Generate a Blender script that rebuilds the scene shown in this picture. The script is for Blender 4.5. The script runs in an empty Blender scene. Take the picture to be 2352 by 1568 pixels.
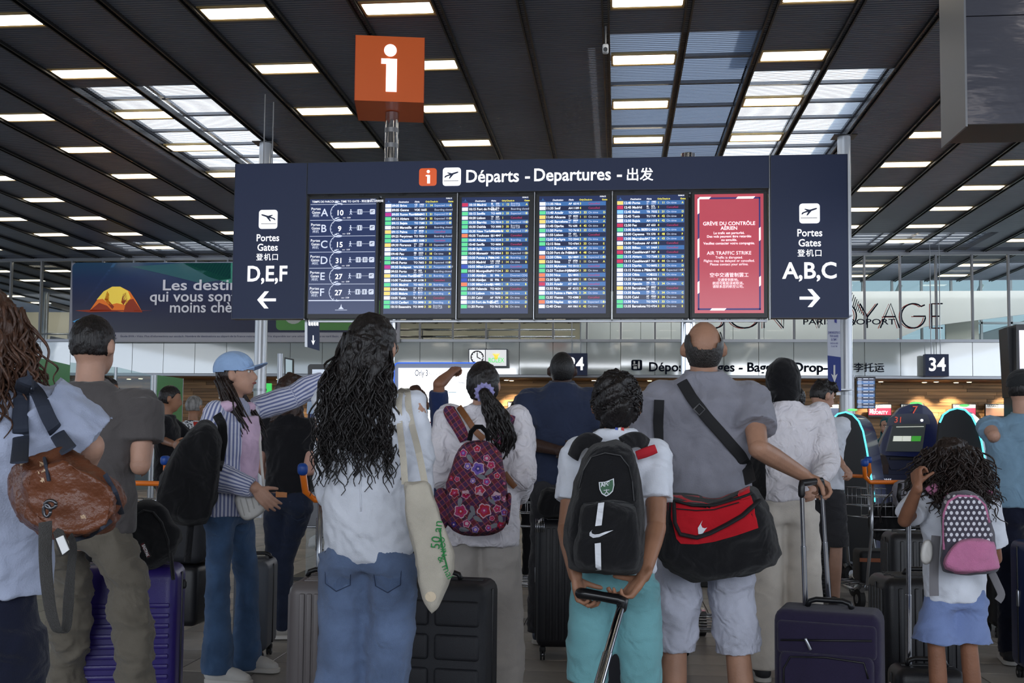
import bpy, bmesh, math, random
import numpy as np
from mathutils import Vector, Matrix, Quaternion
from mathutils.bvhtree import BVHTree
random.seed(7); rng = np.random.default_rng(7)
R = math.radians; PI = math.pi
scene = bpy.context.scene
COL = scene.collection
TMP = bpy.data.scenes.new('scratch')                     # scratch scene for evaluating modifiers, removed at the end
# ---------------------------------------------------------------- camera
F = 2450.0; PITCH = R(3.4); YAW = R(5.66); ROLL = R(0.55); PPY = 861.0
cam_d = bpy.data.cameras.new('camera'); cam = bpy.data.objects.new('camera', cam_d); COL.objects.link(cam)
cam_d.sensor_width = 36; cam_d.lens = 36 * F / 2352; cam_d.shift_y = (PPY - 784) / 2352
cam_d.clip_start = 0.05; cam_d.clip_end = 400
CR = Matrix.Rotation(YAW, 3, 'Z') @ Matrix.Rotation(PI / 2 + PITCH, 3, 'X') @ Matrix.Rotation(ROLL, 3, 'Z')
CP = Vector((0, 0, 1.3))
cam.matrix_world = Matrix.Translation(CP) @ CR.to_4x4()
scene.camera = cam
def ray(px, py): return CR @ Vector(((px - 1176) / F, -(py - PPY) / F, -1))
def at(px, py, d): return CP + ray(px, py) * d                       # pixel at a camera depth
def atY(px, py, Y): r = ray(px, py); return CP + r * (Y / r.y)       # pixel on a frontal plane
def atZ(px, py, Z): r = ray(px, py); return CP + r * ((Z - 1.3) / r.z)
# ---------------------------------------------------------------- world, sun, exposure
w = bpy.data.worlds.new('world'); scene.world = w; w.use_nodes = True
nt = w.node_tree; bg = nt.nodes['Background']
sky = nt.nodes.new('ShaderNodeTexSky'); sky.sky_type = 'HOSEK_WILKIE'; sky.turbidity = 4; sky.ground_albedo = .4
sky.sun_direction = Vector((.55, -.5, .75)).normalized()
mixn = nt.nodes.new('ShaderNodeMixRGB'); mixn.inputs[0].default_value = .93; mixn.inputs[2].default_value = (.62, .74, .92, 1)
nt.links.new(sky.outputs[0], mixn.inputs[1]); nt.links.new(mixn.outputs[0], bg.inputs[0]); bg.inputs[1].default_value = 1.35
scene.view_settings.view_transform = 'Standard'; scene.view_settings.look = 'None'
scene.view_settings.exposure = 0.12; scene.view_settings.gamma = 1; scene.view_settings.use_curve_mapping = False
def area(name, loc, rot, sx, sy, power, col=(1, 1, 1)):
    l = bpy.data.lights.new(name, 'AREA'); l.shape = 'RECTANGLE'; l.size = sx; l.size_y = sy; l.energy = power; l.color = col
    o = bpy.data.objects.new(name, l); COL.objects.link(o); o.location = loc; o.rotation_euler = rot; return o
area('facade_daylight', (0, -8.6, 4.1), (R(82), 0, 0), 26, 3.4, 1150, (.90, .94, 1))
area('side_daylight', (15.2, 8, 4.0), (R(80), 0, R(90)), 22, 3.6, 520, (.86, .92, 1))
area('side_daylight', (-20, 8, 4.0), (R(80), 0, R(-90)), 22, 3.6, 260, (.86, .92, 1))
area('concourse_fill', (15, 33, 4.6), (R(85), 0, R(90)), 9, 2.4, 900, (.92, .96, 1))  # added fill light, brightens the pale concourse behind the glass
area('concourse_fill', (5.5, 29.3, 5.85), (R(58), 0, 0), 13, .6, 130, (.97, .98, 1))  # unseen fill added to lift the frosted panels
area('concourse_warm_fill', (-17, 34.4, 5.7), (R(58), 0, 0), 11, .6, 130, (1, .93, .8))  # warm fills added for the far concourse walls, no fittings there
area('concourse_warm_fill', (-5, 38, 5.8), (R(58), 0, 0), 11, .8, 160, (1, .94, .82))
sl = bpy.data.lights.new('sun', 'SUN'); sl.energy = 5.0; sl.angle = R(1); sl.color = (1, .97, .92)
so = bpy.data.objects.new('sun', sl); COL.objects.link(so); so.rotation_euler = Vector((.55, -.5, .75)).to_track_quat('Z', 'Y').to_euler()
# ---------------------------------------------------------------- materials
def lin(c):
    o = []
    for v in c[:3]:
        v = v / 255.0; o.append(v / 12.92 if v <= .04045 else ((v + .055) / 1.055) ** 2.4)
    return (o[0], o[1], o[2], 1)
MATS = {}
def mat(name, rgb, rough=.6, metal=0, var=0, vs=4, bump=0, bs=30, fold=0, fs=5, coat=0, spec=.5, emit=0, alpha=1, trans=0, sheen=0, stretch=None, ior=1.45):
    if name in MATS: return MATS[name]
    m = bpy.data.materials.new(name); m.use_nodes = True; nt = m.node_tree; N = nt.nodes; L = nt.links
    b = N['Principled BSDF']; c = lin(rgb)
    b.inputs['Base Color'].default_value = c; b.inputs['Roughness'].default_value = rough; b.inputs['Metallic'].default_value = metal
    b.inputs['Coat Weight'].default_value = coat; b.inputs['Specular IOR Level'].default_value = spec; b.inputs['IOR'].default_value = ior
    if sheen: b.inputs['Sheen Weight'].default_value = sheen
    if trans: b.inputs['Transmission Weight'].default_value = trans
    if alpha < 1: b.inputs['Alpha'].default_value = alpha
    if emit: b.inputs['Emission Color'].default_value = c; b.inputs['Emission Strength'].default_value = emit
    tc = N.new('ShaderNodeTexCoord'); src = tc.outputs['Object']
    if stretch:
        mp = N.new('ShaderNodeMapping'); mp.inputs['Scale'].default_value = stretch; L.new(src, mp.inputs[0]); src = mp.outputs[0]
    if var:
        n = N.new('ShaderNodeTexNoise'); n.inputs['Scale'].default_value = vs; n.inputs['Detail'].default_value = 5; L.new(src, n.inputs['Vector'])
        r = N.new('ShaderNodeValToRGB'); r.color_ramp.elements[0].position = .3; r.color_ramp.elements[1].position = .7
        r.color_ramp.elements[0].color = (c[0] * (1 - var), c[1] * (1 - var), c[2] * (1 - var), 1)
        r.color_ramp.elements[1].color = (min(1, c[0] * (1 + var)), min(1, c[1] * (1 + var)), min(1, c[2] * (1 + var)), 1)
        L.new(n.outputs[0], r.inputs[0]); L.new(r.outputs[0], b.inputs['Base Color'])
    prev = None
    for st, sc, dist, det in ((fold, fs, .05, 2), (bump, bs, .01, 3)):
        if not st: continue
        n = N.new('ShaderNodeTexNoise'); n.inputs['Scale'].default_value = sc; n.inputs['Detail'].default_value = det; L.new(src, n.inputs['Vector'])
        if dist > .02: n.inputs['Distortion'].default_value = 1.2
        bp = N.new('ShaderNodeBump'); bp.inputs['Strength'].default_value = st; bp.inputs['Distance'].default_value = dist; L.new(n.outputs[0], bp.inputs['Height'])
        if prev: L.new(prev, bp.inputs['Normal'])
        prev = bp.outputs[0]
    if prev: L.new(prev, b.inputs['Normal'])
    MATS[name] = m; return m
def cloth(name, rgb, fold=.5, fs=7, weave=.25, ws=260, var=.08, rough=.85):
    return mat(name, rgb, rough=rough, var=var, vs=9, fold=fold, fs=fs, bump=weave, bs=ws, spec=.2, sheen=.15)
def glow(name, rgb, s):
    return mat(name, rgb, rough=.3, emit=s)
def skinm(name, rgb): 
    m = mat(name, rgb, rough=.5, var=.12, vs=12, bump=.15, bs=120, spec=.4)
    b = m.node_tree.nodes['Principled BSDF']; b.inputs['Subsurface Weight'].default_value = .0
    return m
def hairm(name, rgb, s=120):
    return mat(name, rgb, rough=.42, var=.5, vs=s * .4, bump=.7, bs=s, spec=.45, stretch=(1, 1, .12))
# ---------------------------------------------------------------- mesh building
def V3(a): return np.array([a[0], a[1], a[2]], float)
def unit(a):
    n = np.linalg.norm(a); return a / n if n > 1e-9 else a
def frame(d, up=(0, 0, 1)):
    d = unit(V3(d)); u = V3(up)
    if abs(np.dot(d, u)) > .97: u = np.array([0, 1., 0]) if abs(d[1]) < .9 else np.array([1., 0, 0])
    x = unit(np.cross(u, d)); y = np.cross(d, x); return x, y, d
def wm(o):
    m = o.matrix_basis.copy()
    while o.parent: o = o.parent; m = o.matrix_basis @ m
    return m
class B:
    def __init__(s): s.v = []; s.f = []; s.m = []; s.n = 0
    def add(s, verts, faces, mi=0):
        verts = np.asarray(verts, float).reshape(-1, 3); k = s.n
        s.v.append(verts); s.n += len(verts)
        for f in faces: s.f.append([i + k for i in f]); s.m.append(mi)
        return s
    def box(s, c, size, rot=None, mi=0):
        h = np.array(size, float) / 2
        p = np.array([[x, y, z] for z in (-1, 1) for y in (-1, 1) for x in (-1, 1)], float) * h
        if rot is not None: p = p @ np.array(rot).T
        return s.add(p + V3(c), [(0, 2, 3, 1), (4, 5, 7, 6), (0, 1, 5, 4), (2, 6, 7, 3), (0, 4, 6, 2), (1, 3, 7, 5)], mi)
    def box2(s, a, b, mi=0):
        a = V3(a); b = V3(b); return s.box((a + b) / 2, np.abs(b - a), mi=mi)
    def rings(s, rings, mi=0, cap=True, closed=True):
        n = len(rings[0]); k = len(rings); fs = []
        for i in range(k - 1):
            for j in range(n if closed else n - 1):
                a = i * n + j; b_ = i * n + (j + 1) % n; fs.append((a, b_, b_ + n, a + n))
        if cap: fs.append(tuple(range(n - 1, -1, -1))); fs.append(tuple((k - 1) * n + j for j in range(n)))
        return s.add(np.concatenate(rings), fs, mi)
    def rbox(s, c, size, b=.02, rot=None, seg=3, mi=0, bz=None):
        hx, hy, hz = [x / 2 for x in size]; b = min(b, hx, hy); bz = min(b if bz is None else bz, hz); rings = []
        def outline(ins):
            pts = []; r = max(b - ins, .0005)
            for cx, cy, a0 in ((hx - b, hy - b, 0), (-hx + b, hy - b, 90), (-hx + b, -hy + b, 180), (hx - b, -hy + b, 270)):
                for k in range(seg + 1):
                    a = R(a0 + 90 * k / seg); pts.append((cx + r * math.cos(a), cy + r * math.sin(a)))
            return np.array(pts)
        lay = [(bz * (1 - math.cos(R(90 * k / seg))), bz * (1 - math.sin(R(90 * k / seg)))) for k in range(seg + 1)]
        zz = [(-hz + l[0], l[1]) for l in lay] + [(hz - l[0], l[1]) for l in reversed(lay)]
        for z, ins in zz:
            o = outline(ins * b / max(bz, 1e-6)); rings.append(np.column_stack([o, np.full(len(o), z)]))
        if rot is not None: rings = [r_ @ np.array(rot).T for r_ in rings]
        return s.rings([r_ + V3(c) for r_ in rings], mi)
    def cyl(s, p0, p1, r0, r1=None, n=14, mi=0):
        r1 = r0 if r1 is None else r1; p0 = V3(p0); p1 = V3(p1); x, y, d = frame(p1 - p0)
        a = np.arange(n) * 2 * PI / n; c = np.outer(np.cos(a), x) + np.outer(np.sin(a), y)
        return s.rings([p0 + c * r0, p1 + c * r1], mi)
    def tube(s, pts, r, n=8, mi=0, flat=None, rnd=False, up=(0, 0, 1)):
        pts = [V3(p) for p in pts]; k = len(pts); r = [r] * k if np.isscalar(r) else list(r)
        if rnd:
            d0 = unit(pts[0] - pts[1]); d1 = unit(pts[-1] - pts[-2]); P0 = []; R0 = []; P1 = []; R1 = []
            for q in (.98, .8, .45): 
                P0.append(pts[0] + d0 * r[0] * q); R0.append(r[0] * math.sqrt(max(0, 1 - q * q)))
                P1.insert(0, pts[-1] + d1 * r[-1] * q); R1.insert(0, r[-1] * math.sqrt(max(0, 1 - q * q)))
            pts = P0 + pts + P1; r = R0 + r + R1; k = len(pts)
        a = np.arange(n) * 2 * PI / n; rings = []; x = None
        for i in range(k):
            t = unit(pts[min(i + 1, k - 1)] - pts[max(i - 1, 0)])
            if x is None: x, y, _ = frame(t, up)
            else:
                x = unit(x - t * np.dot(x, t)); y = np.cross(t, x)
            fx, fy = flat if flat else (1, 1)
            rings.append(pts[i] + (np.outer(np.cos(a) * fx, x) + np.outer(np.sin(a) * fy, y)) * max(r[i], 1e-4))
        return s.rings(rings, mi)
    def ell(s, c, rad, rot=None, n=16, m=10, mi=0):
        rings = []; a = np.arange(n) * 2 * PI / n
        for i in range(m + 1):
            t = PI * (i + .02) / (m + .04) - PI / 2
            rr = np.column_stack([np.cos(a) * math.cos(t) * rad[0], np.sin(a) * math.cos(t) * rad[1], np.full(n, math.sin(t) * rad[2])])
            if rot is not None: rr = rr @ np.array(rot).T
            rings.append(rr + V3(c))
        return s.rings(rings, mi)
    def loft(s, secs, n=28, mi=0):
        """secs: (cx,cy,cz,ax,ay[,exponent][,tilt_x]) horizontal super-elliptic sections"""
        rings = []; a = np.arange(n) * 2 * PI / n
        for q in secs:
            cx, cy, cz, ax, ay = q[:5]; e = q[5] if len(q) > 5 else 2.3; tx = q[6] if len(q) > 6 else 0; ty = q[7] if len(q) > 7 else 0
            c_, s_ = np.cos(a), np.sin(a)
            X = np.sign(c_) * np.abs(c_) ** (2 / e) * ax; Y = np.sign(s_) * np.abs(s_) ** (2 / e) * ay
            rings.append(np.column_stack([X + cx, Y + cy, cz + tx * X + ty * Y]))
        return s.rings(rings, mi)
    def poly(s, pts, n_dir, t, mi=0):
        """outline (3-D, planar) extruded along n_dir by t"""
        p = np.array([V3(q) for q in pts]); q = p + V3(n_dir) * t; n = len(p)
        fs = [tuple(range(n - 1, -1, -1)), tuple(range(n, 2 * n))] + [(i, (i + 1) % n, (i + 1) % n + n, i + n) for i in range(n)]
        return s.add(np.concatenate([p, q]), fs, mi)
    def mesh(s, name='m'):
        me = bpy.data.meshes.new(name); v = np.concatenate(s.v) if s.v else np.zeros((0, 3))
        me.from_pydata([tuple(x) for x in v.tolist()], [], s.f); me.polygons.foreach_set('material_index', s.m); me.update()
        return me
    def tf(s, M):
        M = np.array(M); s.v = [v @ M[:3, :3].T + M[:3, 3] for v in s.v]; return s
    def obj(s, name, mats, parent=None, smooth=False, world=False, bake_=None, auto=False, origin=True, fix=False):
        me = s.mesh(name)
        if fix or bake_ is not None:
            bm = bmesh.new(); bm.from_mesh(me); bmesh.ops.recalc_face_normals(bm, faces=bm.faces)
            if bake_ is None:
                pass
            bm.to_mesh(me); bm.free()
        if bake_ is not None: me = bake(me, **bake_)
        return link(name, me, mats, parent, smooth, world, auto)
def link(name, me, mats, parent=None, smooth=False, world=False, auto=False):
    if not isinstance(mats, (list, tuple)): mats = [mats]
    if len(mats) > 1:
        mi = np.zeros(len(me.polygons), np.int32); me.polygons.foreach_get('material_index', mi)
    me.materials.clear()
    for m in mats: me.materials.append(m)
    if len(mats) > 1: me.polygons.foreach_set('material_index', mi)
    o = bpy.data.objects.new(name, me); COL.objects.link(o); me.name = name
    if parent is not None:
        if world: me.transform(wm(parent).inverted())
        o.parent = parent
    else:
        n = len(me.vertices); co = np.empty(n * 3); me.vertices.foreach_get('co', co); co = co.reshape(-1, 3)
        c = (co.max(0) + co.min(0)) / 2; c[2] = co[:, 2].min()
        me.transform(Matrix.Translation(-Vector(c))); o.location = c
    if smooth: 
        me.polygons.foreach_set('use_smooth', np.ones(len(me.polygons), bool))
        if auto:
            try: me.set_sharp_from_angle(angle=R(38))
            except Exception: pass
    return o
def folds(P, amp, freq, seed, axis=None, n=5):
    """sum of warped ridges: soft cloth folds"""
    r = np.random.default_rng(seed); out = np.zeros(len(P)); Q = P.copy()
    for k in range(3):
        q = r.normal(size=3); q /= np.linalg.norm(q); Q = Q + .35 / freq * np.sin(P @ q * freq * 2.1 + r.uniform(0, 6))[:, None] * r.normal(size=3)
    for k in range(n):
        q = r.normal(size=3)
        if axis is not None: q = q * .35 + V3(axis) * r.choice([-1, 1])
        q /= np.linalg.norm(q); f = freq * (1 + .9 * k)
        out += (1 - 2 * np.abs(np.sin(Q @ q * f + r.uniform(0, 6)))) / (1 + k)
    return out * amp
def bake(me, voxel=.012, smooth=4, fold=None, fine=None, noise=None):
    ob = bpy.data.objects.new('tmp', me); TMP.collection.objects.link(ob)
    if voxel:
        m = ob.modifiers.new('r', 'REMESH'); m.mode = 'VOXEL'; m.voxel_size = voxel
    if smooth: m = ob.modifiers.new('s', 'SMOOTH'); m.factor = .5; m.iterations = smooth
    with bpy.context.temp_override(scene=TMP, view_layer=TMP.view_layers[0]):
        dg = bpy.context.evaluated_depsgraph_get(); new = bpy.data.meshes.new_from_object(ob.evaluated_get(dg))
    bpy.data.objects.remove(ob)
    if fold:
        n = len(new.vertices); co = np.empty(n * 3); new.vertices.foreach_get('co', co); co = co.reshape(-1, 3)
        nn = np.empty(n * 3); new.vertices.foreach_get('normal', nn); nn = nn.reshape(-1, 3)
        for (amp, fr, seed, ax) in fold: co = co + nn * folds(co, amp, fr, seed, ax)[:, None]
        new.vertices.foreach_set('co', co.ravel()); new.update()
    return new
# ---------------------------------------------------------------- things
def thing(name, label, cat, loc=(0, 0, 0), rotz=0, group=None):
    o = bpy.data.objects.new(name, None); COL.objects.link(o); o.empty_display_size = .1
    o.location = loc; o.rotation_euler = (0, 0, rotz); o['label'] = label; o['category'] = cat
    if group: o['group'] = group
    return o
def tag(o, label, cat, group=None):
    o['label'] = label; o['category'] = cat
    if group: o['group'] = group
    return o
def struct(o): o['kind'] = 'structure'; return o
def dup(root, loc=None, rotz=None, label=None, group=None):
    r = root.copy(); COL.objects.link(r)
    if loc is not None: r.location = loc
    if rotz is not None: r.rotation_euler = (0, 0, rotz)
    if label: r['label'] = label
    if group: r['group'] = group
    for ch in list(root.children):
        c = ch.copy(); COL.objects.link(c); c.parent = r
        for g in list(ch.children): d = g.copy(); COL.objects.link(d); d.parent = c
    return r
# ---------------------------------------------------------------- lettering
def text_mesh(body, size, M, bold=0, align='LEFT', spacing=1, line=1, ext=.0, shear=0, ay='TOP_BASELINE', fit=0):
    cu = bpy.data.curves.new('t', 'FONT'); cu.body = body; cu.size = size; cu.align_x = align; cu.align_y = ay
    cu.offset = bold * size; cu.space_character = spacing; cu.space_line = line; cu.extrude = ext; cu.resolution_u = 3; cu.shear = shear
    ob = bpy.data.objects.new('t', cu)
    me = bpy.data.meshes.new_from_object(ob)
    bpy.data.objects.remove(ob); bpy.data.curves.remove(cu)
    if fit and len(me.vertices):
        xs = [v.co.x for v in me.vertices]; k = fit / (max(xs) - min(xs)); x0 = 0 if align == 'CENTER' else min(xs); me.transform(Matrix.Translation((-x0 * k if align != 'CENTER' else 0, 0, 0)) @ Matrix.Scale(k, 4, (1, 0, 0)))
    me.transform(M); return me
class T:
    """collects lettering of several colours in one mesh"""
    def __init__(s): s.b = B()
    def put(s, body, size, M, mi=0, **k):
        me = text_mesh(body, size, M, **k); n = len(me.vertices); co = np.empty(n * 3); me.vertices.foreach_get('co', co)
        s.b.add(co.reshape(-1, 3), [tuple(p.vertices) for p in me.polygons], mi); bpy.data.meshes.remove(me); return s
def face_M(origin, xdir=(1, 0, 0), up=(0, 0, 1)):
    x = Vector(xdir).normalized(); u = Vector(up); n = x.cross(u).normalized(); u = n.cross(x)
    m = Matrix((x, u, n)).transposed().to_4x4(); m.translation = Vector(origin); return m
# ================================================================ SETTING
HC = 6.1; YW = 27.5; JP = .927
def jx(j): return -.15 + JP * (j - 7)
m_slat = mat('ceiling_slat', (102, 108, 122), rough=.42, metal=.35, var=.12, vs=.6)
m_void = mat('ceiling_void', (26, 26, 28), rough=.9)
m_rail = mat('ceiling_rail', (34, 34, 36), rough=.35, metal=.6)
m_alu = mat('aluminium', (150, 152, 156), rough=.32, metal=.9)
m_alud = mat('grey_mullion', (128, 130, 134), rough=.4, metal=.5)
m_chrome = mat('chrome', (205, 206, 210), rough=.12, metal=1)
m_black = mat('black_plastic', (20, 20, 23), rough=.4)
m_white = mat('white_paint', (225, 226, 226), rough=.6)
m_band = mat('back_painted_glass', (196, 204, 201), rough=.05, var=.03, vs=.4, spec=.8, ior=2.3)
m_frost = mat('frosted_panel', (208, 210, 209), rough=.12, var=.04, vs=.5, spec=.7)
m_wallp = mat('far_wall', (158, 152, 134), rough=.35, var=.06, vs=.3, spec=.5)
m_wallg = mat('side_wall', (150, 152, 152), rough=.7)
def glassm(name, tint, a=.25, rough=.02):
    m = bpy.data.materials.new(name); m.use_nodes = True; nt = m.node_tree; N = nt.nodes; N.clear(); L = nt.links
    o = N.new('ShaderNodeOutputMaterial'); t = N.new('ShaderNodeBsdfTransparent'); g = N.new('ShaderNodeBsdfGlossy'); x = N.new('ShaderNodeMixShader')
    fr = N.new('ShaderNodeFresnel'); fr.inputs[0].default_value = 1.5
    mx = N.new('ShaderNodeMath'); mx.operation = 'MULTIPLY_ADD'; mx.inputs[1].default_value = 1.0; mx.inputs[2].default_value = a; mx.use_clamp = True
    t.inputs[0].default_value = lin(tint); g.inputs['Roughness'].default_value = rough; g.inputs[0].default_value = (.9, .95, .95, 1)
    L.new(fr.outputs[0], mx.inputs[0]); ge = N.new('ShaderNodeNewGeometry'); inv = N.new('ShaderNodeMath'); inv.operation = 'SUBTRACT'; inv.inputs[0].default_value = 1; L.new(ge.outputs['Backfacing'], inv.inputs[1])
    mm = N.new('ShaderNodeMath'); mm.operation = 'MULTIPLY'; L.new(mx.outputs[0], mm.inputs[0]); L.new(inv.outputs[0], mm.inputs[1]); L.new(mm.outputs[0], x.inputs[0]); L.new(t.outputs[0], x.inputs[1]); L.new(g.outputs[0], x.inputs[2]); L.new(x.outputs[0], o.inputs[0]); return m
m_glass = glassm('window_glass', (240, 243, 242), -.015); m_glass2 = glassm('screen_glass', (218, 228, 226), .05)
# ---- floor: slab + tiles
m_grout = mat('grout', (48, 46, 45), rough=.9)
b = B(); b.box2((-24, -10, -.2), (18, 62, -.012)); floor = struct(b.obj('floor', m_grout))
def tile_mat():
    m = mat('stone_tile', (128, 121, 114), rough=.38, bump=.1, bs=60, spec=.4); nt = m.node_tree; N = nt.nodes; L = nt.links
    oi = N.new('ShaderNodeObjectInfo'); at_ = N.new('ShaderNodeAttribute'); at_.attribute_name = 'rnd'
    ad = N.new('ShaderNodeMath'); ad.operation = 'ADD'; L.new(oi.outputs['Random'], ad.inputs[0]); L.new(at_.outputs['Fac'], ad.inputs[1])
    fr = N.new('ShaderNodeMath'); fr.operation = 'FRACT'; L.new(ad.outputs[0], fr.inputs[0])
    cr = N.new('ShaderNodeValToRGB'); cr.color_ramp.elements[0].color = lin((132, 128, 124)); cr.color_ramp.elements[1].color = lin((170, 164, 156)); L.new(fr.outputs[0], cr.inputs[0])
    tc = N.new('ShaderNodeTexCoord'); n = N.new('ShaderNodeTexNoise'); n.inputs['Scale'].default_value = 9; n.inputs['Detail'].default_value = 6; L.new(tc.outputs['Object'], n.inputs['Vector'])
    mx = N.new('ShaderNodeMixRGB'); mx.blend_type = 'OVERLAY'; mx.inputs[0].default_value = .35; L.new(cr.outputs[0], mx.inputs[1]); L.new(n.outputs['Color'], mx.inputs[2])
    bw = N.new('ShaderNodeRGBToBW'); L.new(n.outputs['Color'], bw.inputs[0]); L.new(bw.outputs[0], mx.inputs[2])
    L.new(mx.outputs[0], N['Principled BSDF'].inputs['Base Color']); return m
m_tile = tile_mat(); TX, TY = .445, .29
b = B(); b.rbox((0, 0, -.006), (TX - .006, TY - .006, .012), .003, seg=1, bz=.002); tme = b.mesh('tile'); tme.materials.append(m_tile)
rest = B(); rnd = []; cells = []
for i in range(-46, 46):
    for j in range(-30, 130):
        cx = -1.98 + TX * (i + .5); cy = 5.78 + TY * (j + .5)
        if cy > YW: continue
        v = CR.transposed() @ (Vector((cx, cy, 0)) - CP); px = 1176 + F * v.x / -v.z; py = PPY - F * v.y / -v.z
        vis = -v.z > 1 and -60 < px < 2412 and py < 1640
        cells.append((cy if vis else 999, cx, cy))
cells.sort()
for k, (q, cx, cy) in enumerate(cells):
    if k < 300:
        o = bpy.data.objects.new('tile', tme); COL.objects.link(o); o.parent = floor; o.location = Vector((cx, cy, random.uniform(-.0006, .0006))) - floor.location
    else: rest.box((cx, cy, -.007), (TX - .006, TY - .006, .014)); rnd.append(random.random())
o = rest.obj('tile_field', m_tile, floor, world=True); o['kind'] = 'stuff'
a = o.data.attributes.new('rnd', 'FLOAT', 'FACE'); a.data.foreach_set('value', np.repeat(rnd, 6))
# ---- ceiling: dark deck, louvre slats, long rails. Roof-lights added above the louvres imitate reflected windows
SKL = [(-1, 1, 14.0, 18.9), (7, 9, 12.6, 18.8), (9, 11, 14.0, 18.8), (-7, -3, 25.4, 27.3), (13, 16.5, 25.2, 27.3), (-8, -1, 38, 43)]   # strips a..b, y0..y1
b = B(); ys = sorted({-10, 32.6, 62} | {v for s_ in SKL for v in s_[2:]}); xs = sorted({-24, 6.4, 18} | {jx(v) for s_ in SKL for v in s_[:2]})
def outside(x, y): return x > 6.4 and y > 32.6
def sky_open(x, y): return outside(x, y) or any(jx(a) - .001 < x < jx(c) + .001 and d < y < e for a, c, d, e in SKL)
for i in range(len(xs) - 1):
    for j in range(len(ys) - 1):
        if not sky_open((xs[i] + xs[i + 1]) / 2, (ys[j] + ys[j + 1]) / 2): b.box2((xs[i], ys[j], HC + .32), (xs[i + 1], ys[j + 1], HC + .5))
ceiling = struct(b.obj('ceiling', m_void))
b = B(); n = 0
y = 7.0
while y < 60:
    op = [s_ for s_ in SKL if s_[2] - .1 < y < s_[3] + .1]
    seg = [(-23.5, 17.5 if y < 32.6 else 6.4, 0)]
    for s_ in op:
        new = []
        for (a0, a1, f) in seg:
            s0, s1 = jx(s_[0]), jx(s_[1])
            if f or s1 < a0 or s0 > a1: new.append((a0, a1, f))
            else: new += [(a0, s0, 0), (s0, s1, 1), (s1, a1, 0)]
        seg = new
    for a0, a1, f in seg:
        if a1 - a0 < .02: continue
        if f: b.box(((a0 + a1) / 2, y, HC + .012), (a1 - a0, .010, .003))
        else: b.box(((a0 + a1) / 2, y, HC + .012), (a1 - a0, .042, .012))
    y += .062 if y < 27 else .12
o = b.obj('ceiling_louvre', m_slat, ceiling, world=True); o['kind'] = 'stuff'
for j in range(-16, 20):
    b = B(); x = jx(j)
    ye = 59 if x < 6.4 else 32.6; ym = (ye - 5) / 2; yl = ye + 5
    b.box((x - .035, ym, HC - .008), (.02, yl, .05)); b.box((x + .035, ym, HC - .008), (.02, yl, .05)); b.box((x, ym, HC + .03), (.09, yl, .03))
    o = b.obj('ceiling_rail', m_rail, ceiling, world=True)
# added roof-light glazing with bars, standing in for reflections on the slats
m_reflglass = bpy.data.materials.new('opal_reflection'); m_reflglass.use_nodes = True; _n = m_reflglass.node_tree.nodes; _n.clear()
_t = _n.new('ShaderNodeBsdfTranslucent'); _o = _n.new('ShaderNodeOutputMaterial'); _t.inputs[0].default_value = (.93, .95, .97, 1); m_reflglass.node_tree.links.new(_t.outputs[0], _o.inputs[0])
m_refldim = m_reflglass.copy(); m_refldim.name = 'blue_reflection'; m_refldim.node_tree.nodes['Translucent BSDF'].inputs[0].default_value = (.34, .38, .44, 1)  # dimmer pane imitates the blue-grey sheen on the slats
for k, (a0, a1, y0, y1) in enumerate(SKL):
    x0, x1 = jx(a0), jx(a1); z = HC + .16
    g = B(); g.box2((x0, y0, z), (x1, y1, z + .01)); wn = struct(g.obj('window_%d' % (k + 1), m_refldim if k == 1 else m_reflglass))  # made-up panes in place of mirrored windows
    f = B(); nb = max(2, round((x1 - x0) / .9))
    for i in range(nb + 1): xx = x0 + (x1 - x0) * i / nb; f.box2((xx - .03, y0, z - .04), (xx + .03, y1, z))
    for i in range(7): yy = y0 + (y1 - y0) * i / 6; f.box2((x0, yy - .04, z - .04), (x1, yy + .04, z))
    f.obj('glazing_bar', m_alud, wn, world=True)
# ---- ceiling lights
m_lamp = mat('lamp_diffuser', (255, 243, 220), rough=.4, emit=4.5); m_lfr = mat('lamp_frame', (190, 165, 115), rough=.3, metal=.6)
def lamp():
    t = thing('ceiling_light', 'warm rectangular ceiling light set between the dark slats', 'ceiling light', (0, 0, HC), 0, 'warm lights in the slatted ceiling')
    b = B(); b.box2((-.41, -.21, -.002), (.41, -.17, .03)); b.box2((-.41, .17, -.002), (.41, .21, .03)); b.box2((-.41, -.2, -.002), (-.385, .2, .03)); b.box2((.385, -.2, -.002), (.41, .2, .03)); b.obj('lamp_frame', m_lfr, t)
    b = B(); b.rbox((0, 0, .004), (.77, .27, .022), .02, bz=.006); b.obj('lamp_diffuser', m_lamp, t); return t
W_o = 'first second third fourth fifth sixth seventh eighth ninth tenth eleventh twelfth thirteenth fourteenth fifteenth sixteenth seventeenth eighteenth nineteenth twentieth twenty-first twenty-second twenty-third twenty-fourth twenty-fifth twenty-sixth twenty-seventh twenty-eighth'.split()
l0 = lamp(); first = True; cnt = {}; STR = [-16, -13, -11, -8, -6, -3, -1, 2, 4, 7, 9, 12, 14, 17]
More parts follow.
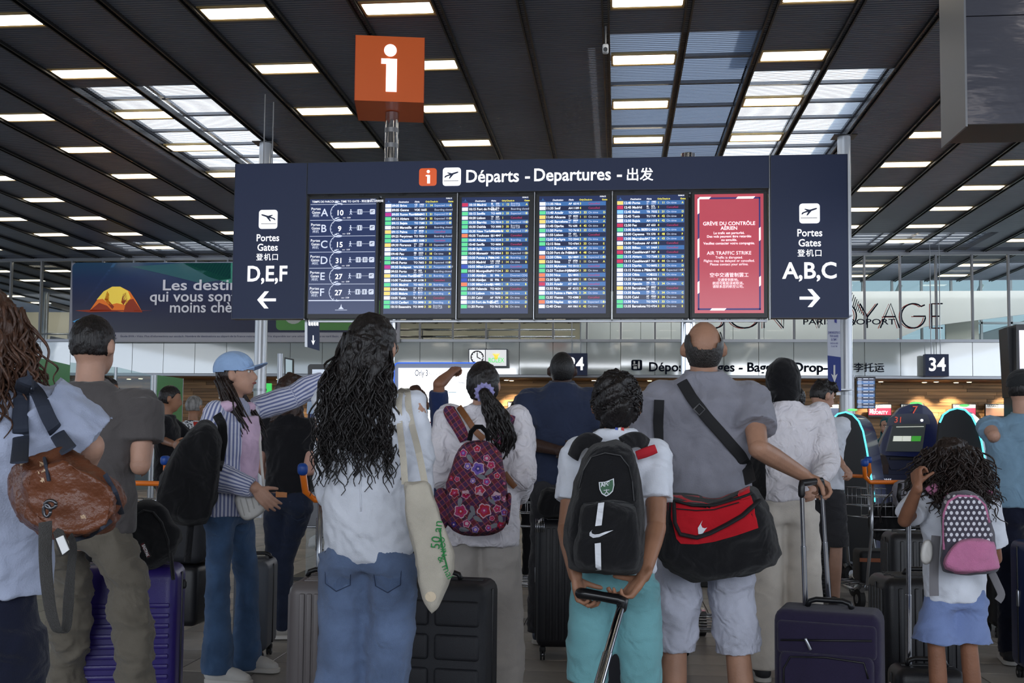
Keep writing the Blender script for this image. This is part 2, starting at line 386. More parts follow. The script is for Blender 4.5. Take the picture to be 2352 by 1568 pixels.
for j in STR:
    for r in range(-6, 22):
        x = jx(j) + JP / 2; y = 11.52 + 1.823 * r
        if r > 9 and (r % 1): continue
        v = CR.transposed() @ (Vector((x, y, HC)) - CP); px = 1176 + F * v.x / -v.z if v.z < 0 else -9999; py = PPY - F * v.y / -v.z
        seen = -v.z > 1 and -120 < px < 2470 and py > -60
        if not seen and not (y < 11.5 and -9 < x < 9 and (r % 2 == 0)): continue
        if y > 38 and x < -13 or outside(x, y): continue
        if seen: cnt[j] = cnt.get(j, 0) + 1; lab_ = 'warm ceiling light, %s from the near end of the %s lit strip from the left' % (W_o[cnt[j] - 1], W_o[STR.index(j)])
        else: lab_ = 'warm ceiling light above and behind the viewpoint, outside the picture'
        if first: l0.location = (x, y, HC - .002); l0['label'] = lab_; first = False
        else: dup(l0, (x, y, HC - .002), label=lab_)
# ---- back wall: timber lower part, glazed upper part
m_wood = mat('timber_plank', (176, 138, 98), rough=.42, var=.35, vs=3, bump=.2, bs=18, spec=.4, stretch=(.25, 3, 7))
def wood_rnd(m):
    nt = m.node_tree; N = nt.nodes; L = nt.links; a = N.new('ShaderNodeAttribute'); a.attribute_name = 'rnd'
    cr = N.new('ShaderNodeValToRGB'); cr.color_ramp.elements[0].color = (.5, .48, .46, 1); cr.color_ramp.elements[1].color = (1.25, 1.2, 1.1, 1); L.new(a.outputs['Fac'], cr.inputs[0])
    bs = N['Principled BSDF']; src = bs.inputs['Base Color'].links[0].from_socket; mx = N.new('ShaderNodeMixRGB'); mx.blend_type = 'MULTIPLY'; mx.inputs[0].default_value = 1
    L.new(src, mx.inputs[1]); L.new(cr.outputs[0], mx.inputs[2]); L.new(mx.outputs[0], bs.inputs['Base Color'])
wood_rnd(m_wood)
XL, XR = -23, 16.5; YT = 29.0                                     # timber wall stands back under the soffit
b = B(); b.box2((XL, YT + .05, 0), (XR, YT + .2, 3.1)); wallb = struct(b.obj('wall_back', mat('timber_backing', (40, 30, 22), rough=.9)))
b = B(); rn = []; z = .02
while z < 2.86:
    x = XL + random.uniform(-1.2, 0)
    while x < XR:
        l = random.uniform(.9, 2.4); a_ = max(x, XL); c_ = min(x + l, XR)
        if c_ > a_: b.box2((a_ + .004, YT - random.uniform(0, .012), z), (c_ - .004, YT + .05, z + .084)); rn.append(random.random())
        x += l
    z += .09
o = b.obj('timber_planking', m_wood, wallb, world=True); o['kind'] = 'stuff'
a = o.data.attributes.new('rnd', 'FLOAT', 'FACE'); a.data.foreach_set('value', np.repeat(rn, 6))
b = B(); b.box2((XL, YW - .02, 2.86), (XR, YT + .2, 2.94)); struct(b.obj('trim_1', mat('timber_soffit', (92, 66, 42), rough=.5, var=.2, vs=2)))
b = B(); b.box2((XL, YW - .06, 2.885), (XR, YW - .02, 2.945)); struct(b.obj('trim_2', m_alu))
# band of pale back-painted glass, panel by panel
def xj(k): return 6.19 + .873 * k
bandw = B(); bandw.box2((XL, YW + .05, 2.94), (XR, YW + .12, 3.84)); band = struct(bandw.obj('wall_glass_band', mat('band_backing', (120, 124, 122), rough=.8)))
pan = B(); pan.box2((-.43, -.02, 0), (.43, .0, .86)); pme = pan.mesh('panel'); pme.materials.append(m_band)
for k in range(-33, 12):
    o = bpy.data.objects.new('panel', pme); COL.objects.link(o); o.parent = band; o.location = Vector((xj(k) + .436, YW + .04, 2.96)) - band.location
    o.rotation_euler = (R(random.uniform(-.12, .12)), 0, R(random.uniform(-.15, .15)))
b = B(); b.box2((XL, YW - .06, 3.80), (XR, YW + .1, 3.87)); struct(b.obj('trim_3', m_alu))
b = B(); b.box2((XL, YW - .04, 6.0), (XR, YW + .08, 6.08)); struct(b.obj('trim_4', m_alud))
gw = B(); gw.box2((XL, YW - .01, 3.87), (XL + .02, YW + .03, 6.0)); glassw = struct(gw.obj('wall_glazed', m_alud))
pn = B(); pn.box2((-.40, -.006, 0), (.40, .006, 2.12)); pnm = pn.mesh('pane'); pnm.materials.append(m_glass)
ml = B(); ml.box2((-.022, -.07, 0), (.022, .03, 2.13)); mlm = ml.mesh('mullion'); mlm.materials.append(m_alud)
for k in range(-33, 12):
    for nm, me_, dx in (('pane', pnm, .436), ('mullion', mlm, 0)):
        o = bpy.data.objects.new(nm, me_); COL.objects.link(o); o.parent = glassw; o.location = Vector((xj(k) + dx, YW, 3.87)) - glassw.location
# behind the glass: concourse with pale walls, rails, columns
b = B(); b.box2((XL, YT + .2, 2.9), (XR, 62, 3.0)); b.box2((XL, YW + .12, 3.72), (XR, YW + 1.6, 3.78)); struct(b.obj('floor_upper', mat('upper_floor', (110, 110, 108), rough=.4)))
b = B(); b.box2((-23, 37.0, 3), (-10.4, 37.2, 5.75)); struct(b.obj('wall_far_left', m_wallp))
b = B(); b.box2((-10.4, 44, 3), (1.4, 44.2, 6.1)); struct(b.obj('wall_far_middle', m_wallp))
fr_ = B(); fr_.box2((-.43, 0, 0), (.43, .04, 2.6)); frm = fr_.mesh('panel'); frm.materials.append(m_frost); b = B(); b.box2((-1.1, 30.9, 3.0), (6.3, 31.1, 5.56)); b.poly([(6.3, 30.9, 3.5), (8.6, 30.9, 4.55), (13.6, 30.9, 5.2), (13.6, 30.9, 5.56), (6.3, 30.9, 5.56)], (0, 1, 0), .2); wfr = struct(b.obj('wall_far_right', m_frost))
for k in range(8):
    o = bpy.data.objects.new('panel', frm); COL.objects.link(o); o.parent = wfr; o.location = Vector((-.65 + .873 * k, 30.84, 2.98)) - wfr.location
b = B()
for k in range(9): b.box2((6.4 + .85 * k, 32.5, 3), (6.46 + .85 * k, 32.6, 6.1))
for z_ in (3.9, 4.8): b.box2((6.4, 32.5, z_), (17.5, 32.6, z_ + .06))
for k in range(3): b.tube([(7.2 + 2.4 * k, 33.4, 3), (8.6 + 2.4 * k, 33.4, 6.1)], .07, n=8)
wx = struct(b.obj('window_20', mat('outer_steel', (150, 158, 164), rough=.5))); b = B(); b.box2((6.4, 32.54, 3), (17.5, 32.56, 6.1)); b.obj('pane', m_glass2, wx, world=True)
b = B(); b.box2((9.3, 31.3, 3.0), (10.2, 31.4, 5.0)); struct(b.obj('wall_far_right_end', mat('far_panel_grey', (160, 162, 154), rough=.4)))
# hall ends
b = B(); b.box2((-24.2, -10, 0), (-24, 62, 2.6)); b.box2((-24.2, -10, 5.7), (-24, 62, 6.6)); struct(b.obj('wall_left', m_wallg))
b = B(); b.box2((17.5, -10, 0), (17.7, 62, .9)); b.box2((17.5, -10, 5.7), (17.7, 62, 6.6)); struct(b.obj('wall_right', m_wallg))
b = B(); b.box2((-24, -10.2, 0), (17.5, -10, .5)); b.box2((-24, -10.2, 5.75), (17.5, -10, 6.6))
for k in range(15): b.box2((-24 + k * 2.95, -10.15, .5), (-23.85 + k * 2.95, -10.0, 5.75))
b.box2((-24, -10.12, 2.9), (17.5, -10.05, 3.02)); b.box2((-24, -10.12, 4.3), (17.5, -10.05, 4.36)); struct(b.obj('wall_rear', m_wallg))
b = B(); b.box2((-24, 61.8, 0), (17.5, 62, 3.4)); struct(b.obj('wall_end', m_wallg))
# columns that meet the louvred ceiling
m_col = mat('column_paint', (196, 199, 204), rough=.3, metal=.35)
for nm, (x, y), k in (('column', (-5.735, 16.69), 0), ('column', (3.52, 16.91), 1)):
    t = thing(nm, ['slender pale round column behind the left end of the departures board', 'slender pale round column behind the right end of the departures board'][k], 'column', (x, y, 0))
    b = B(); b.cyl((0, 0, 0), (0, 0, HC - .02), .1, n=28); b.obj('shaft', m_col, t, smooth=True, auto=True)
    b = B(); b.box((0, 0, HC - .03), (.36, .3, .012)); b.obj('collar_plate', m_rail, t)
    b = B(); b.cyl((0, 0, 2.02), (0, 0, 2.06), .108, n=28); b.box((-.1, -.04, 2.04), (.12, .03, .05)); b.cyl((0, 0, 1.1), (0, 0, 1.16), .106, n=28); b.obj('clamp', m_alu, t, smooth=True, auto=True)
# inside the concourse: columns, handrails, escalator parapet
for k, x in enumerate((-9.85, -7.0, 1.15, -19.2)):
    b = B(); b.cyl((x, 33 if k < 3 else 34, 2.95), (x, 33 if k < 3 else 34, 6.05), .13, n=20); tag(b.obj('column', m_alu, smooth=True, auto=True), ['grey column seen through the glass beside the billboard', 'grey column beyond the upper rails', 'grey column at the pale panels behind the glass', 'grey column in the glazed room at far left'][k], 'column')
def handrail(x0, x1, y, zs, label):
    t = thing('handrail', label, 'handrail', ((x0 + x1) / 2, y, 2.95)); b = B()
    for z in zs: b.tube([(x0, y, z), (x1, y, z)], .03, n=8)
    b.obj('rail', m_chrome, t, world=True, smooth=True)
    x = x0
    while x <= x1 + .01: b = B(); b.cyl((x, y, 2.98), (x, y, max(zs)), .025, n=8); b.obj('post', m_alu, t, world=True, smooth=True); x += 1.9
handrail(-9.4, -1.2, 30.2, (3.55, 3.8, 4.0, 4.2, 4.4), 'stacked horizontal steel rails behind the glass above the clock')
handrail(-20.2, -15.4, 30.4, (3.9, 4.05, 4.3), 'steel rails behind the glass at the far left')
b = B()
for (x0, z0, x1, z1) in ((-20.4, 6.0, -15.6, 4.6), (-20.4, 4.75, -15.4, 3.9)):
    d = unit(np.array([x1 - x0, 0, z1 - z0])); x_, y_, d_ = frame(d, (0, 1, 0)); b.box(((x0 + x1) / 2, 36.6, (z0 + z1) / 2), (.16, .12, math.hypot(x1 - x0, z1 - z0)), np.column_stack([x_, y_, d_]))
struct(b.obj('trim_5', m_rail))
# downlights in the soffit
m_dl = mat('downlight_lens', (255, 225, 170), rough=.3, emit=14)
first = None; DLP = [(1163, 866), (1175, 870), (1364, 868), (1492, 868), (1692, 868), (1819, 868), (2023, 868), (2123, 872), (2150, 868), (2196, 872), (2226, 868), (2320, 872), (256, 863), (296, 869), (323, 867), (259, 873), (510, 866), (1590, 868), (1910, 868), (640, 868), (100, 868), (180, 868)]; DLX = sorted(q[0] for q in DLP)
for k, (px, py) in enumerate(DLP):
    p = atZ(px, py, 2.86) if False else atY(px, py, YT - (.5 if py > 868 else .75)); x, y = p.x, p.y
    lab_ = 'small round warm downlight in the timber soffit, %s from the left' % W_o[DLX.index(px)]
    if first is None:
        t = thing('downlight', lab_, 'downlight', (x, y, 2.855), 0, 'downlights over the check in desks'); first = t
        b = B(); b.cyl((0, 0, -.008), (0, 0, .004), .075, n=16); b.obj('trim_ring', m_white, t); b = B(); b.cyl((0, 0, -.012), (0, 0, -.006), .055, n=16); b.obj('lens', m_dl, t)
    else: t = dup(first, (x, y, 2.855), label=lab_)
    l = bpy.data.lights.new('downlight_lamp', 'SPOT'); l.energy = 85; l.spot_size = R(75); l.spot_blend = .6; l.color = (1, .82, .58); l.shadow_soft_size = .04
    o = bpy.data.objects.new('downlight_lamp', l); COL.objects.link(o); o.parent = t; o.location = (0, 0, -.03); o.rotation_euler = (R(22), 0, 0)
# ================================================================ DEPARTURES BOARD
YB = 11.1
m_navy = mat('sign_navy', (52, 61, 90), rough=.45, spec=.3); m_signw = glow('sign_white', (250, 250, 250), .9); m_orange = mat('sign_orange', (232, 96, 44), rough=.4, emit=.35)
m_edge = mat('sign_edge', (70, 74, 84), rough=.35, metal=.7)
def bx(px, py=585): return atY(px, py, YB).x
def bz(py, px=1236): return atY(px, py, YB).z
def plane_icon(b, cx, cz, s, y, flip=False, mi=0, bar=True):
    P = [(-.42, -.02), (-.36, -.05), (-.16, .0), (-.02, -.16), (.05, -.15), (.02, .0), (.26, .1), (.36, .17), (.38, .22), (.32, .23), (.18, .19), (-.02, .12), (-.3, .24), (-.36, .22), (-.18, .08), (-.3, .04)]
    P = [(-.43, -.06), (-.39, -.09), (-.1, -.03), (.1, -.2), (.17, -.19), (.09, .02), (.36, .16), (.4, .21), (.34, .24), (.2, .2), (0, .1), (-.2, .2), (-.26, .18), (-.15, .04), (-.3, -.02), (-.37, .05), (-.41, .04)]
    P = [(-.40, .02), (-.36, -.02), (-.20, .02), (-.05, .06), (-.20, .21), (-.14, .23), (.12, .13), (.30, .21), (.38, .22), (.38, .17), (.28, .10), (.08, .01), (-.02, -.14), (-.07, -.15), (-.06, -.02), (-.26, -.05), (-.34, .0)]
    P = [(-.42, .0), (-.37, -.03), (-.3, .0), (-.22, -.1), (-.16, -.09), (-.1, -.01), (.12, -.13)][:0] or [(-.38, .0), (-.42, -.09), (-.37, -.1), (-.28, -.03), (-.08, .03), (-.17, -.15), (-.1, -.15), (.1, .08), (.33, .16), (.39, .21), (.34, .24), (.24, .22), (.0, .15), (-.22, .2), (-.28, .18), (-.14, .1), (-.32, .03)]
    k = -1 if flip else 1
    b.poly([(cx + k * u * s, y, cz + (v + .04) * s) for u, v in P], (0, -1, 0), .003, mi)
    if bar: b.box((cx - .04 * s * (-1 if flip else 1), y - .0015, cz - .24 * s), (.84 * s, .003, .028 * s), mi=mi)
def sign_box(name, label, x0, x1, z0, z1, t=.14, cat='sign'):
    th = thing(name, label, cat, ((x0 + x1) / 2, YB, z0))
    b = B(); b.box2((x0, YB, z0), (x1, YB + t, z1)); b.obj('body', m_navy, th, world=True)
    b = B(); e = .004
    for a_, c_ in (((x0 - e, YB - .004, z0 - e), (x0, YB + t, z1 + e)), ((x1, YB - .004, z0 - e), (x1 + e, YB + t, z1 + e)), ((x0, YB - .004, z0 - e), (x1, YB + t, z0)), ((x0, YB - .004, z1), (x1, YB + t, z1 + e))): b.box2(a_, c_)
    b.obj('edge_frame', m_edge, th, world=True); return th
def FM(x, z, y=None): return face_M((x, (YB if y is None else y) - .003, z))
# header
x0, x1 = bx(707, 405), bx(1766, 405); z0, z1 = bz(438), bz(366)
hd = sign_box('header_sign', 'long navy header sign reading Départs - Departures above the flight screens', x0, x1, z0, z1)
zc = bz(403); 
b = B(); b.rbox((bx(983, 403), YB - .004, zc), (.19, .19, .008), .03, rot=[[1, 0, 0], [0, 0, -1], [0, 1, 0]], bz=.001); b.obj('orange_pictogram', m_orange, hd, world=True)
b = B(); b.rbox((bx(1038, 403), YB - .004, zc), (.195, .195, .008), .03, rot=[[1, 0, 0], [0, 0, -1], [0, 1, 0]], bz=.001); b.obj('pictogram_plate', m_signw, hd, world=True)
b = B(); plane_icon(b, bx(1038, 403), zc, .19, YB - .009); b.obj('plane_pictogram', m_navy, hd, world=True)
b = B(); cx = bx(984, 403); b.cyl((cx, YB - .008, zc + .058), (cx, YB - .011, zc + .058), .017, n=20); b.box((cx + .004, YB - .0095, zc - .025), (.03, .003, .09)); b.box((cx - .012, YB - .0095, zc + .014), (.03, .003, .013)); b.obj('letter_i', m_signw, hd, world=True)
t = T(); t.put('Départs', .19, FM(bx(1071, 403), zc - .062), bold=.016, fit=bx(1192, 403) - bx(1071, 403)); t.put('-', .19, FM(bx(1205, 403), zc - .062), bold=.016); t.put('Departures', .19, FM(bx(1227, 403), zc - .058), bold=.016, fit=bx(1403, 403) - bx(1227, 403)); t.put('-', .19, FM(bx(1416, 403), zc - .058), bold=.016); t.put('出发', .145, FM(bx(1437, 403), zc - .058), bold=.012); t.b.obj('lettering', m_signw, hd, world=True)
# gate panels
for (pa, pb, za, zb, lab, letters, flip) in ((530, 698, 730, 374, 'tall navy gate sign reading D,E,F with arrow pointing left', 'D,E,F', True), (1772, 1948, 729, 359, 'tall navy gate sign reading A,B,C with arrow pointing right', 'A,B,C', False)):
    x0, x1 = bx(pa + (3 if flip else 0), 700), bx(pb, 700 if flip else 600); cx = bx(614 if flip else 1860, 600)
    zz = lambda p: bz(p)
    th = sign_box('gate_sign', lab, x0, x1, zz(730), zz(366))
    b = B(); iz = zz(497); b.rbox((cx, YB - .004, iz), (.205, .205, .008), .03, rot=[[1, 0, 0], [0, 0, -1], [0, 1, 0]], bz=.001); b.obj('pictogram_plate', m_signw, th, world=True)
    b = B(); plane_icon(b, cx, iz, .2, YB - .009, flip); b.obj('plane_pictogram', m_navy, th, world=True)
    t = T(); t.put('Portes', .108, FM(cx, zz(548)), bold=.012, align='CENTER', fit=.25); t.put('Gates', .108, FM(cx, zz(570.5)), bold=.012, align='CENTER', fit=.225)
    t.put('登机口', .08, FM(cx, zz(592)), bold=.006, align='CENTER', spacing=1.15); t.put(letters, .235, FM(cx, zz(642)), bold=.02, align='CENTER', fit=.44 if flip else .545); t.b.obj('lettering', m_signw, th, world=True)
    k = -1 if flip else 1; az = zz(686.5); b = B()
    b.box((cx - k * .02, YB - .003, az), (.17, .006, .03))
    A = [(.1, 0), (.02, .092), (-.025, .092), (.05, 0), (-.025, -.092), (.02, -.092)]
    b.poly([(cx + k * u, YB - .0, az + v) for u, v in A], (0, -1, 0), .006); b.obj('arrow', m_signw, th, world=True)
# screens
m_bez = mat('screen_bezel', (13, 14, 18), rough=.35); m_s0 = mat('screen_blue', (50, 62, 100), rough=.15, emit=.4, spec=.3); m_s1 = mat('screen_row', (72, 118, 176), rough=.15, emit=.5, spec=.4); m_s2 = mat('screen_row_dark', (46, 54, 84), rough=.15, emit=.4, spec=.4)
m_tw = glow('screen_text', (245, 246, 250), .85); m_ty = glow('screen_text_yellow', (245, 232, 90), .8); m_tr = glow('screen_text_red', (190, 40, 90), .6); m_tg = glow('screen_text_grey', (205, 212, 228), .7)
LG = {'g': (90, 205, 140), 'w': (225, 228, 240), 'y': (240, 205, 110), 'm': (175, 40, 130), 'r': (190, 40, 80), 'o': (225, 120, 80), 'b': (40, 70, 170), 'c': (130, 190, 240)}
LK = list(LG); LM = [glow('logo_' + k, LG[k], .75) for k in LK]
FL = [
 "w09:05 Brive|CE|1932/AF|7010|1|14|Expected 14:15|A;w09:05 Genne|VOE 1665||1||Boarding closed|;m09:05 Rome Fiumicino|W4|6062|2|21|Expected 09:59|B;g09:15 Algiers|TO|7264|3|35|Expected 10:55|D;g09:15 Bejaia|TO|7280|3|33|Expected 10:01|D;w09:15 Marseille|AF|6004|3||Boarding closed|;y09:15 Palma|VY|8938/IB|5274|1||Cancelled|;g09:25 Perpignan|TO|7054|3||Boarding closed|;g09:25 Thessaloniki|TO|3588|3||Cancelled|;y09:30 Florence|VY|1503/IB|5017|1|11|Expected 10:43|A;w09:35 Figari|XK|751|3|34|Expected 12:00|C;w09:40 Pau|BB|6410/AF|4026|1|18|On time|B;g09:45 Palma|TO|4754|3|33|On time|E;g09:45 Porto|TO|7602|3|33|Expected 10:04|E;m09:50 Budapest|W6|2368|2|21|Postponed 05/07|B;w09:55 Porto|TP|433/AD|7300|1||Boarding closed|;y09:55 Rome Fiumicino|VY|6250/LA|5792|1|11|Boarding|A;w10:00 Toulouse|AF|6106|3||Cancelled|;g10:05 Madrid|TO|4632|3|33|Boarding|C;y10:05 Malaga|VY|8173/IB|5216|1||Boarding closed|;y10:05 Malaga|VY|8171/IB|5212|1|11|Boarding|A;w10:05 Tunis|TU|717|4||Cancelled|;g10:10 Cagliari|TO|3898|3|33|Boarding|E;g10:10 Essaouira|TO|3040|3|33|Boarding/Final Call|D",
 "r10:10 Madrid|IB|570/QR|5086|1|12|Boarding/Final Call|A;w10:15 Fort de France|TX|516/CAJ|516|4||Boarding closed|;g10:15 Seville|TO|4600|3|33|Expected 11:05|E;w10:20 Lisbon|TP|429/S4|8265|1||Cancelled|;g10:30 Biarritz|TO|7014|3|33|Expected 10:50|C;g10:30 Dakhla|TO|3000|3|35|Boarding/Final Call|D;c10:30 New York-Newark|BO|100|4|43|Expected 11:00|F;o10:35 Toulouse|EJU|4847|1||Cancelled|;g10:40 Athens|TO|3534|3|33|Boarding|E;g10:40 Sevilla|TO|4606|3||Cancelled|;g10:40 Split|TO|4214|3|33|Boarding|E;g10:50 Monastir|TO|8964|3|33|Expected 11:10|D;w10:50 Pointe a Pitre|TX|540|4|48|Boarding|F;w10:55 Madrid|UX|1028/AM|6938|1|14|On time|B;b10:55 Milan-Linate|AZ|331|2||Cancelled|;g10:55 Montpellier|TO|7134|3|33|On time|E;b11:00 Abidjan|SS|996|4||Diverted CDG|;b11:00 Abidjan|SS|996|4||Diverted CDG|;o11:00 Milan-Linate|EJU|4882|1|18|On time|B;g11:00 Valencia|TO|4624|3||Cancelled|;g11:10 Lisbon|TO|7644|3|33|On time|E;w11:30 Calvi|AF|7570|3|34|On time|C;w11:30 Fort de France|AF|642/KL|2264|3|34|On time|D;g11:30 Porto|TO|7612|3|33|On time|E",
 "w11:35 Nice|AF|6210|3||Cancelled|;w11:35 Setif|AH|1109|4||Cancelled|;g11:40 Agadir|TO|3004|3|33|On time|D;y11:45 Alicante|VY|8332/IB|5254|1|11|On time|A;y11:45 Barcelona|VY|8009/IB|5191|1|11|On time|A;w11:45 Djerba|TU|635|4|42|On time|F;g11:50 Porto|TO|7618|3|33|On time|C;w11:55 Lisbon|TP|431/AD|7160|1||Cancelled|;g12:05 Kerkyra|TO|3544|3|33|On time|E;g12:15 Ibiza|TO|4764|3|33|On time|E;b12:15 Pointe a Pitre|SS|926|4|47|On time|F;w12:20 Fort de France|TX|510|4|48|On time|F;o12:20 Olbia|EJU|4809|1|16|Expected 12:53|B;y12:25 Ibiza|VY|6936/IB|5176|1|11|On time|A;g12:25 Mykonos|TO|3512|3||Cancelled|;g12:25 Toulon-Hyères|TO|7024|3|33|On time|C;o12:30 Nice|EJU|4855|1||Cancelled|;o12:30 Split|EJU|4893|1|18|On time|B;r12:35 Agadir|AT|665|4||Cancelled|;w12:35 Nice|AF|6212|3|34|On time|C;w12:35 Pointe a Pitre|AF|770|3|34|On time|D;g12:35 Vienne|TO|4388|3||Cancelled|;o12:40 Naples|EJU|4821|1|16|Expected 12:56|B;w12:40 Oran|AH|1061|4|42|On time|F",
 "y12:40 Porto|VY|1985/IB|5034|1|11|On time|A;r12:45 Madrid|IB|572/AA|8769|1||Cancelled|;c12:45 Rabat|TB|7532|2|21|On time|D;w12:45 Tunis|TU|719|4|42|On time|F;w12:50 Bejaia|AH|1113|4|42|On time|F;r12:50 Fes|AT|653|4||Cancelled|;g13:00 Berlin BER|TO|4064|3|33|On time|E;w13:00 Cayenne|TX|570|4|48|On time|F;r13:00 Marrakech|AT|749|4|43|On time|F;w13:00 Toulouse|AF|6108|3||Cancelled|;y13:05 Bilbao|VY|5469|1||Cancelled|;r13:05 Casablanca|AT|767|4||Cancelled|;g13:15 Algiers|TO|7268|3|33|On time|D;r13:15 Casablanca|AT|761|4|44|On time|F;g13:15 Djerba|TO|8602|3|33|On time|D;w13:15 Pointe a Pitre|TX|542|4|48|Expected 14:15|F;w13:20 Olbia|VOE|2222|1|16|On time|A;w13:25 Verona|VOE|1785|1||Cancelled|;w13:30 Ajaccio|XK|773/AF|4456|3|34|On time|C;y13:30 Barcelona|VY|8007/IB|5189|1||Cancelled|;w13:30 Bastia|XK|783/AF|4463|3|34|On time|C;w13:30 Calvi|AF|4260/XK|1330|3|34|On time|C;g13:30 Faro|TO|7674|3|33|On time|E;g13:35 Barcelona|TO|4754|3|33|On time|E"]
SC = [(704, 867, 708, 861), (873, 1047, 881, 1037), (1050, 1225, 1058, 1213), (1228, 1404, 1237, 1392), (1408, 1583, 1416, 1573), (1588, 1765, 1596, 1755)]
LB = ['portrait screen listing walking times to gates A to F, leftmost on the board', 'portrait flight screen starting 09:05 Brive, second from left', 'portrait flight screen starting 10:10 Madrid, third from left', 'portrait flight screen starting 11:35 Nice, fourth from left', 'portrait flight screen starting 12:40 Porto, fifth from left', 'portrait screen with red air traffic strike notice, rightmost on the board']
YS = YB + .03
for k, (ca, cb, sa, sb) in enumerate(SC):
    X0, X1, x0, x1 = bx(ca), bx(cb), bx(sa), bx(sb); Z0, Z1, z0, z1 = bz(730), bz(443), bz(719), bz(449.5); W = x1 - x0; Hh = z1 - z0
    th = thing('flight_screen', LB[k], 'screen', ((X0 + X1) / 2, YS, Z0), group='portrait screens of the departures board')
    b = B(); b.rbox(((X0 + X1) / 2, YS + .055, (Z0 + Z1) / 2), (X1 - X0, .1, Z1 - Z0), .006, seg=1, bz=.004); 
    for u in (.25, .75): b.box((X0 + (X1 - X0) * u, YS + .02, Z1 + .003), (.05, .03, .008))
    b.box((x1 - .3 * W, YS, Z0 + .016), (.05, .006, .006)); b.obj('casing', m_bez, th, world=True)
    b = B(); b.box2((x0, YS - .001, z0), (x1, YS + .01, z1))
    if k == 5: msc = mat('screen_red', (190, 78, 92), rough=.15, emit=.5, spec=.4)
    else: msc = m_s0
    sc_ = b.obj('screen', msc, th, world=True); Y = YS - .002
    def M_(u, v): return face_M((x0 + u * W, Y - .002, z0 + (1 - v) * Hh))
    if 1 <= k <= 4:
        rows = FL[k - 1].split(';'); br = B(); tt = T(); lg = B(); p = .0380
        for i, rw in enumerate(rows):
            v = .0655 + p * i; zc = z0 + (1 - v) * Hh; hh = p * Hh * .92
            br.box((x0 + W / 2, Y, zc), (W * .985, .002, hh), mi=0 if i % 2 == 0 else 1)
            f = rw[1:].split('|'); lg.box((x0 + W * .052, Y - .0015, zc), (W * .09, .002, hh * .86), mi=LK.index(rw[0])); 
            s_ = .0355
            tt.put(f[0], s_, M_(.105, v + .010), bold=.02)
            c1, c2 = f[1].split('/') if '/' in f[1] else (f[1], None); 
            n1 = f[2].split('/')
            if len(n1) > 1:
                tt.put(c1, s_ * .72, M_(.44, v), bold=.02); tt.put(n1[0], s_ * .72, M_(.51, v), bold=.02); tt.put(n1[1], s_ * .66, M_(.44, v + .0165), mi=3); tt.put(f[3], s_ * .66, M_(.51, v + .0165), mi=3); f.pop(3)
            else: tt.put(c1, s_ * .85, M_(.44, v + .009), bold=.02); tt.put(f[2], s_ * .85, M_(.51, v + .009), bold=.02)
            tt.put(f[3], s_ * .9, M_(.605, v + .009), mi=1, bold=.02); tt.put(f[4], s_ * .9, M_(.665, v + .009), mi=1, bold=.02)
            st = f[5]; mi_ = 2 if st == 'Cancelled' else 3
            if '/' in st and 'Final' in st:
                a_, c_ = st.split('/'); tt.put(a_, s_ * .75, M_(.735, v), mi=3); tt.put(c_, s_ * .75, M_(.735, v + .0165), mi=3)
            else: tt.put(st, s_ * .85, M_(.735, v + .009), mi=mi_)
            tt.put(f[6], s_ * .85, M_(.955, v + .009), mi=1, bold=.02)
        lgw = B()
        for u, s__ in ((.2, 'Destination'), (.44, 'Flight')): tt.put(s__, .024, M_(u, .04), bold=.02, shear=.2)
        for u, s__ in ((.6, 'Orly'), (.665, 'Check-in'), (.935, 'Gates')): tt.put(s__, .024, M_(u, .04), mi=1, bold=.02)
        tt.put('10:06:31', .02, M_(.9, .012), bold=.02)
        br.poly([(x0 + W * u, Y - .001, z0 + (1 - v) * Hh) for u, v in ((.055, .012), (.06, .026), (.075, .034), (.035, .034), (.05, .026))], (0, -1, 0), .001, mi=2); br.box((x0 + W * .05, Y - .001, z0 + (1 - .039) * Hh), (W * .08, .002, .003), mi=2)
        br.obj('table_rows', [m_s1, m_s2, m_s1], sc_, world=True); lg.obj('airline_logos', LM, sc_, world=True); tt.b.obj('lettering', [m_tw, m_ty, m_tr, m_tg], sc_, world=True)
    elif k == 0:
        br = B(); tt = T(); ic = B(); tt.put('TEMPS DE PARCOURS - TIME TO GATE - 到达登机口的时间', .03, M_(.03, .031), bold=.01); tt.put('10:06:31', .016, M_(.91, .011))
        D = [('A', '10', 0), ('B', '9', 0), ('C', '15', 0), ('D', '31', 1), ('E', '27', 0), ('F', '27', 1)]
        for i, (g, n_, ex) in enumerate(D):
            v = .115 + .139 * i; zc = z0 + (1 - v) * Hh; br.box((x0 + W / 2, Y, z0 + (1 - (v - .0685)) * Hh), (W * .985, .002, .004), mi=0)
            tt.put('Portes', .04, M_(.02, v - .02), bold=.004); tt.put('Gates', .04, M_(.03, v + .011), bold=.004); tt.put('闸机', .036, M_(.045, v + .04), mi=1)
            tt.put(g, .115, M_(.17, v + .034), bold=.012, mi=1); tt.put(n_, .08, M_(.455, v + .028), bold=.02, align='CENTER'); tt.put('min · 分钟', .02, M_(.5, v + .056))
            cx = x0 + W * .44; R_ = W * .125; pts = [(cx + R_ * math.cos(R(a)), Y - .002, zc - .005 + R_ * 1.02 * math.sin(R(a))) for a in range(70, 290, 12)]; ic.tube(pts, .0035, n=4)
            pts = [(cx + R_ * .98 * math.cos(R(a)), Y - .002, zc + R_ * 1.0 * math.sin(R(a))) for a in range(66, 110, 11)]; ic.tube(pts, .008, n=4); ic.box((cx - .03, Y - .002, zc + R_ + .012), (.025, .002, .012)); ic.box((cx - .01, Y - .002, zc + R_ + .022), (.03, .002, .006))
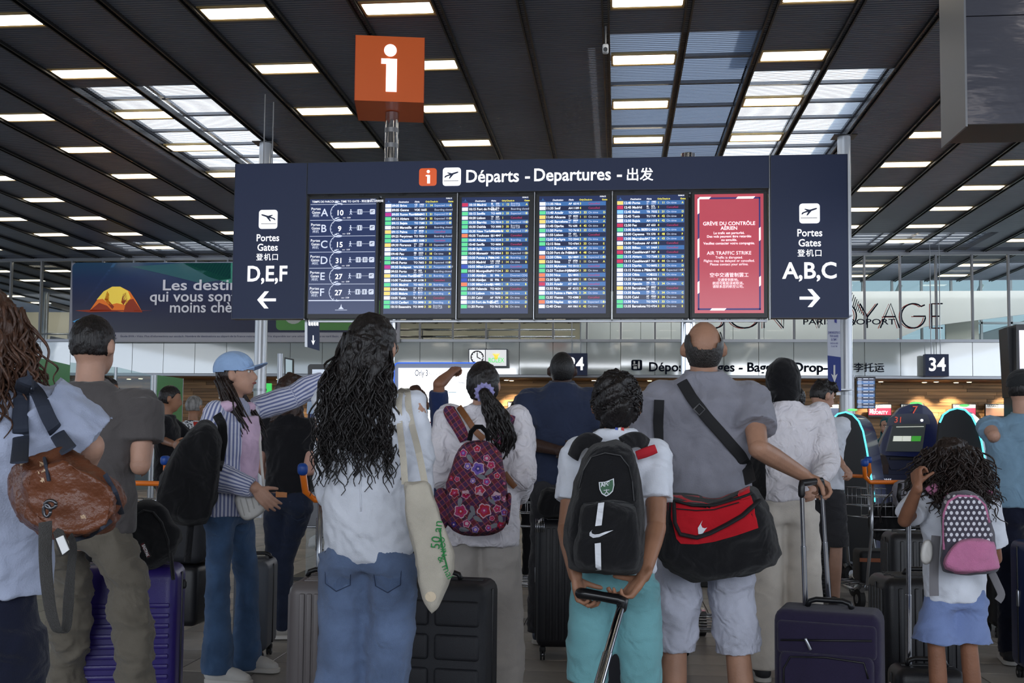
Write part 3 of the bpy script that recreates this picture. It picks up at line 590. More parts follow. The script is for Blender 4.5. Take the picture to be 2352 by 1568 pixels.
            for a in range(110, 290, 26): ic.tube([(cx + R_ * q * math.cos(R(a)), Y - .002, zc + R_ * q * math.sin(R(a))) for q in (.84, .97)], .002, n=4)
            wx = x0 + W * .62; ic.cyl((wx, Y - .003, zc + .022), (wx, Y - .001, zc + .022), .007, n=8)
            for seg in (((0, .013), (0, -.008)), ((0, -.008), (-.012, -.03)), ((0, -.008), (.012, -.03)), ((0, .01), (-.012, -.002)), ((0, .01), (.013, .0))): ic.tube([(wx + a_, Y - .002, zc + c_) for a_, c_ in seg], .0035, n=4)
            ic.box((x0 + W * .8, Y, zc), (W * .34, .001, .0025)); 
            for q, u in enumerate((.745, .845, .945) if ex else (.755, .945)):
                ic.rbox((x0 + W * u, Y - .002, zc), (.055, .055, .003), .008, rot=[[1, 0, 0], [0, 0, -1], [0, 1, 0]], bz=.0005)
                if q < (2 if ex else 1):
                    ic.cyl((x0 + W * u, Y - .006, zc + .012), (x0 + W * u, Y - .0035, zc + .012), .006, n=8, mi=1); ic.box((x0 + W * u, Y - .0045, zc - .006), (.008, .002, .028), mi=1); ic.box((x0 + W * u - .02, Y - .0045, zc), (.004, .002, .04), mi=1); ic.box((x0 + W * u + .02, Y - .0045, zc), (.004, .002, .04), mi=1)
                else: plane_icon(ic, x0 + W * u, zc, .052, Y - .0045, mi=1)
        br.box((x0 + W / 2, Y, z0 + (1 - .884) * Hh), (W * .985, .002, .01), mi=0)
        br.poly([(x0 + W * (u), Y - .001, z0 + (1 - v) * Hh) for u, v in ((.5, .915), (.51, .94), (.54, .958), (.46, .958), (.49, .94))], (0, -1, 0), .002, mi=0); br.box((x0 + W / 2, Y, z0 + (1 - .966) * Hh), (W * .18, .002, .004), mi=0)
        br.obj('rule_lines', m_tg, sc_, world=True); tt.b.obj('lettering', [m_tw, m_tg], sc_, world=True); ic.obj('pictograms', [m_tg, m_navy], sc_, world=True)
    else:
        tt = T(); c = .5
        for s_, v, l_ in ((.052, .263, 'GRÈVE DU CONTRÔLE'), (.052, .302, 'AÉRIEN')): tt.put(l_, s_, M_(c, v), align='CENTER', bold=.012)
        for s_, v, l_ in ((.036, .338, 'Le trafic est perturbé.'), (.036, .367, 'Des vols peuvent être retardés'), (.036, .396, 'ou annulés.'), (.036, .425, 'Veuillez contacter votre compagnie.')): tt.put(l_, s_, M_(c, v), align='CENTER', bold=.01)
        tt.put('AIR TRAFFIC STRIKE', .051, M_(c, .511), align='CENTER', mi=0)
        for v, l_ in ((.544, 'Traffic is disrupted.'), (.572, 'Flights may be delayed or cancelled.'), (.601, 'Please contact your airline.')): tt.put(l_, .036, M_(c, v), align='CENTER')
        tt.put('空中交通管制罢工', .05, M_(c, .696), align='CENTER')
        for v, l_ in ((.732, '交通受到影响。'), (.76, '航班可能延误或取消。'), (.788, '请联系您的航空公司。')): tt.put(l_, .034, M_(c, v), align='CENTER')
        tt.b.obj('lettering', m_tw, sc_, world=True); b = B()
        for (u0, v0, u1, v1) in ((.045, .028, .955, .042), (.045, .96, .955, .974), (.045, .028, .068, .974), (.932, .028, .955, .974)): b.box2((x0 + W * u0, Y - .002, z0 + (1 - v1) * Hh), (x0 + W * u1, Y, z0 + (1 - v0) * Hh))
        for (u0, v0, u1, v1, hz) in ((.045, .023, .24, .042, 1), (.6, .023, .88, .042, 1), (.22, .96, .46, .978, 1), (.042, .03, .068, .17, 0), (.042, .37, .068, .54, 0), (.042, .73, .068, .84, 0), (.932, .28, .958, .4, 0), (.932, .69, .958, .78, 0)):
            b.poly([(x0 + W * u, Y - .002, z0 + (1 - v) * Hh) for u, v in (((u0, v1), (u1 - .03, v1), (u1, v0), (u0 + .03, v0)) if hz else ((u0, v1), (u1, v1 - .012), (u1, v0), (u0, v0 + .012)))], (0, -1, 0), .002, mi=1)
        b.obj('border_pattern', [glow('border_navy', (52, 44, 110), .5), m_tw], sc_, world=True)
# posts between the screens and down to the floor
for k, (px, lab) in enumerate(((700.5, 'between the D,E,F sign and the screens'), (870.5, 'right of the gate times screen'), (1048.5, 'right of the Brive screen'), (1226.5, 'right of the Madrid screen'), (1406, 'right of the Nice screen'), (1585.5, 'left of the red strike screen'), (1768.5, 'beside the A,B,C sign'))):
    x = bx(px); full = k in (1, 5); b = B(); r = .075 if full else .005
    t = thing('post', ('thick chrome post of the departures board, ' if full else 'thin steel bar of the departures board, ') + lab, 'post', (x, YB + (.28 if full else .05), 0 if full else bz(735)))
    zt = {1: bz(234) - .002, 5: bz(343)}.get(k, bz(366 if k in (0, 6) else 440))
    if full:
        x = bx(887, 300) if k == 1 else bx(1584, 350); t.location.x = x
        b.cyl((x, YB + .28, 0), (x, YB + .28, zt), r, n=28); b.obj('tube', m_chrome, t, world=True, smooth=True, auto=True)
        b = B(); b.cyl((x, YB + .28, 0), (x, YB + .28, .02), .2, n=28); b.obj('base_plate', m_alu, t, world=True)
        b = B()
        for z in np.arange(4.3, zt - .2, .17): b.cyl((x, YB + .28, z), (x, YB + .28, z + .05), r + .002, n=28)
        if k == 1: b.obj('ring', m_alu, t, world=True)
    else: b.box2((x - r, YB + .015, bz(733)), (x + r, YB + .13, zt)); b.obj('bar', m_alu, t, world=True)
b = B()
for z in (bz(439.5), bz(733)): b.box2((bx(704), YB + .15, z - .012), (bx(1766), YB + .2, z + .012))
tag(b.obj('support_rail', m_alu), 'long steel rails carrying the flight screens', 'rail')
# orange information cube
x0, x1 = bx(810, 160), bx(963, 160); z0, z1 = bz(233), bz(83); 
s_ = x1 - x0
t = thing('information_cube', 'orange cube sign with white letter i on chrome post', 'sign', ((x0 + x1) / 2, YB + .25, z0), R(10.5)); h = s_ * .5
m_cube = mat('cube_orange', (236, 104, 40), rough=.4)
b = B(); b.box2((-h, -h, 0), (h, h, z1 - z0)); b.obj('box', m_cube, t)
b = B(); k_ = s_ / 153.0; b.cyl((.004, -h, 116 * k_), (.004, -h - .006, 116 * k_), 14 * k_, n=32); b.box2((-8 * k_, -h - .006, 22 * k_), (16 * k_, -h, 97 * k_)); b.box2((-19 * k_, -h - .006, 85 * k_), (0, -h, 97 * k_)); b.obj('letter_i', m_signw, t)
for s__ in (-1, 1): b = B(); b.box2((s__ * h, -h - .004, -.004), (s__ * (h + .004), h, z1 - z0 + .004)); b.obj('edge_frame', mat('cube_edge', (150, 50, 20), rough=.4), t)
# two aerial rods above the left sign
for k, (px, py, l_) in enumerate(((600, 195, 'taller'), (620, 214, 'shorter'))):
    x = bx(px, 300); b = B(); b.cyl((x, YB + .1, bz(372)), (x, YB + .1, bz(py)), .007, n=8); tag(b.obj('rod', m_alu), l_ + ' of the two thin upright rods above the D,E,F sign', 'rod')
# ================================================================ BACK OF THE HALL
def pxp(pts, Y): return [tuple(atY(x, y, Y)) for x, y in pts]
def slab_px(b, pts, Y, t, mi=0): b.poly(pxp(pts, Y), (0, 1, 0), t, mi); return b
def FMp(px, py, Y): p = atY(px, py, Y); return face_M((p.x, Y, p.z))
def rrect(x0, y0, x1, y1, r, n=4):
    P = []
    for cx, cy, a0 in ((x1 - r, y0 + r, -90), (x1 - r, y1 - r, 0), (x0 + r, y1 - r, 90), (x0 + r, y0 + r, 180)):
        for k in range(n + 1): a = R(a0 + 90 * k / n); P.append((cx + r * math.cos(a), cy + r * math.sin(a)))
    return P
mpp = 27.35 / F
# ---- advertising hoarding
Yb = YW - .22
def gradm(name, stops, axis=2, scale=1.0, off=0, emit=0, nz=.0):
    m = bpy.data.materials.new(name); m.use_nodes = True; nt = m.node_tree; N = nt.nodes; L = nt.links; bs = N['Principled BSDF']; bs.inputs['Roughness'].default_value = .25
    tc = N.new('ShaderNodeTexCoord'); sp = N.new('ShaderNodeSeparateXYZ'); L.new(tc.outputs['Object'], sp.inputs[0]); ma = N.new('ShaderNodeMath'); ma.operation = 'MULTIPLY_ADD'; ma.inputs[1].default_value = scale; ma.inputs[2].default_value = off; L.new(sp.outputs[axis], ma.inputs[0]); src = ma.outputs[0]
    if nz:
        n = N.new('ShaderNodeTexNoise'); n.inputs['Scale'].default_value = .9; n.inputs['Detail'].default_value = 3; L.new(tc.outputs['Object'], n.inputs['Vector']); q = N.new('ShaderNodeMath'); q.operation = 'MULTIPLY_ADD'; q.inputs[1].default_value = nz; L.new(n.outputs[0], q.inputs[0]); L.new(src, q.inputs[2]); src = q.outputs[0]
    cr = N.new('ShaderNodeValToRGB'); L.new(src, cr.inputs[0]); e = cr.color_ramp.elements
    while len(e) < len(stops): e.new(.5)
    for q, (p, c) in zip(e, stops): q.position = p; q.color = lin(c)
    L.new(cr.outputs[0], bs.inputs['Base Color'])
    if emit: L.new(cr.outputs[0], bs.inputs['Emission Color']); bs.inputs['Emission Strength'].default_value = emit
    return m
c0 = atY(158, 785, Yb); c1 = atY(920, 592, Yb); Hb = c1.z - c0.z; Wb = c1.x - c0.x
t = thing('billboard', 'wide night sky billboard with glowing tent and white French words', 'billboard', ((c0.x + c1.x) / 2, Yb, c0.z)); Hb = 2.14
b = B(); b.poly([(c0.x, Yb, c0.z), (c1.x, Yb, c0.z), (c1.x, Yb, c0.z + Hb), (c0.x, Yb, c0.z + Hb)], (0, 1, 0), .12); b.obj('frame', mat('hoarding_frame', (172, 172, 182), rough=.4), t, world=True)
m_ad = gradm('night_sky_print', [(0, (24, 26, 44)), (.25, (30, 32, 52)), (.5, (22, 26, 56)), (.8, (22, 40, 76)), (1, (28, 60, 88))], 2, 1 / Hb, 0, emit=.35)
b = B(); slab_px(b, rrect(166, 603, 912, 763, 12), Yb - .012, .01); art = b.obj('night_sky_print', m_ad, t, world=True)
YA = Yb - .02
b = B()
for pts, mi in (([(300, 612), (420, 604), (530, 603), (530, 640), (460, 650), (380, 630)], 0), ([(420, 604), (640, 603), (700, 640), (560, 660), (480, 636)], 1)): slab_px(b, pts, YA, .004, mi)
b.obj('aurora', [mat('aurora_dim', (36, 84, 92), rough=.3, emit=.2), mat('aurora_bright', (52, 128, 110), rough=.3, emit=.2)], art, world=True)
b = B(); Y2 = YA - .006
for pts, mi in (([(205, 714), (222, 690), (240, 668), (258, 658), (276, 658), (298, 669), (312, 690), (327, 717), (280, 716), (250, 714)], 0), ([(222, 688), (238, 669), (258, 658), (276, 658), (294, 668), (300, 684), (288, 700), (268, 696), (252, 700), (236, 686)], 1), ([(205, 714), (228, 695), (246, 702), (258, 714)], 2), ([(290, 690), (306, 686), (327, 717), (284, 716)], 2), ([(246, 668), (251, 676), (250, 690), (262, 704), (258, 710), (240, 688)], 2), ([(283, 674), (290, 671), (293, 686), (284, 700), (278, 694)], 2), ([(172, 713), (205, 711), (350, 713), (205, 717)], 2)): slab_px(b, pts, Y2 - .002 * (1 if mi else 0), .003, mi)
slab_px(b, [(166, 738), (203, 724), (208, 738), (180, 744)], Y2, .003, 3)
b.obj('glowing_tent', [mat('tent_amber', (196, 100, 30), rough=.4, emit=.5), mat('tent_yellow', (214, 186, 70), rough=.4, emit=.5), mat('tent_red', (126, 44, 18), rough=.4, emit=.4), mat('tent_blue', (70, 140, 190), rough=.4, emit=.3)], art, world=True)
b = B(); slab_px(b, rrect(634, 690, 905, 758, 9), Y2, .004, 0); slab_px(b, [(674 + 22 * math.cos(R(a)), 722 + 22 * math.sin(R(a))) for a in range(0, 360, 20)], Y2 - .005, .003, 1); b.obj('green_card', [mat('card_green', (72, 122, 62), rough=.35, emit=.15), mat('card_grey', (176, 180, 178), rough=.4)], art, world=True)
t_ = T(); 
for px, py, w_, s_ in ((374, 666, 300, 'Les destinations'), (344, 692, 330, 'qui vous sont chères'), (390, 717, 200, 'moins chères')): t_.put(s_, .40, FMp(px, py, Y2 - .008), bold=.014, fit=w_ * mpp)
t_.b.obj('lettering', mat('print_white', (198, 198, 206), rough=.4, emit=.2), art, world=True)
t_ = T(); t_.put('Étude BVA - Visio. Plus d\'informations sur escda.fr. Nombre de destinations au départ de la France métropolitaine. Prix disponible sur une sélection de billets au tarif Basic, selon disponibilité tarifaire', .075, FMp(277, 774, Yb - .004), fit=620 * mpp); t_.put('AIRFRANCE KLM', .1, FMp(222, 773, Yb - .004), bold=.012, fit=48 * mpp); t_.put('GROUP', .06, FMp(252, 779, Yb - .004)); t_.b.obj('small_print', mat('print_navy', (40, 46, 92), rough=.5), t, world=True)
# ---- lettering on the glass
m_ink = mat('vinyl_navy', (16, 20, 36), rough=.9, spec=.1); m_inkr = mat('vinyl_red', (170, 62, 52), rough=.5)
t = thing('glass_lettering', 'navy Dépose bagages - Baggage Drop-off wording on the pale glass band', 'lettering', (4, YW, 2.95)); t_ = T()
t_.put('Dépose bagages - Baggage Drop-off', .33, FMp(1491, 852, YW - .03), bold=.018, fit=(1925 - 1491) * mpp); t_.put('行李托运', .25, FMp(1937, 852, YW - .03), bold=.008, fit=90 * mpp); t_.b.obj('lettering', m_ink, t, world=True)
b = B(); slab_px(b, rrect(1450, 826, 1475, 850, 4), YW - .03, .01, 0)
for pts in ([(1455, 829), (1459, 829), (1459, 835), (1455, 835)], [(1453, 837), (1463, 836), (1463, 838), (1453, 839)], [(1466, 829), (1469, 829), (1470, 838), (1469, 846), (1466, 846), (1465, 838)], [(1455, 841), (1463, 841), (1463, 847), (1455, 847)]): slab_px(b, pts, YW - .036, .005, 1)
b.obj('pictogram', [m_ink, m_white], t, world=True)
t = thing('glass_mural', 'outlined BON VOYAGE lettering in navy and red on the upper glass', 'lettering', (4, YW, 3.9)); b = B()
def stroke(pts, mi, wd=2.2): b.tube(pxp(pts, YW - .06), wd * mpp / 2, n=4, mi=mi)
def arc(cx, cy, rx, ry, a0, a1, n=12): return [(cx + rx * math.cos(R(a0 + (a1 - a0) * k / n)), cy - ry * math.sin(R(a0 + (a1 - a0) * k / n))) for k in range(n + 1)]
for dx, mi, wd in ((0, 0, 3.2), (5, 1, 1.8)):
    q = lambda P: [(x - dx, y + (1 if mi else 0)) for x, y in P]
    stroke(q([(1625, 700), (1625, 753), (1648, 753)]), mi, wd); stroke(q(arc(1640, 740, 22, 13, -90, 60)), mi, wd); stroke(q(arc(1710, 722, 36, 31, 150, 390, 16)), mi, wd)
    stroke(q([(1755, 753), (1755, 700), (1800, 753), (1800, 712)]), mi, wd); stroke(q([(1860, 697), (1881, 753), (1902, 697)]), mi, wd)
    stroke(q(arc(1941, 725, 26, 28, 0, 360, 24)), mi, wd); stroke(q([(1975, 697), (1992, 726), (1992, 753)]), mi, wd); stroke(q([(2016, 697), (1992, 728)]), mi, wd)
    stroke(q([(2022, 753), (2046, 697), (2066, 753)]), mi, wd); stroke(q([(2030, 727), (2056, 727)]), mi, wd)
    stroke(q([(2124, 700)] + arc(2098, 725, 28, 28, 50, 350, 20) + [(2126, 726), (2098, 726)]), mi, wd); stroke(q([(2165, 697), (2140, 697), (2140, 753), (2165, 753)]), mi, wd); stroke(q([(2140, 726), (2158, 726)]), mi, wd)
for k in range(9): stroke([(1958 + k * 3.5, 672 + k * 5), (1950 + k * 4, 700 + k * 3)], 0, 1.8)
b.obj('letter_outline', [m_ink, m_inkr], t, world=True); t_ = T(); t_.put('PARIS AEROPORT', .2, FMp(1845, 745, YW - .075), bold=.012, fit=(1935 - 1845) * 2.25 * mpp); t_.b.obj('lettering', m_ink, t, world=True)
# ---- desk number signs
for (x0, x1, y0, y1, s_, lab) in ((2126, 2179, 813, 864, '34', 'square navy sign reading 34 under the glass band'), (1297, 1349, 811, 862, '24', 'square navy desk number sign reading 24')):
    Y = YW - .35; a_ = atY(x0, y1, Y); c_ = atY(x1, y0, Y); t = thing('desk_sign', lab, 'sign', ((a_.x + c_.x) / 2, Y, a_.z))
    b = B(); b.box2((a_.x, Y, a_.z), (c_.x, Y + .2, c_.z)); b.obj('box', m_navy, t, world=True); b = B()
    for q in (.3, .7): b.cyl((a_.x + (c_.x - a_.x) * q, Y + .1, c_.z), (a_.x + (c_.x - a_.x) * q, Y + .1, HC + .33), .012, n=6)
    b.obj('hanger', m_alu, t, world=True)
    t_ = T(); t_.put(s_, .46, FMp((x0 + x1) / 2, y1 - 13, Y - .003), bold=.02, align='CENTER', fit=.40); t_.b.obj('number', m_signw, t, world=True)
# ---- clock advert
Y = YW - .3; t = thing('wall_clock', 'backlit white box with round clock and green lettering', 'clock', tuple(atY(1121, 842, Y)))
b = B(); slab_px(b, [(1076, 801), (1165, 801), (1165, 842), (1076, 842)], Y, .2); b.obj('case', m_edge, t, world=True)
b = B(); slab_px(b, [(1078, 803), (1114, 803), (1114, 840), (1078, 840)], Y - .005, .006, 0); slab_px(b, [(1116, 803), (1163, 803), (1163, 840), (1116, 840)], Y - .005, .006, 1); b.obj('panel', [glow('clock_white', (238, 240, 242), .7), glow('clock_panel', (226, 228, 230), .6)], t, world=True)
b = B(); b.tube(pxp(arc(1096, 820, 14, 14, 0, 350, 30), Y - .012), .014, n=4); b.tube(pxp([(1096, 820), (1096, 810)], Y - .012), .012, n=4); b.tube(pxp([(1096, 820), (1104, 824)], Y - .012), .012, n=4)
for k in range(12): a = R(30 * k); b.tube(pxp([(1096 + 11 * math.cos(a), 820 + 11 * math.sin(a)), (1096 + 13 * math.cos(a), 820 + 13 * math.sin(a))], Y - .012), .01, n=4)
b.obj('dial', m_ink, t, world=True)
t_ = T(); t_.put('ROLEX', .17, FMp(1139.5, 832, Y - .008), bold=.01, align='CENTER', fit=36 * mpp); t_.b.obj('lettering', glow('advert_green', (90, 225, 110), .7), t, world=True)
b = B()
for k in range(5): b.tube(pxp([(1139.5, 822), (1132 + 3.75 * k, 812)], Y - .01), .012, n=5)
b.ell(atY(1139.5, 821, Y - .01), (.05, .01, .05), n=10, m=6); b.obj('crown_emblem', glow('advert_gold', (240, 214, 80), .7), t, world=True)
# ---- screens over the desks, cropped logos as in the photo
def desk_screen(x0, x1, y0, y1, kind, lab, Y=YT - .3):
    t = thing('desk_screen', lab, 'screen', tuple(atY((x0 + x1) / 2, y1, Y)), group='screens over the check in desks')
    b = B(); slab_px(b, [(x0, y0), (x1, y0), (x1, y1), (x0, y1)], Y, .08); q0 = atY((x0 + x1) / 2, (y0 + y1) / 2, Y); b.box((q0.x, (Y + YT) / 2 + .03, q0.z), (.12, YT - Y, .12)); b.obj('casing', m_bez, t, world=True); b = B()
    q = y0 + (y1 - y0) * .3; slab_px(b, [(x0 + 1.5, y0 + 2), (x1 - 1.5, y0 + 2), (x1 - 1.5, q), (x0 + 1.5, q)], Y - .006, .008, 0); slab_px(b, [(x0 + 1.5, q), (x1 - 1.5, q), (x1 - 1.5, y1 - (5 if kind else 2)), (x0 + 1.5, y1 - (5 if kind else 2))], Y - .006, .008, 1)
    b.obj('screen', [glow('desk_white', (225, 226, 222), .55), glow(['desk_blue', 'desk_red', 'desk_tan', 'desk_navy'][kind], [(140, 150, 165), (190, 46, 74), (176, 132, 104), (58, 70, 96)][kind], .5)], t, world=True)
    t_ = T(); t_.put('AIRFRANCE', .1, FMp(x0 + 4, q - 2.5, Y - .01), bold=.015, fit=(x1 - x0) * .55 * mpp)
    if kind == 1 and x0 < 2050: t_.put('SKY', .11, FMp(x0 + 3, q + 8, Y - .01), mi=1, bold=.012); t_.put('PRIORITY', .11, FMp(x0 + 3, q + 14, Y - .01), mi=1, bold=.012)
    t_.b.obj('lettering', [m_ink, m_signw], t, world=True)
for q in ((1994, 2048, 927, 958, 1, 'red and white desk screen reading SKY PRIORITY'), (2069, 2123, 927, 958, 1, 'red and white desk screen behind the kiosk numbered 7'), (2188, 2242, 927, 958, 1, 'red and white desk screen above the right kiosk'), (2263, 2310, 927, 960, 2, 'tan and white desk screen beside the man in light blue'), (1888, 1928, 927, 960, 3, 'navy and white desk screen beside the young man in white'), (297, 346, 921, 950, 0, 'grey desk screen left of the green partition'), (1166, 1212, 922, 946, 0, 'grey blue desk screen behind the man in navy')): desk_screen(*q)
# check in counters (mostly hidden by the crowd)
m_ctr = mat('counter_front', (96, 96, 104), rough=.5)
cb_ = B(); cb_.rbox((0, 0, .55), (1.7, .7, 1.1), .03); c0_ = cb_.obj('counter', m_ctr); c0_.location = (-17.6, YT - 2.2, 0)
tb = B(); tb.rbox((0, -.02, 1.12), (1.8, .8, .04), .02); tb_ = tb.obj('counter_top', m_edge, c0_)
tag(c0_, 'grey check in counter below the timber wall', 'counter', 'check in counters along the timber wall')
c0_['label'] = 'grey check in counter below the timber wall, first from the left'
for k in range(1, 13): dup(c0_, (-17.6 + 2.62 * k, YT - 2.2, 0), label='grey check in counter below the timber wall, %s from the left' % W_o[k])
# ---- overhead flight screen, right
Y = 20.0; t = thing('hanging_screen', 'narrow portrait flight screen on a steel pole right of the banner', 'screen', tuple(atY(1988, 938, Y)))
b = B(); slab_px(b, [(1967, 865), (2011, 865), (2011, 938), (1967, 938)], Y, .08); b.obj('casing', m_bez, t, world=True); b = B(); 
for k in range(19):
    y = 868 + k * 3.6; slab_px(b, [(1969, y), (2009, y), (2009, y + 3.2), (1969, y + 3.2)], Y - .006, .008, 0 if (k // 2) % 2 else 1)
    if k % 2 == 0: slab_px(b, [(1983, y + .8), (1994, y + .8), (1994, y + 2.4), (1983, y + 2.4)], Y - .01, .004, 2); slab_px(b, [(1997, y + 1), (2006, y + 1), (2006, y + 2.2), (1997, y + 2.2)], Y - .01, .004, 2)
    slab_px(b, [(1971, y + 1), (1979, y + 1), (1979, y + 2.2), (1971, y + 2.2)], Y - .01, .004, 2)
b.obj('screen', [m_s1, m_s2, m_tg], t, world=True); p = atY(1961, 860, Y); b = B(); b.cyl((p.x, Y + .05, 0), (p.x, Y + .05, p.z), .03, n=10); b.obj('pole', m_alu, t, world=True, smooth=True, auto=True)
# ---- banner on the right column
Y = 16.6; t = thing('hanging_banner', 'white and blue vertical banner with white down arrow on the right column', 'banner', tuple(atY(1916, 905, Y)))
b = B(); slab_px(b, [(1900, 720), (1930, 724), (1931, 820), (1901, 816)], Y, .01, 0); slab_px(b, [(1901, 816), (1931, 820), (1932, 898), (1902, 892)], Y, .01, 1); b.obj('fabric', [mat('banner_white', (205, 210, 226), rough=.6), mat('banner_blue', (50, 66, 140), rough=.6)], t, world=True)
b = B(); pq = [atY(1917, y_, Y) for y_ in (724, 894)]; [b.box2((q_.x - .02, Y + .005, q_.z - .01), (3.56, 16.9, q_.z + .01)) for q_ in pq]; b.obj('bracket', m_alu, t, world=True); b = B(); slab_px(b, [(1914.5, 838), (1918.5, 838), (1918.5, 862), (1924, 858), (1917, 878), (1909, 858), (1914.5, 862)], Y - .006, .005); b.obj('arrow', m_white, t, world=True)
t_ = T(); mp2 = 16.6 / F
for k, (s_, w_) in enumerate((("JE M'ENREGISTRE ICI", 26), ('POUR GAGNER', 18), ('DU TEMPS !', 13))): t_.put(s_, .05, FMp(1916, 766 + 8 * k, Y - .004), align='CENTER', fit=w_ * mp2, bold=.01)
for k, (s_, w_) in enumerate((('CHECK-IN HERE', 17), ('TO SAVE TIME', 14))): t_.put(s_, .035, FMp(1916, 790 + 7 * k, Y - .004), align='CENTER', fit=w_ * mp2)
slab_px(t_.b, [(1916, 730), (1922, 732), (1922, 742), (1917, 740)], Y - .006, .004); t_.b.obj('lettering', mat('banner_ink', (66, 70, 150), rough=.6), t, world=True)
# ---- small direction sign under the board
Y = YB + .17; t = thing('direction_sign', 'small dark hanging sign with four pictograms and down arrow', 'sign', tuple(atY(717, 803, Y)))
b = B(); slab_px(b, [(706, 729), (733, 729), (733, 805), (706, 797)], Y, .02, 0); slab_px(b, [(700, 729), (706, 729), (706, 797), (700, 796)], Y + .01, .02, 1); b.obj('panel', [m_navy, m_alu], t, world=True); b = B()
for k in range(4): slab_px(b, [(708.5 + 6 * k, 735), (713 + 6 * k, 735.5), (713 + 6 * k, 748), (708.5 + 6 * k, 747)], Y - .004, .004)
slab_px(b, [(718.2, 770), (720.2, 770), (720.2, 784), (723.5, 781), (719.2, 792), (715, 781), (718.2, 784)], Y - .004, .004); b.obj('pictograms', m_signw, t, world=True)
p = atY(716, 732, Y); q_ = B(); q_.cyl((p.x, Y + .012, p.z - .03), (p.x, Y + .012, bz(734)), .012, n=6); q_.obj('hanger', m_alu, t, world=True)
# ---- green partitions and glass screens, left
m_green = mat('panel_green', (92, 160, 108), rough=.45); m_tsw = mat('panel_white', (226, 240, 228), rough=.5)
def prt(pts3, name, label, m, th=.03):
    b = B(); p = [V3(q) for q in pts3]; n = unit(np.cross(p[1] - p[0], p[2] - p[0])); b.poly(pts3, n, th); return tag(b.obj(name, m), label, 'partition')
def two(pxa, ya, Ya, pxb, yb, Yb_): return atY(pxa, ya, Ya), atY(pxb, yb, Yb_)
a_, c_ = two(357, 861, 19, 418, 869, 21); t = thing('green_partition', 'tall green partition panel with white round logo beside the counters', 'partition', ((a_.x + c_.x) / 2, 20, 0))
b = B(); b.poly([(a_.x, 19, .3), (c_.x, 21, .3), (c_.x, 21, c_.z), (a_.x, 19, a_.z)], (.03, -.02, 0), 1); b.obj('panel', m_green, t, world=True); b = B()
for q, yy in ((a_, 19), (c_, 21)): b.cyl((q.x, yy, 0), (q.x, yy, q.z - .0), .035, n=8)
b.obj('post', m_alu, t, world=True); xd = (c_ - a_); xd.z = 0; t_ = T(); o_ = atY(366, 933, 19.2)
t_.put('transavia', .26, face_M(Vector((atY(376, 0, 19.55).x, 19.5, o_.z)) , xd), bold=.01, fit=xd.length * .66); cc = Vector((a_.x, 19, o_.z + .08)) + xd * .13 + Vector((0, -.035, 0)); xu = xd.normalized()
P = [tuple(cc + xu * .13 * math.cos(R(a)) + Vector((0, 0, .13 * math.sin(R(a))))) for a in range(0, 360, 15)]; t_.b.poly(P, (.005, -.01, 0), 1); t_.b.tf(Matrix.Translation((0.0, -.06, 0))); o2 = t_.b.obj('lettering', m_tsw, t, world=True)
t2 = T(); t2.put('t', .2, face_M(cc - xu * .04 + Vector((0, -.09, -.06)), xd), bold=.02); t2.b.obj('logo_letter', m_green, t, world=True)
a_, c_ = two(70, 818, 14, 157, 838, 17); p = [(a_.x, 14, .3), (c_.x, 17, .3), (c_.x, 17, c_.z), (a_.x, 14, a_.z)]; prt(p, 'green_partition', 'plain green partition panel beside the curly haired woman at far left', m_green)
for k, (xa, ya, xb, yb, Y0, Y1) in enumerate(((161, 832, 266, 843, 17.1, 18.2), (270, 843, 350, 862, 18.2, 18.9))):
    a_, c_ = two(xa, ya, Y0, xb, yb, Y1); t = thing('glass_screen', ['clear glass screen between two slim steel posts at far left', 'clear glass screen left of the green partition'][k], 'glass screen', ((a_.x + c_.x) / 2, (Y0 + Y1) / 2, 0))
    b = B(); b.poly([(a_.x, Y0, .3), (c_.x, Y1, .3), (c_.x, Y1, c_.z), (a_.x, Y0, a_.z)], (.005, -.008, 0), 1); b.obj('pane', m_glass2, t, world=True); b = B(); b.cyl((c_.x, Y1, 0), (c_.x, Y1, c_.z), .03, n=8); b.obj('post', m_alu, t, world=True)
# lit advert boxes behind the cap woman
for k, (pts, lab, m_) in enumerate((([(503, 872), (518, 872), (518, 915), (503, 915)], 'narrow lit white panel behind the blue cap', glow('lit_white', (222, 226, 228), .7)), ([(604, 880), (622, 880), (622, 905), (604, 905)], 'small green and white lit panel behind the cap visor', glow('lit_green', (60, 200, 90), .7)))):
    b = B(); slab_px(b, pts, 18, .06); p = atY(pts[3][0] + 2, pts[3][1], 18); t = thing('lit_panel', lab, 'display', (p.x, 18, 0)); b.obj('screen', m_, t, world=True); b = B(); b.cyl((p.x + .05, 18.03, 0), (p.x + .05, 18.03, p.z), .03, n=8); b.obj('stand', m_alu, t, world=True)
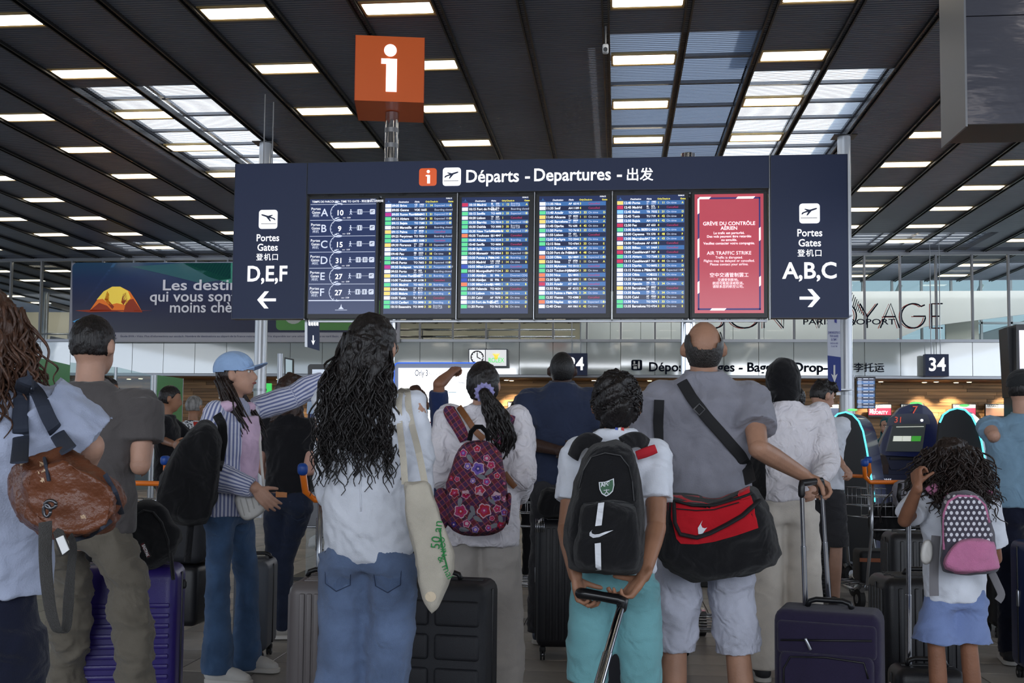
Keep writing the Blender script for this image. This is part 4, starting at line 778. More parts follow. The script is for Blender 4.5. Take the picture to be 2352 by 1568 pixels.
# kiosk style screens behind the pointing arm
t = thing('check_in_screen', 'dark framed screen unit with blue base behind the pointing arm', 'kiosk', (atY(735, 900, 9.6).x, 9.6, 0)); Y = 9.6
b = B(); slab_px(b, rrect(707, 836, 800, 905, 7), Y, .12, 0); b.obj('frame', m_bez, t, world=True); b = B(); slab_px(b, [(717, 848), (795, 848), (795, 892), (717, 892)], Y - .004, .006, 0); b.obj('screen', glow('kiosk_screen', (190, 200, 214), .5), t, world=True)
b = B(); slab_px(b, [(709, 905), (800, 905), (800, 1112), (700, 1112)], Y + .02, .3, 0); b.obj('body', mat('kiosk_blue', (26, 48, 110), rough=.4), t, world=True); b = B(); slab_px(b, [(706, 922), (790, 922), (790, 950), (704, 950)], Y + .0, .02, 0); b.obj('trim_strip', mat('kiosk_pale', (160, 180, 205), rough=.4), t, world=True)
b = B(); slab_px(b, [(695, 1112), (800, 1112), (800, 1215), (690, 1212)], Y + .1, .3); b.obj('pedestal', mat('kiosk_grey', (120, 122, 128), rough=.5), t, world=True); b = B(); p0 = atY(680, 1264, Y + .1); b.box2((p0.x, Y - .1, 0), (p0.x + .7, Y + .5, .03)); b.obj('base_plate', m_black, t, world=True)
b = B(); p1 = atY(690, 1212, Y + .1); b.box2((p1.x + .05, Y + .12, .03), (p1.x + .5, Y + .38, p1.z)); b.obj('clear_bin', glassm('bin_plastic', (215, 215, 215), .08), t, world=True)
t_ = T(); t_.put('SCAN YOUR', .035, FMp(712, 1096, Y - .01), bold=.01); t_.put('BOARDING PASS', .035, FMp(703, 1103, Y - .01), bold=.01); slab_px(t_.b, [(716, 1050), (726, 1048), (722, 1062), (716, 1060)], Y - .012, .005); t_.b.obj('lettering', m_white, t, world=True)
b = B(); b.tube([atY(693, 1160, Y), atY(696, 1205, Y), atY(700, 1209, Y), atY(760, 1209, Y)], .008, n=6); b.obj('wire_rail', m_alu, t, world=True)
b = B()
for k in range(14): b.ell(V3(atY(722 + random.uniform(-9, 9), 1245 + random.uniform(-12, 8), Y + .2)), [random.uniform(.02, .045) for _ in range(3)], n=7, m=5)
tag(b.obj('crumpled_bags', m_white, bake_=dict(voxel=.012, smooth=1)), 'crumpled white plastic bags in the clear bin', 'plastic bag')
# slim column and small screen
b = B(); p = atY(644, 812, 13); b.cyl((p.x, 13, 0), (p.x, 13, p.z), .035, n=12); tag(b.obj('post', m_alu, smooth=True, auto=True), 'short slim steel post behind the brown haired woman', 'post')
b = B(); slab_px(b, [(653, 820), (673, 824), (673, 862), (653, 862)], 13.4, .05, 0); slab_px(b, [(656, 824), (671, 827), (671, 858), (656, 858)], 13.39, .005, 1); p = atY(655, 862, 13.4); b.cyl((p.x + .04, 13.43, 0), (p.x + .04, 13.43, p.z), .02, n=8); tag(b.obj('small_screen', [m_bez, glow('small_scr', (170, 190, 196), .4)]), 'small tilted screen beside the slim steel post', 'screen')
# ---- bright orientation board "Orly 3"
Y = 8.9; t = thing('orientation_board', 'large glowing white map board with Orly 3 heading and blue rim', 'display', (atY(1000, 900, Y).x, Y, 0))
b = B(); slab_px(b, rrect(905, 833, 1120, 1250, 8), Y, .16); b.obj('casing', mat('map_casing', (150, 158, 178), rough=.4), t, world=True); b = B(); b.tube(pxp([(905, 1240), (905, 842), (909, 835), (914, 833), (1118, 833)], Y - .005), .006, n=5); b.obj('rim_light', glow('rim_blue', (50, 96, 200), 1.0), t, world=True)
b = B(); slab_px(b, [(915, 845), (1112, 845), (1112, 1155), (915, 1155)], Y - .006, .008); sc_ = b.obj('screen', glow('map_white', (252, 253, 255), 1.25), t, world=True)
t_ = T(); mq = Y / F; t_.put('Orly 3', .075, FMp(953, 863, Y - .012), bold=.006, fit=30 * mq); t_.put('Portes D - E - F', .03, FMp(986, 860, Y - .012), fit=34 * mq); t_.put('Gates D - E - F', .028, FMp(986, 868, Y - .012), fit=30 * mq, mi=1); t_.put('Niveau 1', .02, FMp(1053, 880, Y - .012), bold=.01)
t_.b.obj('lettering', [mat('map_ink', (60, 72, 100), rough=.5), mat('map_ink_pale', (190, 200, 215), rough=.5)], sc_, world=True); b = B()
for (x0, y0, x1, y1, mi) in ((986, 1088, 1030, 1091, 0), (990, 1098, 1012, 1102, 0), (1000, 960, 1040, 962, 1), (978, 968, 998, 972, 2), (975, 930, 990, 941, 1), (1010, 1010, 1040, 1012, 1), (1030, 900, 1048, 901.5, 1)): slab_px(b, [(x0, y0), (x1, y0), (x1, y1), (x0, y1)], Y - .012, .004, mi)
b.obj('map_lines', [mat('map_pink', (214, 120, 160), rough=.5), mat('map_blue', (150, 200, 220), rough=.5), mat('map_red', (200, 80, 80), rough=.5)], sc_, world=True); b = B(); b.box2((atY(925, 1250, Y).x, Y + .0, 0), (atY(1100, 1250, Y).x, Y + .16, atY(1000, 1249, Y).z)); b.obj('plinth', m_black, t, world=True)
# ---- hanging mirror clad box, upper right
Y = 8.2; t = thing('mirror_box', 'dark mirror clad box hanging from the ceiling at the upper right corner', 'ceiling box', tuple(atY(2320, 285, Y)))
m_mir = mat('dark_mirror', (112, 113, 124), rough=.14, metal=.55, bump=.5, bs=2.6, stretch=(1, 1, 3)); a_ = atY(2217, 285, Y); zt = HC - .02; xr = a_.x + 2.2
b = B(); b.box2((a_.x + .02, Y + .02, a_.z + .02), (xr, Y + .6, zt)); b.obj('core', m_rail, t, world=True)
zs = atY(2280, 36, Y).z
for z0_, z1_ in ((a_.z, zs - .004), (zs + .004, zt)):
    b = B(); b.box2((a_.x + .015, Y, z0_), (xr, Y + .02, z1_)); b.obj('mirror_panel', m_mir, t, world=True)
b = B(); b.box2((a_.x, Y - .01, a_.z - .02), (a_.x + .015, Y + .6, zt)); b.obj('edge_trim', m_alud, t, world=True)
# ---- CCTV camera on a ceiling rail
p = atZ(1391, 60, HC - .03); t = thing('security_camera', 'small white security camera under a dark ceiling rail', 'camera', (p.x, p.y, HC - .4)); b = B(); b.cyl((p.x, p.y, HC - .03), (p.x, p.y, HC - .24), .012, n=8); b.obj('stem', m_alu, t, world=True); b = B(); b.rbox((p.x, p.y, HC - .3), (.07, .09, .1), .02); b.obj('housing', m_white, t, world=True, smooth=True, auto=True); b = B(); b.cyl((p.x, p.y - .04, HC - .32), (p.x, p.y - .06, HC - .325), .025, n=12); b.obj('lens', m_black, t, world=True)
# ---- big totem at the right edge
Y = 9.4; Y = 9.2; t = thing('totem_screen', 'tall black totem with lit screen at the right edge of the picture', 'kiosk', tuple((atY(2340, 900, Y).x + .1, Y, 0)))
b = B(); slab_px(b, [(2313, 752), (2334, 752), (2334, 912), (2322, 912)], Y + .1, .2, 0); slab_px(b, [(2334, 745), (2420, 745), (2420, 1200), (2338, 1200)], Y, .3, 0); b.obj('casing', mat('totem_black', (38, 38, 42), rough=.35), t, world=True)
b = B(); slab_px(b, [(2341, 758), (2415, 758), (2415, 850), (2343, 850)], Y - .006, .008); b.obj('screen', glow('totem_screen', (226, 222, 240), .8), t, world=True); b = B(); q = atY(2340, 1200, Y); b.box2((q.x, Y + .02, 0), (q.x + .28, Y + .28, q.z)); b.obj('foot', m_black, t, world=True)
# ---- self service kiosks
m_kb = mat('kiosk_black', (16, 17, 22), rough=.55); m_kn = mat('kiosk_navy', (24, 34, 82), rough=.28, coat=.5); m_cy = glow('led_cyan', (90, 215, 232), 1.6); m_kg = glow('led_green', (110, 235, 120), 1.0); m_kr = glow('kiosk_red', (215, 84, 60), .4)
def kiosk_back(label, pts_l, pts_r, Y, dx, cap):
    """seen from behind: black arched back, light strip on its rim, navy flank"""
    t = thing('check_in_kiosk', label, 'kiosk', (atY((pts_l[0][0] + pts_r[-1][0]) / 2, 1000, Y).x, Y, 0), group='self service kiosks')
    face = [tuple(p) for p in pxp(pts_l + pts_r, Y)]; z0 = 0.02; a_ = (face[0][0], Y, z0); c_ = (face[-1][0] + .02, Y, z0)
    b = B(); P = [a_] + face + [c_]; b.poly(P, (0, .05, 0), 1); b.obj('back_shell', m_kb, t, world=True)
    b = B(); P2 = [(x, Y + .05, z) for x, y, z in P]; P3 = [(x * 1 + dx, Y + .42, z * .985 + .01) for x, y, z in P]; b.rings([np.array(P2), np.array(P3)]); b.obj('flank', m_kn, t, world=True, smooth=True, auto=True)
    b = B(); b.tube([(x, y - .008, z) for x, y, z in face[3:-1]], .009, n=6); b.obj('light_strip', m_cy, t, world=True)
    b = B(); c = atY(cap[0], cap[1], Y + .2); b.ell((c.x, c.y, c.z), (.05, .05, .012), n=14, m=6); b.obj('status_light', m_kg, t, world=True, smooth=True); return t
kiosk_back('black self service kiosk with cyan light strip left of the luggage trolley basket', [(1896, 1300), (1897, 1100), (1899, 1010), (1903, 985), (1910, 964), (1924, 950)], [(1942, 946), (1958, 952), (1972, 967), (1982, 990), (1990, 1030), (1998, 1080), (2006, 1130), (2010, 1152), (2014, 1300)], 10.6, .22, (1958, 941))
kiosk_back('black self service kiosk with cyan light strip behind the curly haired girl', [(2150, 1300), (2152, 1100), (2154, 1010), (2158, 970), (2166, 952), (2180, 942)], [(2198, 937), (2216, 941), (2232, 956), (2244, 980), (2254, 1014), (2262, 1060), (2272, 1128), (2278, 1300)], 10.2, .2, (2215, 931))
Y = 11.3; t = thing('check_in_kiosk', 'navy self service kiosk facing the viewer with screen and number 7', 'kiosk', (atY(2090, 1000, Y).x, Y + .2, 0), group='self service kiosks')
HDP = [(2010, 1038), (2022, 1010), (2034, 985), (2046, 958), (2062, 938), (2085, 928), (2108, 926), (2126, 932), (2140, 946), (2150, 965), (2160, 1000), (2165, 1046), (2150, 1052), (2030, 1046)]
b = B(); F1 = [tuple(p) for p in pxp(HDP, Y)]; F2 = [(x + .1, y + .45, z) for x, y, z in F1]; F0 = [(x * .97 + .03 * F1[5][0], y - .05, z * .985 + .02) for x, y, z in F1]; b.rings([np.array(F0), np.array(F1), np.array(F2)]); b.obj('head_shell', m_kn, t, world=True, smooth=True, auto=True)
b = B(); slab_px(b, [(2042, 960), (2060, 951), (2100, 948), (2130, 952), (2136, 966), (2136, 974), (2036, 978)], Y - .062, .02); b.obj('sensor_bar', mat('kiosk_bar', (62, 66, 84), rough=.35), t, world=True)
b = B(); slab_px(b, [(2052, 974), (2127, 972), (2118, 1037), (2036, 1036)], Y - .075, .02, 0); b.obj('screen', mat('kiosk_glass', (74, 78, 78), rough=.12, emit=.15), t, world=True)
b = B(); slab_px(b, [(2053, 1001), (2073, 1001), (2072, 1013), (2051, 1013)], Y - .085, .008, 0); slab_px(b, [(2074, 1001), (2093, 1001), (2092, 1013), (2073, 1013)], Y - .085, .008, 0); slab_px(b, [(2095, 1001), (2116, 1001), (2114, 1013), (2093, 1013)], Y - .085, .008, 1); slab_px(b, [(2059, 979.5), (2122, 978.5), (2122, 980), (2059, 981)], Y - .085, .008, 0); b.obj('screen_buttons', [glow('btn_white', (222, 226, 212), .5), glow('btn_green', (70, 160, 60), .5)], t, world=True)
t_ = T(); t_.put('7', .11, FMp(2094, 949, Y - .075), bold=.004, shear=.1); t_.put('31', .085, FMp(2053, 970, Y - .075), bold=.004, shear=.1); t_.b.obj('number', m_kr, t, world=True)
b = B(); b.cyl(atY(2117, 965, Y - .07), V3(atY(2117, 965, Y - .07)) + V3((0, -.01, 0)), .014, n=12); b.obj('scanner_dot', m_signw, t, world=True)
b = B(); c = atY(2104, 927, Y + .1); b.ell(c, (.065, .05, .02), n=14, m=6); b.obj('status_light', m_kg, t, world=True, smooth=True)
b = B(); slab_px(b, [(2034, 1046), (2148, 1048), (2140, 1078), (2046, 1078)], Y + .02, .3, 0); slab_px(b, [(2026, 1090), (2150, 1090), (2150, 1110), (2026, 1110)], Y - .1, .5, 0); q = atY(2030, 1110, Y); b.box2((q.x, Y, .02), (q.x + .48, Y + .45, q.z)); b.box2((q.x + .06, Y + .05, q.z), (q.x + .42, Y + .3, q.z + .2)); b.obj('pedestal', mat('kiosk_navy_matt', (18, 26, 60), rough=.45), t, world=True)
b = B(); slab_px(b, [(2045, 1050), (2110, 1051), (2108, 1056), (2044, 1055)], Y - .01, .03); b.obj('ticket_slot', m_black, t, world=True); t_ = T(); t_.put('pass', .05, FMp(2028, 1104, Y - .11), bold=.01); t_.b.obj('lettering', m_tg, t, world=True)
# ================================================================ PEOPLE
def rotm(ax, a): return np.array(Matrix.Rotation(a, 3, Vector(ax)))
def hand(b, w, d, n, side, curl=.5, s=1.0, thumb=.5, spread=.08):
    """five-fingered hand: wrist w, direction d, palm normal n, side +1/-1 = which way the thumb points (t = side * d x n)"""
    w = V3(w); d = unit(V3(d)); n = unit(V3(n) - d * np.dot(V3(n), d)); t = side * np.cross(d, n)
    kn = []
    for i, (o, l0) in enumerate(((.030, .088), (.010, .092), (-.010, .088), (-.029, .080))):
        k = w + d * l0 * s + t * o * s; kn.append(k); b.tube([w + t * o * .55 * s + d * .005 * s, w + d * l0 * .5 * s + t * o * .9 * s, k], [.0135 * s, .0135 * s, .0115 * s], n=8, rnd=True)
    b.tube([w - d * .02 * s, w + d * .04 * s, w + d * .075 * s], [.021 * s, .022 * s, .018 * s], n=10, flat=(1.5, .75), rnd=True, up=n)
    for i, (L, r) in enumerate(((.072, .0093), (.080, .0095), (.075, .009), (.058, .008))):
        o = (1.5 - i) * spread; dd = unit(d + t * o); p = kn[i]; pts = [p - dd * .01 * s, p]; rr = [r * s * 1.1, r * s * 1.1]; ax = np.cross(dd, n)
        for q, fr in enumerate((.45, .3, .25)):
            c = curl[i] if isinstance(curl, (list, tuple)) else curl
            dd = rotm(ax, c * (1.0, 1.15, .8)[q]) @ dd; p = p + dd * L * fr * s; pts.append(p); rr.append(r * s * (1, .93, .82)[q])
        b.tube(pts, rr, n=8, rnd=True)
    td = unit(d * .55 + t * .75 + n * .35); p = w + d * .022 * s + t * .022 * s; pts = [p - td * .01 * s, p + td * .028 * s]; p = pts[-1]; ax = np.cross(td, unit(n - t * .6))
    for q, l in enumerate((.032, .027)): td = rotm(ax, thumb * .6) @ td; p = p + td * l * s; pts.append(p)
    b.tube(pts, [.0125 * s, .0125 * s, .0105 * s, .009 * s], n=8, rnd=True)
SKULL = (0, .012, 1.645)
def default_pose(H, P):
    s = H / 1.75; k = lambda *a: V3(a) * s; J = {}
    J['sl'], J['sr'] = k(-.175, -.005, 1.425), k(.175, -.005, 1.425)
    J['el'], J['er'] = k(-.225, .02, 1.14), k(.225, .02, 1.14); J['wl'], J['wr'] = k(-.19, .2, 1.02), k(.19, .2, 1.02)
    J['hl'], J['hr'] = k(-.09, 0, .93), k(.09, 0, .93); J['kl'], J['kr'] = k(-.1, .015, .5), k(.1, .015, .5); J['al'], J['ar'] = k(-.105, -.02, .09), k(.105, -.02, .09)
    J.update({a: V3(v) for a, v in P.items()}); return J, s
def person(label, px, depth, H, face=0, pose={}, skin=(150, 110, 90), shirt=None, pants=None, hair=None, shoes=None, head=0, tilt=0, hands='', vox=.014, wide=1.0, hold={}, extra=None, pants_kind='straight', lean=0, facial=False, age=1.0, nk=0):
    base = at(px, 1000, depth); root = thing('person', label, 'person', (base.x, base.y, 0), R(face))
    MI = wm(root).inverted()
    P = {}
    for k_, v in pose.items():
        if v[0] == 'px': v = MI @ at(v[1], v[2], v[3])
        P[k_] = V3(v)
    for k_ in ('sl', 'sr'):
        if k_ in P and pose[k_][0] != 'px': P[k_] = P[k_] + V3((0, 0, nk * .85))
    J, s = default_pose(H + nk, P)
    hs = H / 1.75 * age                                                   # head scale
    hc = V3((0, .012, 1.645)) * s; hc[2] = H - .105 * hs
    HR = rotm((0, 0, 1), R(head)) @ rotm((1, 0, 0), R(tilt)); nb = V3((0, -.01, 1.45)) * s
    def hp(x, y, z): return hc + HR @ (V3((x, y, z)) * hs)
    m_s = skinm('skin_%d_%d_%d' % skin, skin)
    # --- body
    b = B()
    b.ell(hc, np.array((.073, .094, .102)) * hs, HR, n=20, m=14); b.ell(hp(0, .028, -.055), np.array((.056, .068, .062)) * hs, HR, n=16, m=10)
    b.ell(hp(0, .055, -.095), np.array((.03, .032, .026)) * hs, HR, n=12, m=8)
    b.tube([hp(0, -.012, -.06), hp(0, -.018, -.1) * .5 + nb * .5, nb + V3((0, 0, -.03)) * s], [.05 * s * wide ** .5, .052 * s * wide ** .5, .062 * s], n=14)
    for sx in (-1, 1):
        e = rotm((0, 0, 1), R(sx * 18)); b.ell(hp(sx * .083, .0, -.014), np.array((.011, .020, .033)) * hs, HR @ e, n=10, m=8)
    b.tube([hp(0, .088, .01), hp(0, .104, -.022), hp(0, .112, -.036), hp(0, .094, -.044)], [.009 * hs, .012 * hs, .015 * hs, .012 * hs], n=8, rnd=True)
    b.tube([hp(-.018, .088, -.064), hp(0, .096, -.063), hp(.018, .088, -.064)], [.006 * hs, .009 * hs, .006 * hs], n=6, rnd=True); b.tube([hp(-.03, .083, .012), hp(0, .09, .016), hp(.03, .083, .012)], [.008 * hs, .008 * hs, .008 * hs], n=6, rnd=True)
    T0 = [(0, 0, .86, .125, .08), (0, 0, .95, .14, .09), (0, 0, 1.05, .138, .09), (0, 0, 1.15, .13, .085), (0, 0, 1.28, .15, .092), (0, -.005, 1.38, .165, .09), (0, -.01, 1.44, .13, .07), (0, -.012, 1.475, .07, .055)]
    b.loft([(x * s + lean * (z - .9) * s, y * s, z * s, a * s * (wide if z < 1.42 else 1), c * s) for x, y, z, a, c in T0], n=22)
    for S in 'lr':
        sh, el, wr = J['s' + S], J['e' + S], J['w' + S]
        b.tube([V3((0, -.01, 1.42)) * s + (sh - V3((0, -.01, 1.42)) * s) * .6, sh, sh * .6 + el * .4, el], [.045 * s, .05 * s, .045 * s, .037 * s], n=12, rnd=True)
        if S not in hands: b.tube([el, el * .7 + wr * .3, wr], [.037 * s, .038 * s, .026 * s], n=12, rnd=True)
        h, k_, a_ = J['h' + S], J['k' + S], J['a' + S]
        b.tube([h + V3((0, 0, -.02)) * s, h * .5 + k_ * .5, k_], [.066 * s, .060 * s, .048 * s], n=14, rnd=True); c = k_ * .62 + a_ * .38
        b.tube([k_, c + V3((0, -.012, 0)) * s, k_ * .3 + a_ * .7, a_], [.047 * s, .049 * s, .036 * s, .032 * s], n=14, rnd=True)
    me = b.mesh('body'); me = bake(me, voxel=vox * .8, smooth=3)
    bm = bmesh.new(); bm.from_mesh(me)
    for S in 'lr':
        el, wr = J['e' + S], J['w' + S]; hd = hold.get(S, {})
        d = V3(hd['d']) if 'd' in hd else unit(wr - el); n_ = V3(hd.get('n', (1 if S == 'l' else -1, .2, 0))); 
        fb = B(); f = .0 if S in hands else .55
        fb.tube([el * (1 - f) + wr * f, el * .7 * (1 - f) + wr * (.3 + .7 * f), wr], [.0385 * s * (1 - .2 * f), .0385 * s * (1 - .25 * f), .0265 * s], n=12, rnd=True)
        if facial is None: continue
        hand(fb, wr, d, n_, hd.get('side', 1 if S == 'r' else -1), hd.get('curl', .35), s * hd.get('k', .98), hd.get('thumb', .5))
        fv = .0048 if S in hands else .008
        m2 = bake(fb.mesh('h'), voxel=fv, smooth=2); bm.from_mesh(m2); bpy.data.meshes.remove(m2)
    bm.to_mesh(me); bm.free(); link('body', me, m_s, root, smooth=True)
    # eyes
    if facial:
        eb = B(); 
        for sx in (-1, 1): eb.ell(hp(sx * .03, .081, .0), np.array((.013, .008, .008)) * hs, HR, n=10, m=6, mi=0); eb.ell(hp(sx * .03, .087, .0), np.array((.006, .004, .006)) * hs, HR, n=8, m=5, mi=1)
        eb.obj('eyes', [mat('eye_white', (225, 220, 214), rough=.3), mat('eye_dark', (40, 26, 20), rough=.2)], root, smooth=True)
        lb = B(); lb.tube([hp(-.019, .094, -.064), hp(0, .103, -.062), hp(.019, .094, -.064)], [.003, .006, .003], n=6, rnd=True); lb.obj('lips', mat('lips', (150, 80, 76), rough=.4), root, smooth=True)
        br = B()
        for sx in (-1, 1): br.tube([hp(sx * .045, .084, .016), hp(sx * .03, .093, .021), hp(sx * .015, .092, .017)], .004, n=5, rnd=True)
        br.obj('eyebrows', mat('brow', (40, 28, 24), rough=.8), root, smooth=True)
    # --- shirt
    if shirt:
        g = shirt; lo = g.get('loose', .02); hem = g.get('hem', .86); ml = g['mat']; fl = g.get('flare', 0)
        b = B(); zs = [z for z in (1.05, 1.15, 1.28, 1.38, 1.435) if z > hem + .04]
        def tr(z): 
            zz = [q[2] for q in T0]; return np.interp(z, zz, [q[3] for q in T0]), np.interp(z, zz, [q[4] for q in T0]), np.interp(z, zz, [q[1] for q in T0])
        secs = []
        for z in [hem, hem + .02] + zs + [1.47, 1.495]:
            a_, c_, y_ = tr(z); q = lo * (1 if z < 1.4 else .45); f_ = fl * max(0, (1.25 - z))
            if z >= 1.47: a_, c_ = (.092, .075) if z < 1.48 else (.066, .066)
            secs.append((lean * (z - .9) * s, y_ * s, z * s, (a_ * (wide if z < 1.42 else 1) + q + f_) * s, (c_ + q * .9 + f_ * .7) * s, 2.3, 0, 0))
        b.loft(secs, n=30)
        if 'tail' in g:
            ty, td = g['tail']; b.loft([(0, -.01 * s, (hem - td) * s, .10 * s, .07 * s), (0, -.005 * s, (hem - td * .4) * s, (tr(hem)[0] * wide + lo * .8) * s, (tr(hem)[1] + lo * .7) * s), (0, 0, (hem + .02) * s, (tr(hem)[0] * wide + lo) * s, (tr(hem)[1] + lo) * s)], n=30)
        sl_ = g.get('sleeve', 'short'); sr_ = g.get('sl_r', (.062, .066, .052, .038))
        for S in 'lr':
            sh, el, wr = J['s' + S], J['e' + S], J['w' + S]; c0 = V3((0, -.01, 1.40)) * s
            L = g.get('len' + S, sl_)
            b.tube([c0 + (sh - c0) * .55, c0 + (sh - c0) * .98], [.062 * s, .062 * s], n=14, rnd=True)
            if L == 'none': continue
            if L == 'short':
                f = g.get('slen', .62); e_ = sh * (1 - f) + el * f; b.tube([sh, sh * .5 + e_ * .5, e_], [sr_[0] * s, (sr_[0] + .002) * s, (sr_[0] + .004) * s], n=16)
            else:
                f = g.get('sfull', .97); m_ = el * (1 - f) + wr * f if L == 'long' else el * .55 + wr * .45
                b.tube([sh, sh * .5 + el * .5, el], [sr_[0] * s, sr_[1] * s, sr_[1] * s * .95], n=16, rnd=True); b.tube([el, el * .5 + m_ * .5, m_], [sr_[1] * s * .95, sr_[2] * s * 1.05, sr_[3] * s], n=16)
        if g.get('collar'): b.tube([V3((.062 * math.cos(R(a)), -.012 + .062 * math.sin(R(a)), 1.497 + .012 * math.sin(R(a)))) * s for a in range(0, 361, 30)], .012 * s, n=8)
        me = b.mesh('shirt'); amp = g.get('amp', .006)
        me = bake(me, voxel=vox * .75, smooth=g.get('smooth', 5), fold=[(amp * .55, 9 / s, int(px) % 97, g.get('axis')), (amp * .28, 26, int(px) % 89, None)])
        # stripe coordinates
        if g.get('stripe'):
            n = len(me.vertices); co = np.empty(n * 3); me.vertices.foreach_get('co', co); co = co.reshape(-1, 3); best = np.full(n, 9e9); uv = np.zeros((n, 3))
            segs = [(V3((0, 0, .8)), V3((0, 0, 1.38)), .15, 1)] + [(J[a] / s, J[c] / s, .055, 0) for S in 'lr' for a, c in (('s' + S, 'e' + S), ('e' + S, 'w' + S))]
            for p, q, r, kind in segs:
                p = p * s; q = q * s; d = q - p; L2 = d @ d; tt = np.clip((co - p) @ d / L2, 0, 1); c = p + tt[:, None] * d; v = co - c; dist = np.linalg.norm(v, axis=1) - r * s; x_, y_, _ = frame(d, (0, 1, 0)); an = np.arctan2(v @ y_, v @ x_)
                m_ = dist < best; best = np.where(m_, dist, best); uv[m_, 0] = np.cos(an[m_]); uv[m_, 1] = np.sin(an[m_]); uv[m_, 2] = kind
            at_ = me.attributes.new('bp', 'FLOAT_VECTOR', 'POINT'); at_.data.foreach_set('vector', uv.ravel())
        sh_ob = link(g.get('name', 'shirt'), me, ml, root, smooth=True)
        if g.get('detail'): g['detail'](root, s, J, sh_ob)
    # --- trousers
    if pants:
        g = pants; b = B(); w1, w2, w3 = {'straight': (.088, .068, .066), 'skinny': (.088, .070, .058), 'wide': (.098, .10, .115), 'shorts': (.092, .092, .096), 'loose': (.094, .084, .082), 'flare': (.086, .064, .088)}[g['kind']]
        tz = g.get('top', .98)
        b.loft([(0, 0, .84 * s, .135 * s * wide, .085 * s), (0, 0, .88 * s, (.158 * wide) * s, .105 * s), (0, 0, .95 * s, (.162 * wide) * s, .11 * s), (0, 0, tz * s, (.152 * wide) * s, .1 * s)], n=28)
        if g.get('rear', 1): 
            for sx in (-1, 1): b.ell(V3((sx * .072, -.045, .885)) * s, V3((.078, .07, .085)) * s)
        f = g.get('len', .99)
        for S in 'lr':
            h, k_, a_ = J['h' + S], J['k' + S], J['a' + S]; h = h + V3((0, 0, -.03)) * s
            if g['kind'] == 'shorts': e_ = k_ + (k_ - h) * g.get('drop', .0); b.tube([h, h * .5 + e_ * .5, e_], [w1 * s, w2 * s, w3 * s * g.get('w', 1)], n=20)
            else: e_ = k_ * (1 - f) + a_ * f + (V3((0, 0, -.03)) * s if f > .98 else 0); b.tube([h, h * .5 + k_ * .5, k_, k_ * .5 + e_ * .5, e_], [w1 * s, (w1 * .6 + w2 * .4) * s, w2 * s, (w2 + w3) / 2 * s, w3 * s * g.get('w', 1)], n=20)
        me = b.mesh('trousers'); amp = g.get('amp', .007)
        me = bake(me, voxel=vox * .85, smooth=4, fold=[(amp * .5, 8 / s, int(px) % 83, g.get('axis', (0, 0, .8))), (amp * .3, 24, int(px) % 71, (0, 0, 1))])
        po = link(g.get('name', 'trousers'), me, g['mat'], root, smooth=True)
        if g.get('detail'): g['detail'](root, s, J, po)
    # --- shoes
    for S in 'lr':
        a_ = J['a' + S]; ft = R((J.get('toe' + S) if J.get('toe' + S) is not None else V3((0, 0, 0)))[0]); m_ = shoes or mat('shoe_dark', (40, 40, 44), rough=.6)
        b = B(); rt = rotm((0, 0, 1), ft); q = lambda x, y, z: V3((a_[0], a_[1], 0)) + rt @ (V3((x, y, z)) * s)
        b.rbox(q(0, .065, .018), (.088 * s, .27 * s, .034 * s), .04 * s, rot=rt, bz=.008 * s, mi=1); so = b; b2 = B(); b2.tube([q(0, -.035, .055), q(0, .04, .06), q(0, .11, .048), q(0, .165, .036)], [.043 * s, .043 * s, .04 * s, .03 * s], n=14, rnd=True); b2.tube([q(0, -.02, .05), q(0, -.02, .1)], [.044 * s, .04 * s], n=14, rnd=True)
        up = link('shoe', bake(b2.mesh('u'), voxel=.01, smooth=3), m_, root, smooth=True); so.obj('sole', [m_, mat('sole_white', (196, 192, 186), rough=.6)] if J.get('sole') is None else [m_, m_], up, smooth=True, auto=True)
    ctx = dict(root=root, s=s, hs=hs, hp=hp, HR=HR, hc=hc, J=J, nb=nb, MI=MI)
    if hair: hair(ctx)
    if extra: extra(ctx)
    return ctx
# ---------------------------------------------------------------- hair
def cap_hair(c, m, up=.0, thick=.012, back=-.075, side=.0, amp=.004, front=.055, freq=60, name='hair', vox=.008, pts=None):
    """short hair: skull shell cut at the hairline"""
    b = B(); hs = c['hs']; hc, HR = c['hc'], c['HR']
    b.ell(hc + HR @ V3((0, -.006, .006)) * hs, (np.array((.074, .092, .100)) + thick) * hs, HR, n=28, m=20)
    me = bake(b.mesh('h'), voxel=vox, smooth=1); co = np.array([v.co[:] for v in me.vertices]); L = (co - hc) @ HR / hs
    # hairline: lower limit rises towards the face
    lim = np.where(L[:, 1] > 0, back + (front - back) * np.clip((L[:, 1]) / .06, 0, 1), back + .0 * L[:, 1]); lim = lim + np.where(np.abs(L[:, 0]) > .055, side, 0)
    keep = L[:, 2] > lim
    co = co + (np.array([v.normal[:] for v in me.vertices]) * (folds(co, amp, freq, 5)[:, None]))
    skull = hc + (HR @ (((L - [0, 0, 0]) * np.array([.93, .93, .93])).T)).T * hs
    co = np.where(keep[:, None], co, skull * .6 + hc * .4); me.vertices.foreach_set('co', co.ravel()); me.update()
    bm = bmesh.new(); bm.from_mesh(me); bmesh.ops.delete(bm, geom=[f for f in bm.faces if not any(keep[v.index] for v in f.verts)], context='FACES'); bm.to_mesh(me); bm.free()
    return link(name, me, m, c['root'], smooth=True)
